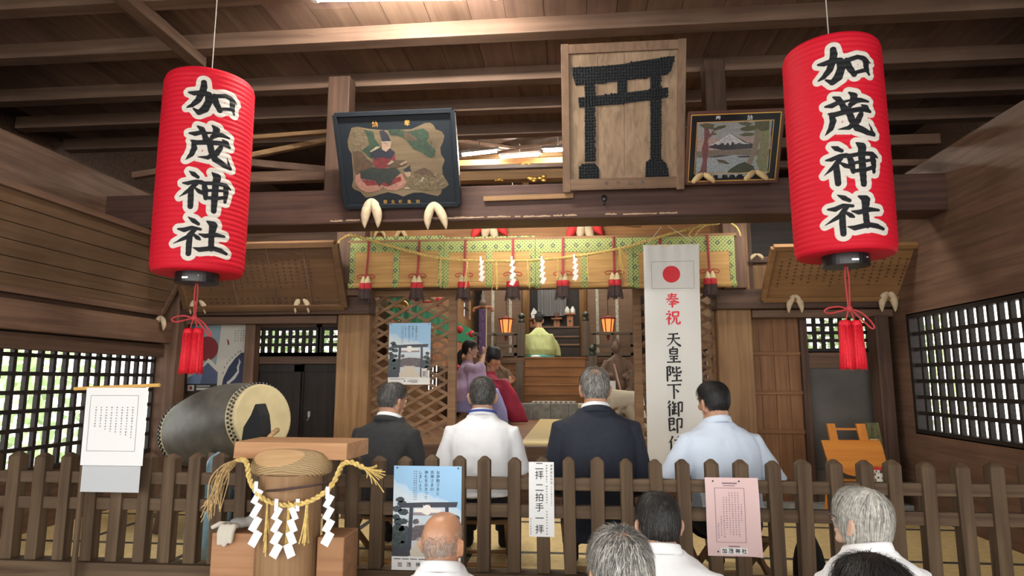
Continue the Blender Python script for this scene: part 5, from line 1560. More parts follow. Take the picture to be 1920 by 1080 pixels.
for k in range(110):
    x = rnd.uniform(-.09,.07); y = rnd.uniform(-.04,.04)
    m.tube([(c.x+x*.5, 5.78+y*.4, c.z+.03), (c.x+x, 5.78+y, c.z-.3), (c.x+x*1.3, 5.78+y*1.5, ZT+.0)], .006, 4)
root = thing('straw_broom', (c.x, 5.78, ZT), 'olive green brush bundle standing in the right corner behind the orange seat', 'broom')
m.build('bristles', plain('olive_bristle', (.12,.115,.05), .9, var=.3, vscale=50), root)
MB().lathe([(.05,-.16),(.052,-.13),(.05,-.10)], 14, M=Matrix.Translation((c.x-.005,5.78,c.z))).build('binding', STRAWDRY, root)
c = P(1650, 905, 5.2); r = 8*pxm(5.2)
root = thing('tin_can', (c.x, 5.2, ZT), 'white printed tin with a red top beside the orange seat', 'tin')
zt_ = P(1650, 881, 5.2).z; T_ = Matrix.Translation((c.x, 5.2, 0))
tm, tn, tb = _mat('tin_label'); vo = tn.nodes.new('ShaderNodeTexVoronoi'); vo.inputs['Scale'].default_value = 38; tcn = tn.nodes.new('ShaderNodeTexCoord'); rr_ = tn.nodes.new('ShaderNodeValToRGB'); rr_.color_ramp.interpolation = 'CONSTANT'
rr_.color_ramp.elements[0].color = (.05,.05,.05,1); rr_.color_ramp.elements[1].position = .42; rr_.color_ramp.elements[1].color = (.72,.70,.64,1)
tn.links.new(tcn.outputs['Object'], vo.inputs['Vector']); tn.links.new(vo.outputs['Distance'], rr_.inputs[0]); tn.links.new(rr_.outputs[0], tb.inputs['Base Color'])
MB().lathe([(r,ZT),(r,zt_)], 24, M=T_).build('tin_body', tm, root)
MB().lathe([(r*1.03,zt_),(r*1.03,zt_+.018),(r*.9,zt_+.02)], 24, M=T_).build('tin_lid', plain('red_lid', (.5,.03,.03), .4), root)

# ---- travel poster on the left bay wall
TY = YW-.012
O = P(349, 738, TY); U = V((P(459,738,TY).x-O.x, 0, 0)); W = V((0,0,P(400,607,TY).z-O.z))
sh = Sheet(O, U, W, .0015)
sh.rect(0,.93,1,1,5,.0004)
bl = [(.0,.0),(.50,.0),(.50,.93),(0,.93)]
sh.poly([(.0,.0),(.53,.02),(.49,.5),(.44,.93),(0,.93)], 1, .0004)
sh.disc(.30, .36, .20*sh.w, 2, .0008)
sh.poly([(0,.72),(.12,.70),(.24,.62),(.34,.50),(.40,.53),(.50,.62),(.52,.95),(0,.95)], 0, .001)
sh.poly([(0,.78),(.10,.73),(.22,.66),(.34,.56),(.44,.64),(.52,.70),(.52,.95),(0,.93)], 3, .0012)
sh.poly([(.0,.78),(.10,.73),(.22,.66),(.26,.74),(.20,.95),(0,.95)], 4, .0013)
sh.rect(0,.86,.52,1,5,.0015); sh.rect(.02,.88,.13,.96,0,.0018); sh.disc(.075,.92,.018*sh.w+.006,2,.002)
sh.rect(.17,.885,.40,.90,6,.0018); sh.rect(.17,.915,.42,.95,6,.0018)
sh.poly([(1,.42),(.90,.42),(.80,.50),(.70,.62),(.62,.78),(.58,1),(1,1)], 7, .001)
sh.poly([(.86,.50),(.87,.56),(.84,.62),(.85,.68),(.80,.74),(.74,.80),(.68,.84),(.70,.90),(.75,.84),(.82,.79),(.88,.70),(.875,.62),(.90,.55)], 6, .0014)
for x, y in ((.66,.56),(.70,.52),(.74,.48),(.79,.44),(.84,.40),(.88,.39),(.62,.62),(.60,.70)): sh.poly([(x,y),(x+.02,y-.012),(x+.016,y+.02),(x+.002,y+.026)], 8, .0014)
sh.poly([(.64,.22),(.67,.24),(.69,.30),(.66,.31)], 2, .0014)
for x in (.78,.83,.88,.92): sh.dashes(x, .10, .26, .02, 8, seed=int(x*100))
tag(sh.build('travel_poster', [plain('poster_ivory', (.50,.48,.42), .5), plain('poster_sky', (.22,.30,.34), .5), plain('poster_sun', (.20,.022,.025), .5), plain('poster_mountain', (.07,.09,.16), .5), plain('poster_mountain_lit', (.13,.18,.29), .5), plain('poster_black', (.02,.02,.02), .5), plain('poster_pale', (.45,.45,.42), .5), plain('poster_navy', (.012,.018,.055), .5), GREYINK]), 'poster with a dark red sun, blue mountain and map on the wall behind the drum', 'poster')

# ---- folding stools
def make_stool(h=.285):
    root = thing('folding_stool', (0,0,0), '', 'stool', 'folding wooden stools')
    wd, dp = .37, .30
    for s in (-1, 1):
        for t in (-1, 1):
            x = s*(wd/2 - (.0 if t > 0 else .028)); 
            MB().beam((x,-t*dp/2,.012), (x,t*dp/2,h-.02), .022, .034, up=(0,1,0)).build('leg', W_LATT['z'], None, bevel=.003).parent = root
    for t in (-1, 1):
        MB().tube([(-wd/2,t*dp/2,.02), (wd/2,t*dp/2,.02)], .013, 8).build('foot_bar', W_PALE['x']).parent = root
        MB().tube([(-wd/2,t*dp/2,h-.02), (wd/2,t*dp/2,h-.02)], .014, 8).build('seat_bar', W_LATT['x']).parent = root
    m = MB(); n_ = 8
    vs = []; fs = []
    for lay in (0, -.004):
        for j in range(n_+1):
            y = -dp/2+dp*j/n_; z = h-.004-.018*math.sin(PI*j/n_)+lay
            vs += [(-wd/2+.02,y,z), (wd/2-.02,y,z)]
    k = 2*(n_+1)
    for j in range(n_): a = 2*j; fs += [(a,a+1,a+3,a+2),(a+k,a+k+2,a+k+3,a+k+1),(a,a+2,a+k+2,a+k),(a+1,a+k+1,a+k+3,a+3)]
    m.add(vs, fs); m.build('seat_cloth', plain('dark_seat_cloth', (.03,.028,.03), .9)).parent = root
    return root
# =================================================================== SANCTUARY
# straw mats in a row up to the step
m = MB(); a = P(975,834,6.1); 
mx0, mx1 = P(976,834,6.12).x, P(1080,834,6.12).x
MATM = wood('yellow_rush_mat', (.56,.44,.19), (.70,.57,.28), 'x', sc=1.6, c3=(.9,.88,.85))
tag(MB().box((mx0, 6.1, ZH), (mx1, 9.85, ZH+.02)).build('rush_mat', MATM, bevel=.004), 'yellow rush mat running into the sanctuary between the seated men', 'mat')
# stone step with a checked strip on it
zst = P(1020, 757, 10.0).z
sx0, sx1 = P(960,770,10.0).x, P(1100,770,10.0).x
sx0 = P(966,770,10.0).x
root = thing('stone_step', ((sx0+sx1)/2, 10.1, ZH), 'long grey stone step in front of the wooden stairs', 'step')
m = MB()
for k in range(4): m.box((sx0+(sx1-sx0)*k/4, 9.98, ZH), (sx0+(sx1-sx0)*(k+1)/4-.004, 10.40, zst))
m.build('step_block', STONE, root, bevel=.006)
a, b = P(997,757,10.05).x, P(1080,757,10.05).x
ck, cn, cb = _mat('checked_cloth'); ch_ = cn.nodes.new('ShaderNodeTexChecker'); ch_.inputs['Scale'].default_value = 26; ch_.inputs['Color1'].default_value = (.62,.58,.52,1); ch_.inputs['Color2'].default_value = (.20,.19,.19,1)
tcn = cn.nodes.new('ShaderNodeTexCoord'); cn.links.new(tcn.outputs['Object'], ch_.inputs[0]); cn.links.new(ch_.outputs[0], cb.inputs['Base Color'])
tag(MB().box((a, 10.0, zst), (b, 10.25, zst+.035)).build('patterned_mat', ck, bevel=.004), 'small grey checked mat folded on the stone step', 'mat')
# wooden stairs: five boards
ZS = P(1035, 670, 10.9).z
wx0, wx1 = P(982,700,10.5).x, P(1098,700,10.5).x
root = thing('wooden_stairs', ((wx0+wx1)/2, 10.7, ZH), 'broad five tread wooden stairs leading up to the kneeling priest', 'stairs')
z0 = zst; 
for k in range(5):
    za = z0+(ZS-z0)*k/5; zb = z0+(ZS-z0)*(k+1)/5; y = 10.435+.10*k
    m = MB().box((wx0, y, za), (wx1, y+.10 if k < 4 else y+.2, zb-.01)).box((wx0-.01, y-.02, zb-.022), (wx1+.01, y+.12, zb))
    m.build('tread', W_STAIR['x'], root, bevel=.004)
GREYW = woods('grey_weathered_wood', (.10,.075,.055), (.18,.14,.105))
for px in (975, 1104):
    c = P(px, 700, 10.42)
    MB().box((c.x-.06, 10.28, zst), (c.x+.06, 10.395, P(px,678,10.4).z)).build('newel_post', GREYW['z'], root, bevel=.006)
# platform
m = MB().box((XIL, 10.95, ZH), (XIR, YB, ZS)).box((XIL, 10.85, ZS-.10), (XIR, 10.97, ZS))
S('floor.003', m, W_BEAM['x'])
m = MB()
for k in range(8):
    z = ZH+(ZS-.1-ZH)*k/8; m.box((XIL, 10.90, z), (XIR, 10.95, z+(ZS-.1-ZH)/8-.006))
S('trim_70', m, W_PANEL['x'])
# balustrade with capped posts
BRONZE = plain('green_bronze', (.045,.055,.045), .5, .6)
def rail_post(px, yt, yb, Y, label):
    c = P(px, yb, Y); zt_ = P(px, yt, Y).z; zc_ = zt_-.17
    root = thing('rail_post', (c.x, Y, c.z), label, 'post', 'capped rail posts of the sanctuary')
    MB().box((c.x-.062, Y-.062, c.z), (c.x+.062, Y+.062, zc_)).build('shaft', GREYW['z'], root, bevel=.006)
    MB().lathe([(.05,0),(.055,.01),(.055,.05),(.035,.06),(.035,.075),(.056,.09),(.062,.115),(.05,.145),(.02,.165),(.002,.18)], 18, M=Matrix.Translation((c.x,Y,zc_))).build('bronze_cap', BRONZE, root, smooth=True)
    return root
rail_post(978, 587, 668, 11.0, 'grey rail post with a bronze cap left of the kneeling priest')
rail_post(1099, 584, 668, 11.0, 'grey rail post with a bronze cap right of the kneeling priest')
rail_post(1113, 647, 760, 10.2, 'lower bronze capped post behind the bald spot of the man in navy')
def rails(x0, x1, label):
    a, b = P(x0, 640, 11.02).x, P(x1, 640, 11.02).x
    root = thing('balustrade', ((a+b)/2, 11.02, ZS), label, 'railing', 'sanctuary railings')
    for py, h in ((626, .055), (649, .05), (668, .06)):
        z = P(1000, py, 11.02).z; MB().box((a, 11.0, z-h/2-(.0 if py < 660 else -.03)), (b, 11.05, z+h/2+(.0 if py < 660 else .03))).build('rail', GREYW['x'], root, bevel=.004)
    for t in (.08, .5, .94):
        x = a+(b-a)*t; MB().box((x-.025, 11.0, ZS), (x+.025, 11.05, P(1000,626,11.02).z)).build('baluster', GREYW['z'], root)
    return root
rails(885, 972, 'sanctuary railing left of the stairs'); rails(1108, 1190, 'sanctuary railing right of the stairs, behind the statue')
# back of the sanctuary: pillars, hanging screens, curtain
n = 71
for px0, px1 in ((979,993),(1086,1101)):
    a, b = P(px0,560,12.0).x, P(px1,560,12.0).x
    S('trim_%d' % n, MB().lathe([((b-a)/2,ZS),((b-a)/2,ZR)], 20, M=Matrix.Translation(((a+b)/2,12.0,0))), W_POST['z'], smooth=True); n += 1
SCRN = wood('brown_hanging_screen', (.085,.050,.030), (.135,.085,.052), 'x', sc=2)
TRIM_S = plain('faded_brocade_strip', (.26,.25,.20), .8, var=.6, vscale=60)
for x0, x1, strips, lb in ((905,978,(924,957),'left'), (1102,1186,(1120,1157),'right')):
    a, b = P(x0,580,12.6).x, P(x1,580,12.6).x; zt_ = ZR; zb = P(950,668,12.6).z
    root = thing('hanging_screen', ((a+b)/2, 12.6, zt_), 'brown hanging screen with pale brocade strips at the %s of the altar' % lb, 'screen', 'altar screens')
    MB().box((a,12.6,zb),(b,12.62,zt_)).build('screen', SCRN, root)
    for s in strips:
        c = P(s,580,12.58).x; MB().box((c-.028,12.59,zb),(c+.028,12.6,zt_)).build('brocade_strip', TRIM_S, root)
    c = P(strips[0],540,12.5); MB().ball((c.x,12.52,P(0,541,12.5).z),(.06,.05,.10),8).build('black_knot', BLACKLAC, root)
GC = plain('grey_curtain', (.17,.17,.17), .9)
a, b = P(1008,560,13.2).x, P(1062,560,13.2).x
m = MB(); vs = []; fs = []; nn = 40
for j, z in enumerate((P(0,602,13.2).z, ZR)):
    for i in range(nn+1): vs.append((a+(b-a)*i/nn, 13.2+.02*math.sin(i*1.7), z))
m.add(vs, [(i,i+1,i+nn+2,i+nn+1) for i in range(nn)])
o = m.build('altar_curtain', GC); md = o.modifiers.new('solid','SOLIDIFY'); md.thickness = .01; tag(o, 'dull grey curtain hanging behind the altar', 'curtain')
# altar steps
m = MB()
root = thing('altar_table', (P(1040,620,12.6).x, 12.7, ZS), 'dark stepped altar table behind the kneeling priest', 'altar')
a, b = P(994,620,12.6).x, P(1086,620,12.6).x
for k, (py, y) in enumerate(((645,12.3),(630,12.55),(612,12.8))):
    z = P(1040, py, y).z
    MB().box((a,y,ZS),(b,y+.25,z-.03)).build('altar_step', W_BLACK['x'], root); MB().box((a,y-.02,z-.03),(b,y+.25,z)).build('altar_edge', W_BEAM['x'], root)
SANB = wood('orange_stand_wood', (.26,.10,.045), (.36,.16,.07), 'z')
ztb = P(1040,612,12.8).z
def offering_stand(px, h, lb, load):
    c = P(px,612,12.85)
    root = thing('offering_stand', (c.x,12.88,ztb), lb, 'stand', 'offering stands on the altar')
    m = MB().box((c.x-.06,12.82,ztb),(c.x+.06,12.94,ztb+h-.03)); m.build('stand_base', SANB, root)
    MB().box((c.x-.11,12.77,ztb+h-.03),(c.x+.11,12.99,ztb+h)).build('tray', SANB, root, bevel=.004)
    MB().lathe([(.026,0),(.026,.002),(.001,.002)], 12, M=Matrix.Translation((c.x,12.818,ztb+h*.4)) @ Matrix.Rotation(PI/2,4,'X')).build('keyhole', BLACKLAC, root)
    return c.x, ztb+h
x1, z1 = offering_stand(1044, .17, 'small orange offering stand in the middle of the altar', 0)
x2, z2 = offering_stand(1069, .26, 'taller orange offering stand at the right of the altar carrying white bottles', 0)
x3, z3 = offering_stand(1000, .17, 'orange offering stand at the left of the altar, above the priest', 0)
WV = plain('white_porcelain', (.62,.64,.62), .3)
for k, dx in enumerate((-.055,.055)):
    o = MB().lathe([(.03,0),(.048,.02),(.050,.08),(.030,.115),(.018,.13),(.022,.145)], 16, M=Matrix.Translation((x2+dx,12.88,z2))).build('sake_bottle', WV, smooth=True)
    tag(o, 'white porcelain bottle on the taller altar stand, %s of the pair' % ('left','right')[k], 'bottle', 'white bottles on the altar')
o = MB().lathe([(.001,0),(.03,0),(.06,.10),(.001,.06)], 12, M=Matrix.Translation((x1,12.88,z1))).build('offering_bowl', plain('red_brown_bowl', (.12,.05,.04), .4), smooth=True); tag(o, 'dark little bowl on the small middle altar stand', 'bowl')
o = MB().add([(x3-.03,12.86,z3),(x3+.05,12.86,z3),(x3+.07,12.86,z3+.14),(x3+.01,12.86,z3+.22),(x3-.05,12.86,z3+.10),(x3,12.9,z3)], [(0,1,2,3,4),(0,5,1),(1,5,2),(2,5,3),(3,5,4),(4,5,0)]).build('paper_wand', PAPER); tag(o, 'folded white paper wand on the left altar stand', 'paper')
# red hexagonal hanging lamps
LAMPG = lamp_mat('orange_lamp_paper', (.85,.20,.05), 1.1); LRED = plain('dark_red_lamp_frame', (.14,.02,.015), .5)
def hanging_lamp(px, py, label):
    c = P(px, py, 11.6); T_ = Matrix.Translation(c)
    root = thing('hanging_lamp', c, label, 'lamp', 'red hexagonal lamps')
    MB().lathe([(.075,-.13),(.115,.13)], 6, M=T_).build('lamp_shade', LAMPG, root)
    f = MB()
    for k in range(6):
        a = 2*PI*k/6; f.tube([c+V((.078*math.cos(a),.078*math.sin(a),-.13)), c+V((.119*math.cos(a),.119*math.sin(a),.13))], .010, 6)
    f.lathe([(.085,-.15),(.085,-.13),(.07,-.13)], 6, M=T_).lathe([(.14,.13),(.15,.15),(.03,.19),(.01,.21)], 6, M=T_)
    f.build('lamp_frame', LRED, root)
    MB().lathe([(.02,-.15),(.03,-.19),(.012,-.25)], 10, M=T_).build('lamp_drop', LRED, root)
    MB().tube([c+V((0,0,.2)), V((c.x,c.y,ZR))], .006, 5).build('lamp_chain', BLACKLAC, root)
hanging_lamp(949, 613, 'glowing red hexagonal lamp left of the altar'); hanging_lamp(1140, 612, 'glowing red hexagonal lamp right of the altar, above the statue')
# green curtain with fringe along the left wall
X = XIL+.10
za, zb, zc_ = PX(884,618,X).z, PX(884,648,X).z, PX(884,692,X).z
root = thing('valance_curtain', (X, 9.5, za), 'green banded curtain with hanging ornaments along the left sanctuary wall', 'curtain')
def strip(z0, z1, amp, mat, name, x_off=0):
    vs = []; fs = []; k = 120
    for i in range(k+1):
        y = 6.6+6.2*i/k; d = amp*math.sin(i*.9)
        vs += [(X+x_off+d, y, z0), (X+x_off+d, y, z1), (X+x_off+d-.008, y, z0), (X+x_off+d-.008, y, z1)]
    for i in range(k):
        a = i*4; fs += [(a,a+4,a+5,a+1), (a+2,a+3,a+7,a+6), (a,a+2,a+6,a+4), (a+1,a+5,a+7,a+3)]
    MB().add(vs, fs).build(name, mat, root)
strip(zb, za, .02, plain('green_curtain_cloth', (.020,.22,.105), .8), 'green_band')
strip(zc_, zb, .015, wood('orange_fringe', (.40,.15,.07), (.52,.32,.18), 'z', sc=1.5), 'fringe_band', -.01)
RED_O = plain('red_ornament', (.50,.02,.03), .7); GRO = plain('green_ornament', (.03,.16,.08), .7)
for i, (px, py) in enumerate(((868,556),(757,575),(823,566),(810,620),(862,618),(884,626),(775,620))):
    c = PX(px, py, X+.12); r = .055
    o = MB().ball(c, (r,r,r*1.2), 8).tube([c, c+V((-.30,0,.0))], .012, 6).build('round_ornament', [RED_O, GOLD, RED_O, CREAM, RED_O, RED_O, GRO][i], smooth=True)
    tag(o, ['red ball ornament beside the doorway jamb', 'small gilt ball ornament behind the lattice, over the poster', 'red ball ornament behind the lattice top right', 'cream ball ornament behind the lattice, right of the poster', 'red ball ornament just inside the doorway', 'red ball ornament at the end of the green curtain', 'green ball ornament behind the lattice poster'][i], 'ornament', 'ball ornaments along the left sanctuary wall')
# white sheets on the right wall seen through the lattice
for i, (px, py, w_, h_) in enumerate(((1218,690,.30,.32),(1206,735,.26,.30))):
    c = PX(px, py, XIR-.02)
    o = MB().box((XIR-.035, c.y-w_*1.6, c.z-h_), (XIR-.03, c.y+w_*1.6, c.z+h_)).build('wall_sheet', PAPER); tag(o, ['white sheet on the right sanctuary wall behind the lattice, far one', 'white sheet on the right sanctuary wall behind the lattice, near one'][i], 'sheet', 'white sheets on the right sanctuary wall')
# sword standard in its purple bag
Y = 9.6; c = P(905, 577, Y)
root = thing('sword_standard', (c.x, Y, ZH), 'tall purple bagged sword standard with a curved guard left of the altar', 'standard')
k = pxm(Y)
MB().tube([V((c.x-.02,Y+.02,ZH)), c+V((-.02,.02,-.1))], .018, 8).build('pole', W_PALE['z'], root)
m = MB().loft([[c+V((sx*w_, sy*.02, z)) for sx, sy in ((-1,-1),(1,-1),(1,1),(-1,1))] for w_, z in ((7.2*k,-.02),(7.0*k,-.3),(6.5*k,-88*k))])
m.build('purple_bag', plain('purple_brocade', (.085,.04,.13), .55, var=.5, vscale=30), root, bevel=.006)
MB().box((c.x+6.5*k,Y-.022,c.z-.62),(c.x+8*k,Y+.02,c.z)).build('pale_edging', CREAM, root)
m = MB().tube(smoothpts([c+V((-17*k,0,-8*k)), c+V((-16*k,0,-2*k)), c+V((-9*k,0,0)), c+V((0,-.01,3*k)), c+V((9*k,0,0)), c+V((15*k,0,1*k)), c+V((18*k,0,-4*k)), c+V((19*k,0,-8*k))], 4), .024, 8)
m.build('curved_guard', plain('copper_orange_cloth', (.34,.13,.07), .5), root, smooth=True)
MB().lathe([(.05,.03),(.045,.10),(.025,.13),(.028,.19),(.012,.23),(.003,.33)], 12, M=Matrix.Translation(c)).build('hilt', plain('silver_grey_hilt', (.28,.25,.22), .4, .5), root, smooth=True)
# carved guardian statues
WST = wood('carved_statue_wood', (.12,.075,.05), (.20,.135,.095), 'z')
def statue(px, ytop, Y, label, staff):
    c = P(px, ytop, Y); k = pxm(Y); zb = ZH+.42; h = c.z-zb
    root = thing('guardian_statue', (c.x,Y,ZH), label, 'statue', 'carved wooden guardians')
    MB().box((c.x-.22,Y-.2,ZH),(c.x+.22,Y+.22,zb)).build('pedestal', W_PANEL['x'], root, bevel=.01)
    m = MB()
    m.ball((c.x,Y-.02,c.z-.02), (.022,.022,.05), 8); m.ball((c.x,Y,c.z-.12), (.075,.085,.105), 12)
    m.ball((c.x,Y-.085,c.z-.125), (.014,.02,.022), 6)
    for s in (-1, 1): m.ball((c.x+s*.075,Y+.005,c.z-.12), (.015,.02,.03), 6)
    m.tube([(c.x,Y,c.z-.2),(c.x,Y,c.z-.27)], .05, 10)
    m.loft([[V((c.x+rx*math.cos(a), Y+.01+ry*math.sin(a), z)) for a in np.linspace(0,2*PI,20,endpoint=False)] for rx, ry, z in ((.24,.20,zb),(.23,.19,zb+.10),(.15,.13,zb+.28),(.16,.12,c.z-.40),(.15,.10,c.z-.31),(.06,.06,c.z-.24))])
    for s in (-1, 1):
        m.tube([(c.x+s*.14,Y,c.z-.33),(c.x+s*.22,Y-.03,c.z-.50),(c.x+s*.10,Y-.17,c.z-.56)], [.06,.075,.045], 10)
        m.ball((c.x+s*.09,Y-.19,c.z-.56), .045, 8)
        m.tube([(c.x+s*.09,Y-.06,zb+.14),(c.x+s*.22,Y-.20,zb+.10),(c.x+s*.14,Y-.22,zb+.0)], [.09,.085,.05], 10)
        m.ball((c.x+s*.13,Y-.26,zb+.035), (.045,.08,.035), 8)
    m.loft([[V((c.x-.30+.12*math.cos(a), Y+.05+.05*math.sin(a), z)) for a in np.linspace(0,2*PI,12,endpoint=False)] for z in (zb+.20, zb+.34)])
    m.tube([(c.x-.42,Y+.05,zb+.26),(c.x-.25,Y+.03,zb+.33),(c.x-.1,Y,zb+.22)], [.02,.06,.05], 8)
    mesh_obj('carved_figure', fuse(m, .012, 3), WST, root, local=False)
    return root
statue(1156, 637, 9.9, 'carved wooden guardian statue seated right of the stairs', True)
statue(932, 655, 10.05, 'carved wooden guardian statue half hidden behind the red robed man', False)
c0, c1_ = P(1151,682,9.4), P(1166,742,9.4)
tag(MB().tube([c0, c1_, V((c1_.x+.06,9.35,ZH))], .013, 8).build('wooden_staff', plain('pale_pink_staff', (.50,.31,.24), .6)), 'pale thin staff slanting in front of the right statue', 'staff')
c = P(1148, 733, 9.3)
tag(MB().box((c.x-.045,9.3,ZH),(c.x+.05,9.34,P(0,714,9.3).z)).build('white_tablet', PAPER), 'white upright tablet beside the head of the man in navy', 'tablet')
# small shelf rack by the left wall with red flowers
c = PX(862, 690, XIL+.2)
root = thing('flower_stand', (c.x, c.y, ZH), 'dark rack with red and white flowers inside the doorway at the left', 'stand')
m = MB()
for dy in (-.4, .4):
    for dx in (-.1, .1): m.box((c.x+dx-.015,c.y+dy-.015,ZH),(c.x+dx+.015,c.y+dy+.015,1.95))
for z in (1.4,1.65,1.9): m.box((c.x-.12,c.y-.42,z),(c.x+.12,c.y+.42,z+.02))
m.build('rack', W_BLACK['z'], root)
rnd = random.Random(31)
for k in range(16):
    q = V((c.x+rnd.uniform(-.1,.1), c.y+rnd.uniform(-.4,.4), rnd.choice((1.42,1.67,1.92))+rnd.uniform(.04,.10)))
    MB().ball(q, (.045,.045,.04), 5).tube([q, V((q.x,q.y,q.z-.09))], .006, 4).build('flower', rnd.choice((RED_O,RED_O,PAPER,GRO)), root, smooth=True)

# ---- lamps of the place, then added fill lamps
def tube_lamp(a, b, label, r=.016, housing=True, light=None, mat=None):
    root = thing('fluorescent_lamp', (a+b)/2, label, 'lamp', 'fluorescent lamps')
    MB().tube([a, b], r, 12).build('tube', mat or TUBE, root, smooth=True)
    d = (b-a).normalized()
    for e, s in ((a,-1),(b,1)): MB().tube([e, e+d*.03*s], r*1.4, 10).build('socket', plain('lamp_socket', (.7,.7,.7), .5) if 'lamp_socket' not in MATS else MATS['lamp_socket'], root)
    MB().beam(a+V((0,0,.045))-d*.03, b+V((0,0,.045))+d*.03, .07, .04).build('housing', WHITE, root)
    MB().tube([(a+b)/2+V((0,0,.06)), V(((a.x+b.x)/2,(a.y+b.y)/2,light if light else ZR))], .008, 6).build('stem', WHITE, root)
    return root
a, b = P(866,291,8.6), P(930,284,9.0)
tube_lamp(a, b, 'bright fluorescent tube in the sanctuary roof, left of the gap')
a, b = P(1019,283,8.8), P(1075,281,8.8)
tube_lamp(a, b, 'bright fluorescent tube in the sanctuary roof, beside the torii plaque')
a, b = P(940,296,10.2), P(1010,291,9.9)
tube_lamp(a, b, 'fluorescent tube further back in the sanctuary roof between the other two', .012)
a, b = PZ(596,-2,ZP-.05), PZ(925,-7,ZP-.05)
tube_lamp(a, b, 'ceiling fluorescent lamp at the top edge of the hall', .018, light=ZC, mat=TUBE_H)
for p, q, nm in ((V((-1.6,11.4,4.45)),V((-.5,11.4,4.45)),'over the altar, left one'), (V((.1,11.4,4.45)),V((1.2,11.4,4.45)),'over the altar, right one')):  # unseen tubes, added to brighten the altar and priest
    tube_lamp(p, q, 'added unseen fill lamp hidden by the big beam, '+nm, .014, mat=FILL_S)
# added fill lamps, unseen behind the big beam, to brighten doorway and straw floor
for x, nm in ((-2.7,'left'), (-.35,'middle'), (1.95,'right')):
    tube_lamp(V((x-.55, 5.37, bz0+.10)), V((x+.55, 5.37, bz0+.10)), 'added unseen fill lamp on the back of the big beam, %s one' % nm, .014, light=bz0+.25, mat=FILL_B)

# gilt fittings on the high beams
GM = GOLD
for px, py, Y, s, lb in ((1003,333,7.31,.10,'gilt cloud fitting on the lower roof beam, larger one'), (933,336,7.31,.05,'gilt fitting on the lower roof beam, small one at the left'), (987,306,9.1,.05,'gilt triangular fitting on the upper roof beam')):
    c = P(px, py, Y); m = MB(); rnd = random.Random(px)
    for k in range(9): m.ball(c+V((rnd.uniform(-1.3,1.3)*s, -.0, rnd.uniform(-.35,.35)*s)), (s*.35, .012, s*.22), 5)
    tag(m.build('gilt_fitting', GM, smooth=True), lb, 'fitting', 'gilt beam fittings')

# ---- greenery outside the lattice windows
LEAF = plain('sunlit_leaf', (.58,.74,.42), .6, var=.35, vscale=3, trans=.5)
def shrub(c, r, label, seed):
    rnd = random.Random(seed); m = MB()
    for k in range(1500):
        d = V((rnd.gauss(0,1), rnd.gauss(0,1), rnd.gauss(0,1))); d.normalize(); q = V(c)+V((d.x*r[0], d.y*r[1], d.z*r[2]))*rnd.uniform(.4,1)
        u = V((rnd.gauss(0,1),rnd.gauss(0,1),rnd.gauss(0,1))).normalized()*rnd.uniform(.05,.11); v = u.cross(V((rnd.gauss(0,1),rnd.gauss(0,1),rnd.gauss(0,1)))).normalized()*u.length*.6
        m.add([q-u, q+v, q+u, q-v], [(0,1,2,3)])
    root = thing('garden_shrub', (c[0],c[1],0), label, 'shrub', 'shrubs outside the windows')
    m.build('foliage', LEAF, root, recalc=False)
    MB().tube([(c[0],c[1],0),(c[0],c[1],c[2])], [.08,.04], 8).build('trunk', W_DARK['z'], root)
shrub((-4.5,10.5,1.75), (1.6,1.0,1.55), 'sunlit shrub seen through the lattice window left of the doors', 1)
shrub((4.3,10.0,1.75), (1.5,1.0,1.55), 'sunlit shrub seen through the lattice window of the right bay', 2)
shrub((-7.4,7.5,1.6), (1.2,1.6,1.5), 'sunlit shrub seen through the lattice of the left side wall', 3)
# =================================================================== PEOPLE
SKIN = plain('skin', (.46,.255,.165), .5, var=.10, vscale=18, bump=.05, bscale=120)
SKIN_T = plain('tanned_skin', (.50,.25,.14), .42, var=.12, vscale=18, bump=.05, bscale=120)
SKIN_F = plain('fair_skin', (.60,.38,.27), .5, var=.08, vscale=18)
EYEW = plain('eye_white', (.7,.68,.64), .3); EYED = plain('eye_dark', (.01,.008,.007), .2)
LIP = plain('lip', (.36,.13,.10), .5)
SHIRT_W = plain('white_shirt_cloth', (.78,.79,.81), .85, var=.04, vscale=6, bump=.55, bscale=11)
SHIRT_W2 = plain('soft_white_shirt_cloth', (.80,.80,.80), .85, var=.04, vscale=6, bump=.55, bscale=11)
SHIRT_B = plain('pale_blue_shirt_cloth', (.56,.64,.75), .85, var=.04, vscale=6, bump=.6, bscale=11)
SUIT_K = plain('charcoal_suit_cloth', (.019,.020,.022), .8, var=.2, vscale=40, bump=.1, bscale=9)
SUIT_N = plain('navy_suit_cloth', (.010,.014,.026), .8, var=.2, vscale=40, bump=.1, bscale=9)
TROU = plain('dark_trouser_cloth', (.010,.012,.020), .85)
SHOE = plain('black_sock', (.012,.012,.014), .8)
def hairmat(k, c): return plain('hair_'+k, c, .6, var=.3, vscale=70)
H_BLK, H_DK, H_GR, H_LG, H_WH, H_MID = hairmat('black', (.008,.007,.007)), hairmat('dark', (.020,.018,.017)), hairmat('grey', (.14,.135,.125)), hairmat('light_grey', (.36,.34,.31)), hairmat('silver', (.55,.53,.47)), hairmat('iron', (.065,.062,.058))
def ring(cx, cy, z, rx, ry, n=28, e=2.4, tilt=0):
    out = []
    for j in range(n):
        a = 2*PI*j/n; c, s_ = math.cos(a), math.sin(a)
        x = math.copysign(abs(c)**(2/e), c)*rx; y = math.copysign(abs(s_)**(2/e), s_)*ry
        out.append(V((cx+x, cy+y, z+tilt*y)))
    return out
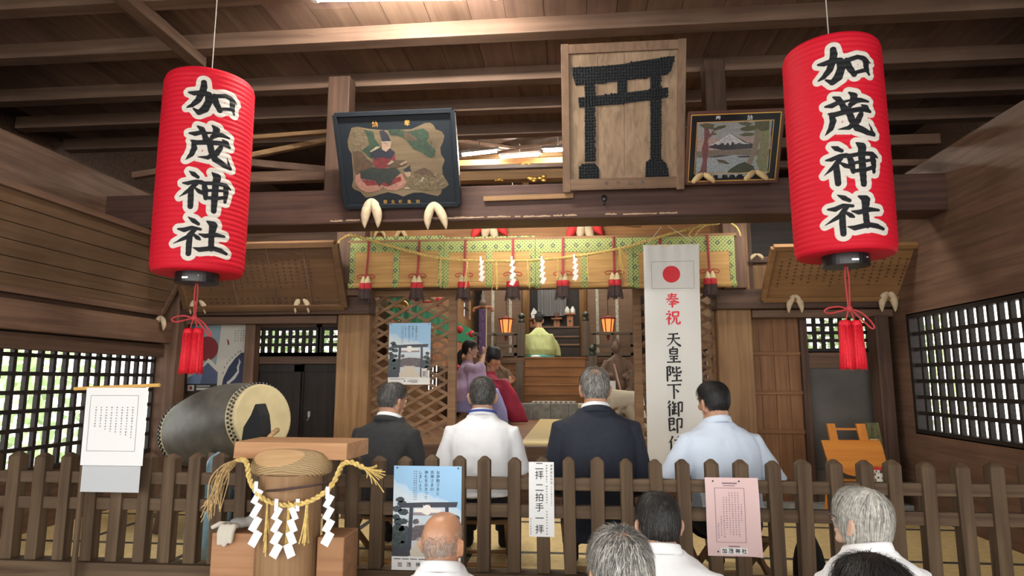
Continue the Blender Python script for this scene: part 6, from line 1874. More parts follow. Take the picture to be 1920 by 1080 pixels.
def head_pt(d, inf=0.0):
    x, y, z = d
    rx, ry, rz = .0715+inf, .092+inf, .112+inf
    px, py, pz = x*rx, y*ry, z*rz
    if z > 0:
        q = 2+.55*min(1, z*2.5); k = 1/((abs(x)**q+abs(y)**q+abs(z)**q)**(1/q)); px *= k; py *= k; pz *= k
    if z < 0:
        t = -z
        px *= 1-.33*t**1.6
        if y < 0: py *= 1-.42*t**1.2
        else: py *= 1-.10*t
    if y < 0 and z > -.3: py *= 1.04
    return V((px, py, pz))
def sdir(a, e): return V((math.cos(e)*math.sin(a), math.cos(e)*math.cos(a), math.sin(e)))
def head_mesh(m, M):
    na, ne = 40, 26; rings = []
    for i in range(ne+1):
        e = -PI/2+PI*i/ne; e = max(min(e, PI/2-.01), -PI/2+.01)
        rings.append([M @ head_pt(sdir(2*PI*j/na, e)) for j in range(na)])
    m.loft(rings)
    m.tube([M @ V(p) for p in ((0,.086,.022),(0,.102,-.004),(0,.112,-.022),(0,.098,-.032))], [.008,.010,.015,.008], 10)   # nose
    for s in (-1, 1):
        m.ball(M @ V((s*.011,.098,-.025)), .010, 6)
        R_ = M.to_3x3() @ Matrix.Rotation(s*.35, 3, 'Z')
        m.ball(M @ V((s*.080,-.004,-.012)), (.009,.021,.035), 8, M=R_)          # ear
        m.ball(M @ V((s*.087,-.013,-.002)), (.007,.017,.025), 8, M=R_)
        m.ball(M @ V((s*.076,.006,-.040)), (.008,.010,.012), 6)
        m.ball(M @ V((s*.030,.084,.026)), (.022,.010,.007), 6, M=M.to_3x3())       # brow
        m.ball(M @ V((s*.040,.066,-.022)), (.022,.020,.020), 6)                    # cheek
    m.ball(M @ V((0,.080,-.088)), (.024,.018,.018), 8)                             # chin
    m.ball(M @ V((0,.090,-.058)), (.024,.010,.011), 8)                             # mouth
def hand(m, wr, d, nrm, curl=.5, sc=1.0, side=1):
    """wrist point, direction of the fingers, back-of-hand normal"""
    d = V(d).normalized(); nrm = V(nrm); nrm = (nrm-d*nrm.dot(d)).normalized(); x = d.cross(nrm).normalized()*side
    R_ = Matrix((x, d, nrm)).transposed()
    m.ball(V(wr)+d*.048*sc, (.040*sc,.054*sc,.017*sc), 10, M=R_)
    m.tube([V(wr)-d*.03*sc, V(wr)+d*.03*sc], [.026*sc,.030*sc], 12)
    for k, (o, ln) in enumerate(((-.030,.062),(-.010,.076),(.011,.080),(.031,.072))):
        p = V(wr)+d*.088*sc+x*o*sc; pts = [p-d*.02*sc, p]; dd = d.copy()
        ax = x
        for q, f in enumerate((.42,.33,.25)):
            an = curl*(.5+.35*q)+.05*k
            dd = (dd*math.cos(an)-nrm*math.sin(an)).normalized(); n2 = nrm*math.cos(an)+dd*0
            pts.append(pts[-1]+dd*ln*f*sc)
        m.tube(pts, [.0095*sc,.0098*sc,.0092*sc,.0088*sc,.0075*sc], 8)
    p = V(wr)+d*.025*sc+x*.034*sc
    m.tube([p-x*.012*sc, p+x*.018*sc+d*.012*sc, p+x*.026*sc+d*.040*sc-nrm*.012*sc, p+x*.022*sc+d*.062*sc-nrm*.022*sc], [.013*sc,.012*sc,.0105*sc,.0085*sc], 8)
def hair_mask(d, st):
    x, y, z = d
    a = abs(math.degrees(math.atan2(x, -y)))      # 0 = back, 180 = front
    zl = float(np.interp(a, [0,35,58,74,95,120,150,180], st.get('line', [-.62,-.58,-.34,.08,.22,.40,.60,.66])))
    m = min(max((z-zl)/.14, 0), 1)
    for (cx, cy, cz, r, soft) in st.get('bald', ()):
        c = V((cx,cy,cz)).normalized(); an = math.acos(max(-1, min(1, c.dot(V(d)))))
        m *= min(max((an-r)/soft, 0), 1)
    return m*m*(3-2*m)
def hair(M, st, root, sc=1.0, seed=1):
    """a smooth mass of hair with loose strands over it; st: style"""
    rnd = random.Random(seed); mats = st['mats']; th = st.get('thick', .012)
    mb = MB(); na, ne = 72, 44
    rings = []
    for i in range(ne+1):
        e = -PI/2+PI*i/ne; e = max(min(e, PI/2-.01), -PI/2+.01); rg = []
        for j in range(na):
            d = sdir(2*PI*j/na, e); k = hair_mask(d, st)
            w_ = .5+.5*noise.noise(V((d.x*4, d.y*4, d.z*3))+V((seed,0,0)))
            inf = -.008 + k*(.008+th*(.75+.5*w_)*(1.0 if d.z > -.1 else max(.45, 1+d.z)))
            rg.append(M @ head_pt(d, inf))
        rings.append(rg)
    if st.get('cap', True): mb.loft(rings, 0)
    whorl = V(st.get('whorl', (.1,-.45,.88))).normalized(); L0 = st.get('len', .03); wd = st.get('width', .0016)
    N = st.get('n', 2600); made = 0; tries = 0
    while made < N and tries < N*12:
        tries += 1
        d = V((rnd.gauss(0,1), rnd.gauss(0,1), rnd.gauss(0,1))).normalized(); k = hair_mask(d, st)
        thin_ = k < .12 and rnd.random() < st.get('sparse', 0) and hair_mask(d, {**st, 'bald': ()}) > .6
        if not thin_ and (k < .12 or rnd.random() > k+.25): continue
        made += 1
        t = d-whorl; t -= d*t.dot(d)
        if t.length < 1e-3: continue
        t.normalize(); t = t*st.get('flow', .7)+V((0,0,-1))*st.get('grav', .6)+V((rnd.gauss(0,1),rnd.gauss(0,1),rnd.gauss(0,1)))*st.get('mess', .25)
        if d.y > .3: t += V((st.get('part', .0),0,0))
        t -= d*t.dot(d)
        if t.length < 1e-3: continue
        t.normalize()
        L = L0*rnd.uniform(.6, 1.15); base = .001+th*rnd.uniform(.55, 1.1) if st.get('cap', True) and not thin_ else .001
        pts = []; q = d.copy(); lift = base
        for s in range(5):
            p = head_pt(q, lift); 
            if s > 0 and st.get('hang') and q.z < .1: p = V((pts[-1].x*1.0+t.x*L*.08, pts[-1].y+t.y*L*.05, pts[-1].z-L/4.2))
            pts.append(p)
            ang = L/4/.1; q = (q+t*ang).normalized(); t = (t-q*t.dot(q)).normalized()
            lift += st.get('puff', .0015)*rnd.uniform(-.3, 1.4)
        side = t.cross(d).normalized()
        vs = []
        for s, p in enumerate(pts):
            ww = wd*(1, 1.1, .95, .7, .15)[s]
            vs += [M @ (p-side*ww/2), M @ (p+side*ww/2)]
        mb.add(vs, [(2*s, 2*s+1, 2*s+3, 2*s+2) for s in range(4)], rnd.choices(range(len(mats)), st.get('mix', [1]*len(mats)))[0])
    o = mb.build('hair', mats, None, smooth=True, recalc=False); o.parent = root
    return o
def collar(m, c, r, h, tilt, sc, back=.0):
    """a folded band round the neck: c centre of its base"""
    rings = []
    for rr, z, dy in ((r*.98,h*.0,0),(r*.97,h*1.0,0),(r*1.03,h*1.06,0),(r*1.10,h*.95,0),(r*1.22,h*.10,0),(r*1.16,h*-.10,0),(r*1.02,h*.0,0)):
        rings.append([V((c.x+rr*math.cos(a), c.y+rr*1.08*math.sin(a)+dy, c.z+z+tilt*rr*math.sin(a))) for a in np.linspace(0, 2*PI, 36, endpoint=False)])
    m.loft(rings, 0, caps=False)
def person(label, px, py, Y, floor, seat, top, topmat, hairst, yaw=0, hyaw=0, hpitch=0, hroll=0, sc=1.04, lean=.06, shw=.185, skin=SKIN, sleeve='short', trou=TROU, arms=None, fat=1.0, seed=1, legs=True, disp=.006, collar_mat=None, group=None, extra=None, tail=0, nkd=0):
    hc = P(px, py, Y); H = hc.z-floor; hy = lean+.025
    rx_ = hc.x+math.sin(yaw)*hy; ry_ = hc.y-math.cos(yaw)*hy
    root = thing('person', (rx_, ry_, floor), label, 'person', group, rz=yaw)
    sh = H-.198*sc+nkd; nk = H-.098*sc+nkd; s0 = seat
    HM = Matrix.Translation((0, hy, H)) @ Matrix.Rotation(hyaw, 4, 'Z') @ Matrix.Rotation(hpitch, 4, 'X') @ Matrix.Rotation(hroll, 4, 'Y') @ Matrix.Scale(sc, 4)
    ln = lambda z: lean*min(max((z-s0)/(nk-s0), 0), 1)**1.2-.03*math.sin(PI*min(max((z-s0)/(nk-s0), 0), 1))
    def stations(k, off):
        z = lambda t: s0+(sh-s0)*t
        L_ = [(s0+.0,.168,.135),(s0+.05,.182,.148),(z(.30),.172*fat,.132*fat),(z(.5),.176*fat,.125*fat),(z(.72),shw*.98,.118),(z(.90),shw*1.02,.108),(sh+.018,shw*.95,.096),(sh+.046,shw*.74,.084),(sh+.066,shw*.50,.074),(nk-.008,.076,.068)]
        return [(zz, a*k*sc+off, b*k*sc+off) for zz, a, b in L_]
    arms = arms or {}
    def arm(s):
        a = arms.get(s, {})
        S0 = V((s*(shw-.012)*sc, ln(sh), sh-.020)); E = V(a.get('e', (s*(shw+.065)*sc, ln(sh)-.0, s0+.215))); Wr = V(a.get('w', (s*.14, .28, s0+.175)))
        return S0, E, Wr, a
    # --- one continuous body
    m = MB(); head_mesh(m, HM)
    m.tube([HM @ V((0,-.018,-.05)), V((0, hy*.8-.012, nk+.02)), V((0, ln(nk), nk-.05))], [.062*sc,.064*sc,.074*sc], 16)
    m.loft([ring(0, ln(z), z, a, b) for z, a, b in stations(.86, -.004)])
    for s in (-1, 1):
        S0, E, Wr, a = arm(s)
        m.tube([S0, S0.lerp(E,.5), E, E.lerp(Wr,.35), E.lerp(Wr,.75), Wr], [.050,.046,.040,.043,.034,.027], 12)
        hd = V(a.get('hd', (-.35*s,.9,-.25))); hand(m, Wr, hd, a.get('hn', (0,.2,1)), a.get('curl', .45), sc*.98, -s)
        if legs:
            K = V((s*.125, .42, s0+.035)); A = V((s*.12, .40, .075))
            m.tube([(s*.085,.03,s0+.065), V((s*.10,.2,s0+.06)), K, K.lerp(A,.45), A], [.072,.07,.055,.05,.035], 12)
            m.tube([A, (s*.125,.46,.035), (s*.13,.54,.025)], [.034,.032,.022], 10)
    b = mesh_obj('body', fuse(m, .0075, 3, fac=.4), skin, root)
    for s in (-1, 1):
        e = MB().ball(HM @ V((s*.030,.0825,.006)), .0115, 8); eo = e.build('eye', EYEW, None, smooth=True); eo.parent = root
        e = MB().ball(HM @ V((s*.030,.0915,.006)), .0052, 6).build('iris', EYED, None, smooth=True); e.parent = eo
    # --- upper garment
    m = MB(); long_ = sleeve == 'long'; off = .012 if top == 'shirt' else .020
    st = stations(1.0, off)
    if tail: st = [(s0-tail, st[0][1]*1.03, st[0][2]*1.05)]+st
    if top == 'shirt': st = [(s0+.125, .192*sc+off, .152*sc+off)]+[q for q in st if q[0] > s0+.14]
    m.loft([ring(0, ln(z), z, a, b) for z, a, b in st])
    for s in (-1, 1):
        S0, E, Wr, a = arm(s); k = 1.0 if top == 'shirt' else 1.12
        if long_: m.tube([S0+V((-s*.05,0,.0)), S0, S0.lerp(E,.5), E, E.lerp(Wr,.5), E.lerp(Wr,.96)], [.062*k,.068*k,.062*k,.057*k,.050*k,.042*k], 16)
        else: m.tube([S0+V((-s*.05,0,.0)), S0, S0.lerp(E,.45), S0.lerp(E,.80), S0.lerp(E,.92)], [.060,.067,.068,.073,.076], 16)
    nm = {'shirt':'shirt', 'suit':'suit_jacket'}[top]
    mesh_obj(nm, fuse(m, .009, 5, disp, 13, seed), topmat, root)
    # collar
    m = MB(); cz = nk-.030
    collar(m, V((0, ln(nk)*.95+.004, cz)), .070*sc, .036*sc, -.35, sc)
    o = m.build('collar', collar_mat or topmat, None, smooth=True); o.parent = root
    if top == 'suit':
        m = MB(); collar(m, V((0, ln(nk)*.95, cz-.022)), .082*sc, .034*sc, -.35, sc)
        o = m.build('jacket_collar', topmat, None, smooth=True); o.parent = root
    # --- trousers
    if legs:
        m = MB(); m.loft([ring(0, 0, z, a, b) for z, a, b in ((s0-.005,.165,.13),(s0+.04,.182,.145),(s0+.11,.176,.14),(s0+.16,.165,.125))])
        for s in (-1, 1):
            K = V((s*.125,.42,s0+.035)); A = V((s*.12,.40,.10))
            m.tube([(s*.085,.0,s0+.075), (s*.10,.2,s0+.068), K, K.lerp(A,.4), A], [.088,.088,.072,.066,.060], 14)
        mesh_obj('trousers', fuse(m, .011, 4, .004, 10, seed+5), trou, root)
        for s in (-1, 1):
            m = MB(); m.tube([(s*.12,.36,.036), (s*.122,.42,.042), (s*.128,.50,.034), (s*.132,.575,.026)], [.036,.040,.038,.022], 12); m.tube([(s*.12,.40,.04),(s*.12,.40,.11)], [.038,.040], 10)
            mesh_obj('sock', fuse(m, .007, 3), SHOE, root)
    if hairst: hair(HM, hairst, root, sc, seed)
    if extra: extra(root, HM, dict(H=H, nk=nk, sh=sh, hy=hy, ln=ln, sc=sc, s0=s0))
    return root
SEATH = .285
def lanyard(root, HM, q):
    c = V((0, q['ln'](q['nk'])*.95+.004, q['nk']-.022)); r = .078*q['sc']
    m = MB()
    pts = [V((c.x+r*1.14*math.cos(a), c.y+r*1.2*math.sin(a), c.z+.018-.30*r*math.sin(a))) for a in np.linspace(PI*1.0, PI*2.0, 20)]
    m.tube(pts, .0075, 6, flat=.35, ref=(0,0,1))
    o = m.build('lanyard', plain('blue_lanyard', (.03,.06,.28), .6), None, smooth=True); o.parent = root
H_THIN = dict(mats=[H_IRON := H_MID, H_GR, H_DK], mix=[5,4,3], n=3600, len=.034, thick=.007, sparse=.5, bald=((.0,-.25,.95,.16,.42),), whorl=(0,-.2,.97), mess=.2)
P1 = person('person in a charcoal suit seated left of the narrow white sheet, thin grey hair', 735, 751, 4.25, ZT, SEATH, 'suit', SUIT_K, H_THIN, yaw=R(-12), hyaw=R(-22), hpitch=R(-6), hroll=R(4), lean=.12, shw=.175, sleeve='long', collar_mat=SHIRT_W, seed=1)
H2 = dict(mats=[H_DK, H_GR, H_MID], mix=[4,4,5], n=3600, len=.026, thick=.009, bald=((.0,-.35,.93,.02,.22),), whorl=(.05,-.4,.9), mess=.3)
P2 = person('person in a white short sleeved shirt with a blue lanyard, seen from behind', 905, 743, 4.12, ZT, SEATH, 'shirt', SHIRT_W, H2, yaw=R(3), hyaw=R(2), lean=.05, shw=.178, seed=2, extra=lanyard, tail=.03)
H3 = dict(mats=[H_GR, H_LG, H_MID], mix=[5,5,3], n=4000, len=.030, thick=.010, sparse=.55, bald=((.0,-.50,.86,.26,.36),), whorl=(0,-.5,.85), mess=.22, width=.0018)
P3 = person('person in a navy suit with a bald spot in grey hair, seated before the mat', 1115, 729, 3.82, ZT, SEATH, 'suit', SUIT_N, H3, yaw=R(4), hyaw=R(6), lean=.05, shw=.190, sleeve='long', skin=SKIN_T, collar_mat=SHIRT_W, seed=3, tail=.05, disp=.003)
H4 = dict(mats=[H_BLK, H_BLK, H_DK], n=3400, len=.036, thick=.009, whorl=(.1,-.3,.94), mess=.3, line=[-.58,-.54,-.32,.02,.18,.38,.58,.62])
P4 = person('person with black hair in a pale blue shirt seated before the long banner', 1338, 754, 3.82, ZT, SEATH, 'shirt', SHIRT_B, H4, yaw=R(14), hyaw=R(12), hpitch=R(-5), hroll=R(-3), lean=.08, shw=.195, seed=4, sc=1.0, disp=.006, tail=.03, arms={-1: dict(e=(-.33,.03,SEATH+.24), w=(-.20,.24,SEATH+.17)), 1: dict(e=(.31,.0,SEATH+.22))})
for i, (p, lb) in enumerate(((P1,'folding stool under the person in the charcoal suit'), (P2,'folding stool under the person with the lanyard'), (P3,'folding stool under the person in the navy suit'), (P4,'folding stool under the person in the pale blue shirt'))):
    loc = (p.location.x, p.location.y+.04, ZT)
    if i == 0: st0 = make_stool(SEATH); st0.location = loc; st0['label'] = lb; st0.rotation_euler = p.rotation_euler.copy()
    else: dup(st0, loc, p.rotation_euler.copy(), lb)
# --- the front row outside the fence
GS = .46
H5 = dict(mats=[H_LG, H_WH, H_GR], n=520, len=.040, thick=.003, cap=False, width=.0009, line=[-.55,-.52,-.40,-.14,.10,.5,.9,.95], bald=((.0,.02,1,.98,.55),), flow=.2, grav=.4, mess=.55, puff=.002)
person('bald person in a white shirt seated in front of the lower gate poster', 830, 1018, 2.72, 0, GS, 'shirt', SHIRT_W2, H5, yaw=R(2), hyaw=R(-14), hpitch=R(5), lean=.05, shw=.185, nkd=.028, skin=SKIN_T, seed=5, disp=.004, sc=1.07)
H6 = dict(mats=[H_GR, H_LG, H_MID, H_WH], mix=[4,4,3,2], n=6500, len=.046, thick=.012, sparse=.6, bald=((.05,-.42,.9,.24,.40),), whorl=(.05,-.35,.93), flow=.8, grav=.6, mess=.36, puff=.0028, width=.0013)
person('person with bushy grey hair and a bald crown, nearest the camera at the bottom', 1163, 1076, 1.78, 0, GS, 'shirt', SHIRT_W, H6, yaw=R(6), hyaw=R(10), hpitch=R(-3), lean=.05, shw=.18, skin=SKIN_T, seed=6, sc=.95)
H7 = dict(mats=[H_DK, H_BLK, H_MID], mix=[6,4,2], n=4200, len=.036, thick=.008, whorl=(0,-.2,.97), mess=.22, width=.0015, line=[-.64,-.60,-.38,.02,.18,.38,.60,.66])
person('person with neat dark hair in a white collared shirt, left of the pink notice', 1234, 984, 2.48, 0, GS, 'shirt', SHIRT_W2, H7, yaw=R(-2), hyaw=R(10), hpitch=R(-1), lean=.05, shw=.18, nkd=.026, sc=.97, skin=SKIN, seed=7)
def glasses(root, HM, q):
    m = MB()
    for s in (-1, 1):
        m.tube([HM @ V((s*.033+.024*math.cos(a), .101-.004*abs(math.cos(a)), .004+.018*math.sin(a))) for a in np.linspace(0, 2*PI, 20)], .0022, 6)
        m.tube([HM @ V(p) for p in ((s*.057,.098,.008),(s*.074,.07,.010),(s*.082,.0,.004))], .002, 6)
    m.tube([HM @ V((-.009,.102,.008)), HM @ V((.009,.102,.008))], .002, 6)
    o = m.build('glasses', plain('dark_glasses', (.05,.03,.03), .3), None, smooth=True); o.parent = root
H8 = dict(mats=[H_WH, H_LG, H_GR], mix=[6,4,1.5], n=6000, len=.10, thick=.013, whorl=(.05,-.25,.95), flow=.7, grav=.9, mess=.22, width=.0019, puff=.002, hang=True, line=[-.86,-.84,-.78,-.58,-.22,.22,.55,.62])
person('person with silver bobbed hair and glasses looking left at the right end', 1616, 977, 2.50, 0, GS, 'shirt', SHIRT_W2, H8, yaw=R(14), hyaw=R(22), hpitch=R(6), lean=.02, shw=.170, skin=SKIN_F, seed=8, extra=glasses, sc=.95, nkd=.015)
H9 = dict(mats=[H_BLK, H_DK], n=3800, len=.06, thick=.02, whorl=(0,0,1), mess=.5, puff=.004)
person('person with tousled black hair cut off at the bottom right corner', 1642, 1144, 1.85, 0, GS, 'shirt', SHIRT_W, H9, yaw=R(10), lean=.04, seed=9)

# --- the musicians, the priest and the helper in the sanctuary
PURP = plain('lilac_robe_cloth', (.55,.42,.64), .75, var=.06, vscale=5, bump=.2, bscale=6)
TURQ = plain('turquoise_hakama', (.13,.50,.46), .75, var=.15, vscale=9); LILB = plain('pale_blue_hakama', (.36,.36,.66), .8)
CRIM = plain('crimson_robe_cloth', (.34,.012,.045), .65, var=.25, vscale=7, bump=.2, bscale=6)
LIME = plain('lime_robe_cloth', (.42,.47,.20), .75, var=.10, vscale=6, bump=.3, bscale=5)
CRMR = plain('cream_robe_cloth', (.60,.54,.40), .8, var=.06, vscale=5, bump=.2, bscale=6)
HATB = plain('black_gauze_hat', (.010,.012,.016), .5)
def robed(label, loc, yaw, H, build, skin=SKIN, hyaw=0, hpitch=0, hy=.05, sc=1.0, hairst=None, seed=1):
    root = thing('person', loc, label, 'person', rz=yaw)
    HM = Matrix.Translation((0, hy, H)) @ Matrix.Rotation(hyaw, 4, 'Z') @ Matrix.Rotation(hpitch, 4, 'X') @ Matrix.Scale(sc, 4)
    m = MB(); head_mesh(m, HM)
    m.tube([HM @ V((0,-.018,-.05)), V((0, hy*.75, H-.14)), V((0, hy*.6+.01, H-.22))], [.052*sc,.052*sc,.05*sc], 14)
    build(root, m, HM)
    mesh_obj('body', fuse(m, .008, 3, fac=.4), skin, root)
    for s in (-1, 1):
        e = MB().ball(HM @ V((s*.030,.0825,.006)), .0115, 6).build('eye', EYEW, None, smooth=True); e.parent = root
        i = MB().ball(HM @ V((s*.030,.0915,.006)), .0052, 5).build('iris', EYED, None, smooth=True); i.parent = e
    if hairst: hair(HM, hairst, root, sc, seed)
    return root
HW = dict(mats=[H_BLK, H_DK], n=1800, len=.07, thick=.012, whorl=(0,.3,.95), flow=.9, grav=.0, mess=.08, line=[-.56,-.52,-.36,-.05,.06,.36,.56,.60])
# flute player in lilac, seated on a stool, facing right
hp = P(881, 655, 8.6)
def lilac(root, m, HM):
    H = hp.z-ZH; s = .34
    for sd in (-1, 1):
        S0 = V((sd*.13,.0,H-.29)); E = V((sd*.24,.17,H-.30)); Wr = V((sd*.045,.235,H-.075))
        m.tube([S0, E, E.lerp(Wr,.5), Wr], [.046,.040,.036,.026], 10)
        hand(m, Wr, (-sd*.5,.25,.75), (sd*.5,.85,-.1), .75, .92, -sd)
    m.loft([ring(0,0,z,a,b,20) for z,a,b in ((s,.14,.12),(s+.25,.13,.10),(H-.28,.11,.055),(H-.21,.05,.042))])
    k = MB()
    k.loft([ring(0,y,z,a,b,24) for z,y,a,b in ((s-.02,.0,.22,.20),(s+.08,.0,.21,.19),(s+.25,.0,.175,.15),(H-.33,.0,.185,.13),(H-.24,.01,.17,.11),(H-.19,.015,.10,.085),(H-.15,.02,.066,.062))])
    for sd in (-1, 1):      # wide hanging sleeves
        k.loft([ring(sd*.17,.02,H-.25,.07,.07,20,2,0)]+[[V((sd*.25+a_*.05, .13+b_*.07, H-.34+c_)) for a_,b_,c_ in [(math.cos(t),math.sin(t),.0) for t in np.linspace(0,2*PI,20,endpoint=False)]]] )
        P0 = [(sd*.16,.0,H-.24),(sd*.245,.12,H-.285),(sd*.20,.20,H-.22)]
        k.tube(smoothpts(P0,4), .072, 14)
        out = []
        for z, y0, y1, x, th in ((H-.24,.02,.24,.22,.05),(H-.36,.0,.27,.25,.055),(H-.52,.0,.30,.26,.05),(H-.68,.03,.32,.25,.045),(H-.80,.08,.33,.24,.03)):
            out.append([V((sd*x+th*math.cos(t), (y0+y1)/2+(y1-y0)/2*math.sin(t), z)) for t in np.linspace(0,2*PI,20,endpoint=False)])
        k.loft(out)
    mesh_obj('robe', fuse(k, .012, 5, .010, 9, 3), PURP, root)
    k = MB(); k.loft([ring(0,.02,z,a,b,24) for z,a,b in ((s+.06,.21,.19),(s-.06,.23,.21),(s-.16,.22,.20))]); 
    for sd in (-1, 1): k.tube([(sd*.10,.05,s+.04),(sd*.13,.38,s+.06),(sd*.14,.42,.20),(sd*.14,.42,.02)], [.11,.11,.12,.14], 14)
    mesh_obj('hakama', fuse(k, .014, 4, .006, 9, 5), LILB, root)
    f = MB().tube([HM @ V((0,.105,-.055)), HM @ V((.0,.20,-.13)), HM @ V((0,.29,-.21))], [.010,.011,.013], 10).build('reed_pipe', W_POST['y'], None, smooth=True); f.parent = root
    t = MB().tube(smoothpts([HM @ V((0,-.09,-.03)), HM @ V((0,-.125,-.06)), HM @ V((0,-.13,-.11)), HM @ V((0,-.12,-.16)), HM @ V((0,-.10,-.24))],4), [.02]+[.034]*9+[.03]*4+[.02,.012,.006], 10).build('ponytail', H_BLK, None, smooth=True); t.parent = root
    o = MB().tube([HM @ V((-.02,.089,-.058)), HM @ V((0,.096,-.057)), HM @ V((.02,.089,-.058))], [.004,.006,.004], 6).build('lips', LIP, None, smooth=True); o.parent = root
w_root = robed('person in a lilac robe with black ponytail playing a reed pipe', (hp.x-.05, hp.y, ZH), R(-78), hp.z-ZH, lilac, SKIN_F, hyaw=R(2), hpitch=R(-4), hairst=HW, seed=21, sc=1.03)
st = dup(st0, (hp.x-.08, hp.y, ZH), (0,0,R(-78)), 'folding stool under the person in the lilac robe', (1.1,1.1,1.16))
# man in crimson with a black hat, beyond her
hp2 = P(918, 677, 9.2)
def crimson(root, m, HM):
    H = hp2.z-ZH; s = .32
    for sd in (-1, 1):
        S0 = V((sd*.13,.03,H-.29)); E = V((sd*.24,.16,H-.42)); Wr = V((sd*.05,.33,H-.30))
        m.tube([S0, E, Wr], [.046,.040,.027], 10); hand(m, Wr, (-sd*.4,.5,.5), (sd*.6,.5,.3), .8, .95, -sd)
    m.loft([ring(0,0,z,a,b,20) for z,a,b in ((s,.15,.12),(s+.25,.14,.10),(H-.28,.11,.055),(H-.21,.05,.042))])
    k = MB()
    k.loft([ring(0,y,z,a,b,24) for z,y,a,b in ((s-.05,.02,.25,.24),(s+.1,.02,.23,.21),(s+.25,.03,.19,.16),(H-.32,.05,.19,.13),(H-.24,.05,.17,.11),(H-.19,.05,.10,.085),(H-.14,.05,.066,.062))])
    for sd in (-1, 1):
        k.tube(smoothpts([(sd*.16,.02,H-.24),(sd*.25,.14,H-.40),(sd*.16,.30,H-.32)],4), .075, 14)
        out = []
        for z, y0, y1, x, th in ((H-.26,.05,.28,.22,.06),(H-.40,.09,.38,.24,.06),(H-.55,.16,.47,.26,.06),(H-.70,.24,.53,.27,.055),(H-.84,.31,.58,.27,.05),(H-.95,.38,.60,.27,.03)):
            if z < -.0: z = .02
            out.append([V((sd*x+th*math.cos(t), (y0+y1)/2+(y1-y0)/2*math.sin(t), max(z,.03))) for t in np.linspace(0,2*PI,20,endpoint=False)])
        k.loft(out)
    mesh_obj('robe', fuse(k, .012, 5, .012, 8, 6), CRIM, root)
    k = MB()
    for sd in (-1, 1): k.tube([(sd*.10,.03,s+.02),(sd*.13,.20,s+.04),(sd*.14,.24,.18),(sd*.14,.24,.02)], [.11,.11,.13,.15], 14)
    mesh_obj('hakama', fuse(k, .014, 4, .006, 9, 7), TURQ, root)
    rnd = random.Random(5); k = MB()
    f = MB().tube([HM @ V((0,.105,-.055)), HM @ V((0,.19,-.12))], .011, 8).build('reed_pipe', W_POST['y'], None); f.parent = root
    h = MB().loft([[HM @ V((a*math.cos(t), b*math.sin(t)-.012+dy, z)) for t in np.linspace(0,2*PI,28,endpoint=False)] for z,a,b,dy in ((.028,.083,.104,0),(.10,.086,.106,-.006),(.16,.078,.096,-.012),(.20,.055,.075,-.02),(.21,.02,.03,-.02))]).build('tall_hat', HATB, None, smooth=True); h.parent = root
HB = dict(mats=[H_BLK, H_DK], n=900, len=.02, thick=.006)
robed('person in a crimson robe and tall black hat beside the lilac robed player', (hp2.x-.04, hp2.y, ZH), R(-82), hp2.z-ZH, crimson, SKIN_T, hpitch=R(-14), hy=.09, hairst=HB, seed=22, sc=1.04)
dup(st0, (hp2.x-.08, hp2.y, ZH), (0,0,R(-82)), 'folding stool under the person in the crimson robe', (1.1,1.1,1.12))
# kneeling priest in lime green, seen from behind
hp3 = P(1011, 600, 11.65); zp = ZS
def lime(root, m, HM):
    H = hp3.z-zp
    for sd in (-1, 1):
        S0 = V((sd*.13,.03,H-.30)); E = V((sd*.28,.14,H-.50)); Wr = V((sd*.09,.32,H-.46))
        m.tube([S0, E, Wr], [.046,.040,.027], 10); hand(m, Wr, (-sd*.5,.7,.1), (0,.2,1), .7, .95, -sd)
    m.loft([ring(0,0,z,a,b,20) for z,a,b in ((.12,.16,.14),(.3,.14,.11),(H-.28,.11,.055),(H-.21,.05,.042))])
    for sd in (-1, 1): m.tube([(sd*.09,-.02,.14),(sd*.14,.40,.10),(sd*.12,.40,.05),(sd*.10,-.10,.05)], [.07,.06,.05,.04], 10)
    k = MB()
    k.loft([ring(0,y,z,a,b,28) for z,y,a,b in ((.06,.0,.27,.24),(.16,.0,.285,.25),(.30,.0,.27,.21),(.45,.01,.25,.17),(H-.34,.02,.225,.14),(H-.25,.03,.18,.11),(H-.19,.035,.11,.085),(H-.14,.04,.064,.06))])
    for sd in (-1, 1):
        out = []
        for z, y0, y1, x, th in ((H-.26,-.05,.10,.17,.07),(H-.38,-.06,.20,.24,.085),(H-.52,-.04,.30,.30,.09),(H-.66,.0,.36,.33,.08),(max(H-.78,.07),.06,.36,.32,.05)):
            out.append([V((sd*x+th*math.cos(t), (y0+y1)/2+(y1-y0)/2*math.sin(t), z)) for t in np.linspace(0,2*PI,20,endpoint=False)])
        k.loft(out)
    mesh_obj('robe', fuse(k, .012, 5, .012, 8, 9), LIME, root)
    k = MB(); k.loft([ring(0,.06,z,a,b,24) for z,a,b in ((.005,.27,.30),(.05,.28,.31),(.10,.24,.28))])
    mesh_obj('hakama', fuse(k, .012, 3, .006, 9, 2), TURQ, root)
    k = MB().ball((-.08,-.25,.03),(.09,.06,.03),8); mesh_obj('white_sock', fuse(k,.01,3), PAPER, root)
    h = MB().loft([[HM @ V((a*math.cos(t), b*math.sin(t)-.012+dy, z)) for t in np.linspace(0,2*PI,28,endpoint=False)] for z,a,b,dy in ((.03,.082,.103,0),(.08,.084,.104,0),(.115,.07,.09,0),(.125,.03,.04,0))]).tube([HM @ V((0,-.09,.05)), HM @ V((0,-.10,.13))], [.03,.028], 12).tube([HM @ V((-.12,-.09,.08)), HM @ V((.12,-.09,.08))], .006, 6).build('court_cap', HATB, None, smooth=False); h.parent = root
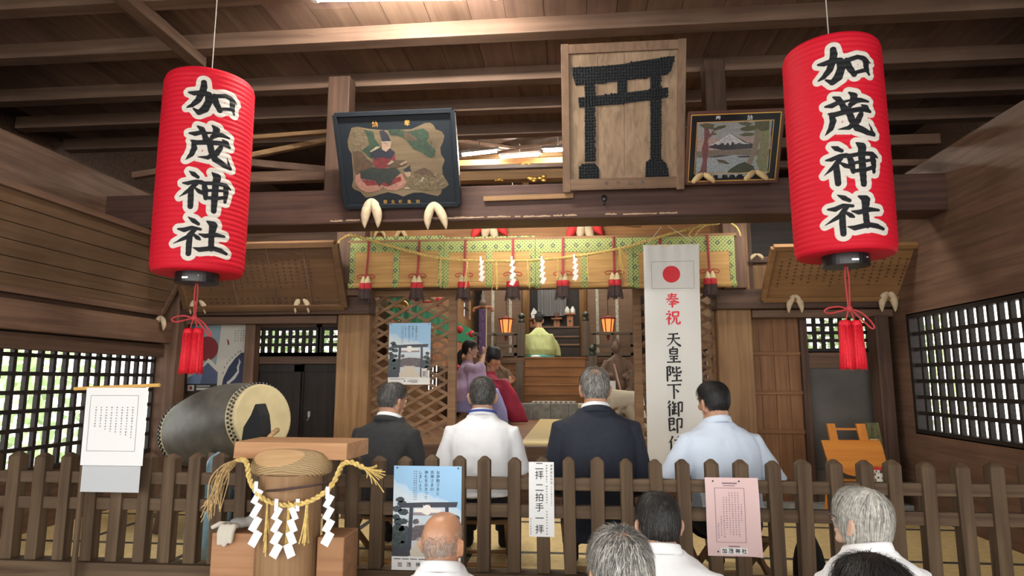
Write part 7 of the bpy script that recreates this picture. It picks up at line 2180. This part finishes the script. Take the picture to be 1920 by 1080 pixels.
robed('person in a lime green robe kneeling at the top of the stairs, seen from behind', (hp3.x, hp3.y, zp), R(6), hp3.z-zp, lime, SKIN, hpitch=R(-16), hy=.10, hairst=HB, seed=23, sc=1.0)
# helper in cream bowing behind the right lattice
hp4 = P(1196, 757, 8.7)
def creamp(root, m, HM):
    H = hp4.z-ZH
    m.tube([HM @ V((0,-.03,-.06)), V((0,-.10,H-.01)), V((0,-.35,H-.02))], [.055,.065,.10], 12)
    for sd in (-1, 1):
        S0 = V((sd*.17,-.15,H-.08)); E = V((sd*.22,.0,H-.30)); Wr = V((sd*.10,.18,H-.42)); m.tube([S0,E,Wr],[.046,.04,.027],10); hand(m, Wr, (-sd*.2,.8,-.4), (0,.3,1), .5, .95, -sd)
        m.tube([(sd*.10,-.45,.36),(sd*.14,-.05,.36),(sd*.13,-.08,.06)], [.08,.07,.05], 10)
    k = MB()
    pts = [(0,-.54,.30),(0,-.52,H-.22),(0,-.40,H-.06),(0,-.24,H+.0),(0,-.12,H+.0)]
    k.tube(smoothpts(pts,4), [float(x) for x in np.interp(np.linspace(0,4,17), range(5), [.26,.25,.20,.165,.08])], 22, ref=(1,0,0))
    for sd in (-1, 1):
        k.tube(smoothpts([(sd*.15,-.17,H-.06),(sd*.25,-.02,H-.28),(sd*.14,.14,H-.40)],4), .085, 14)
        k.loft([[V((sd*.24+.05*math.cos(t), .02+.16*math.sin(t), z)) for t in np.linspace(0,2*PI,16,endpoint=False)] for z in (H-.26,H-.45,H-.6)])
        k.tube([(sd*.12,-.45,.34),(sd*.15,-.05,.36),(sd*.14,-.06,.03)], [.15,.12,.14], 14)
    mesh_obj('robe', fuse(k, .013, 5, .008, 8, 11), CRMR, root)
robed('person in a cream robe bowing behind the right lattice door', (hp4.x, hp4.y, ZH), R(-80), hp4.z-ZH, creamp, SKIN, hpitch=R(-60), hy=.0, hairst=HB, seed=24)
dup(st0, (hp4.x-.45, hp4.y-.08, ZH), (0,0,R(-80)), 'folding stool under the person in the cream robe', (1.1,1.1,1.1))
bpy.data.objects.remove(_to)
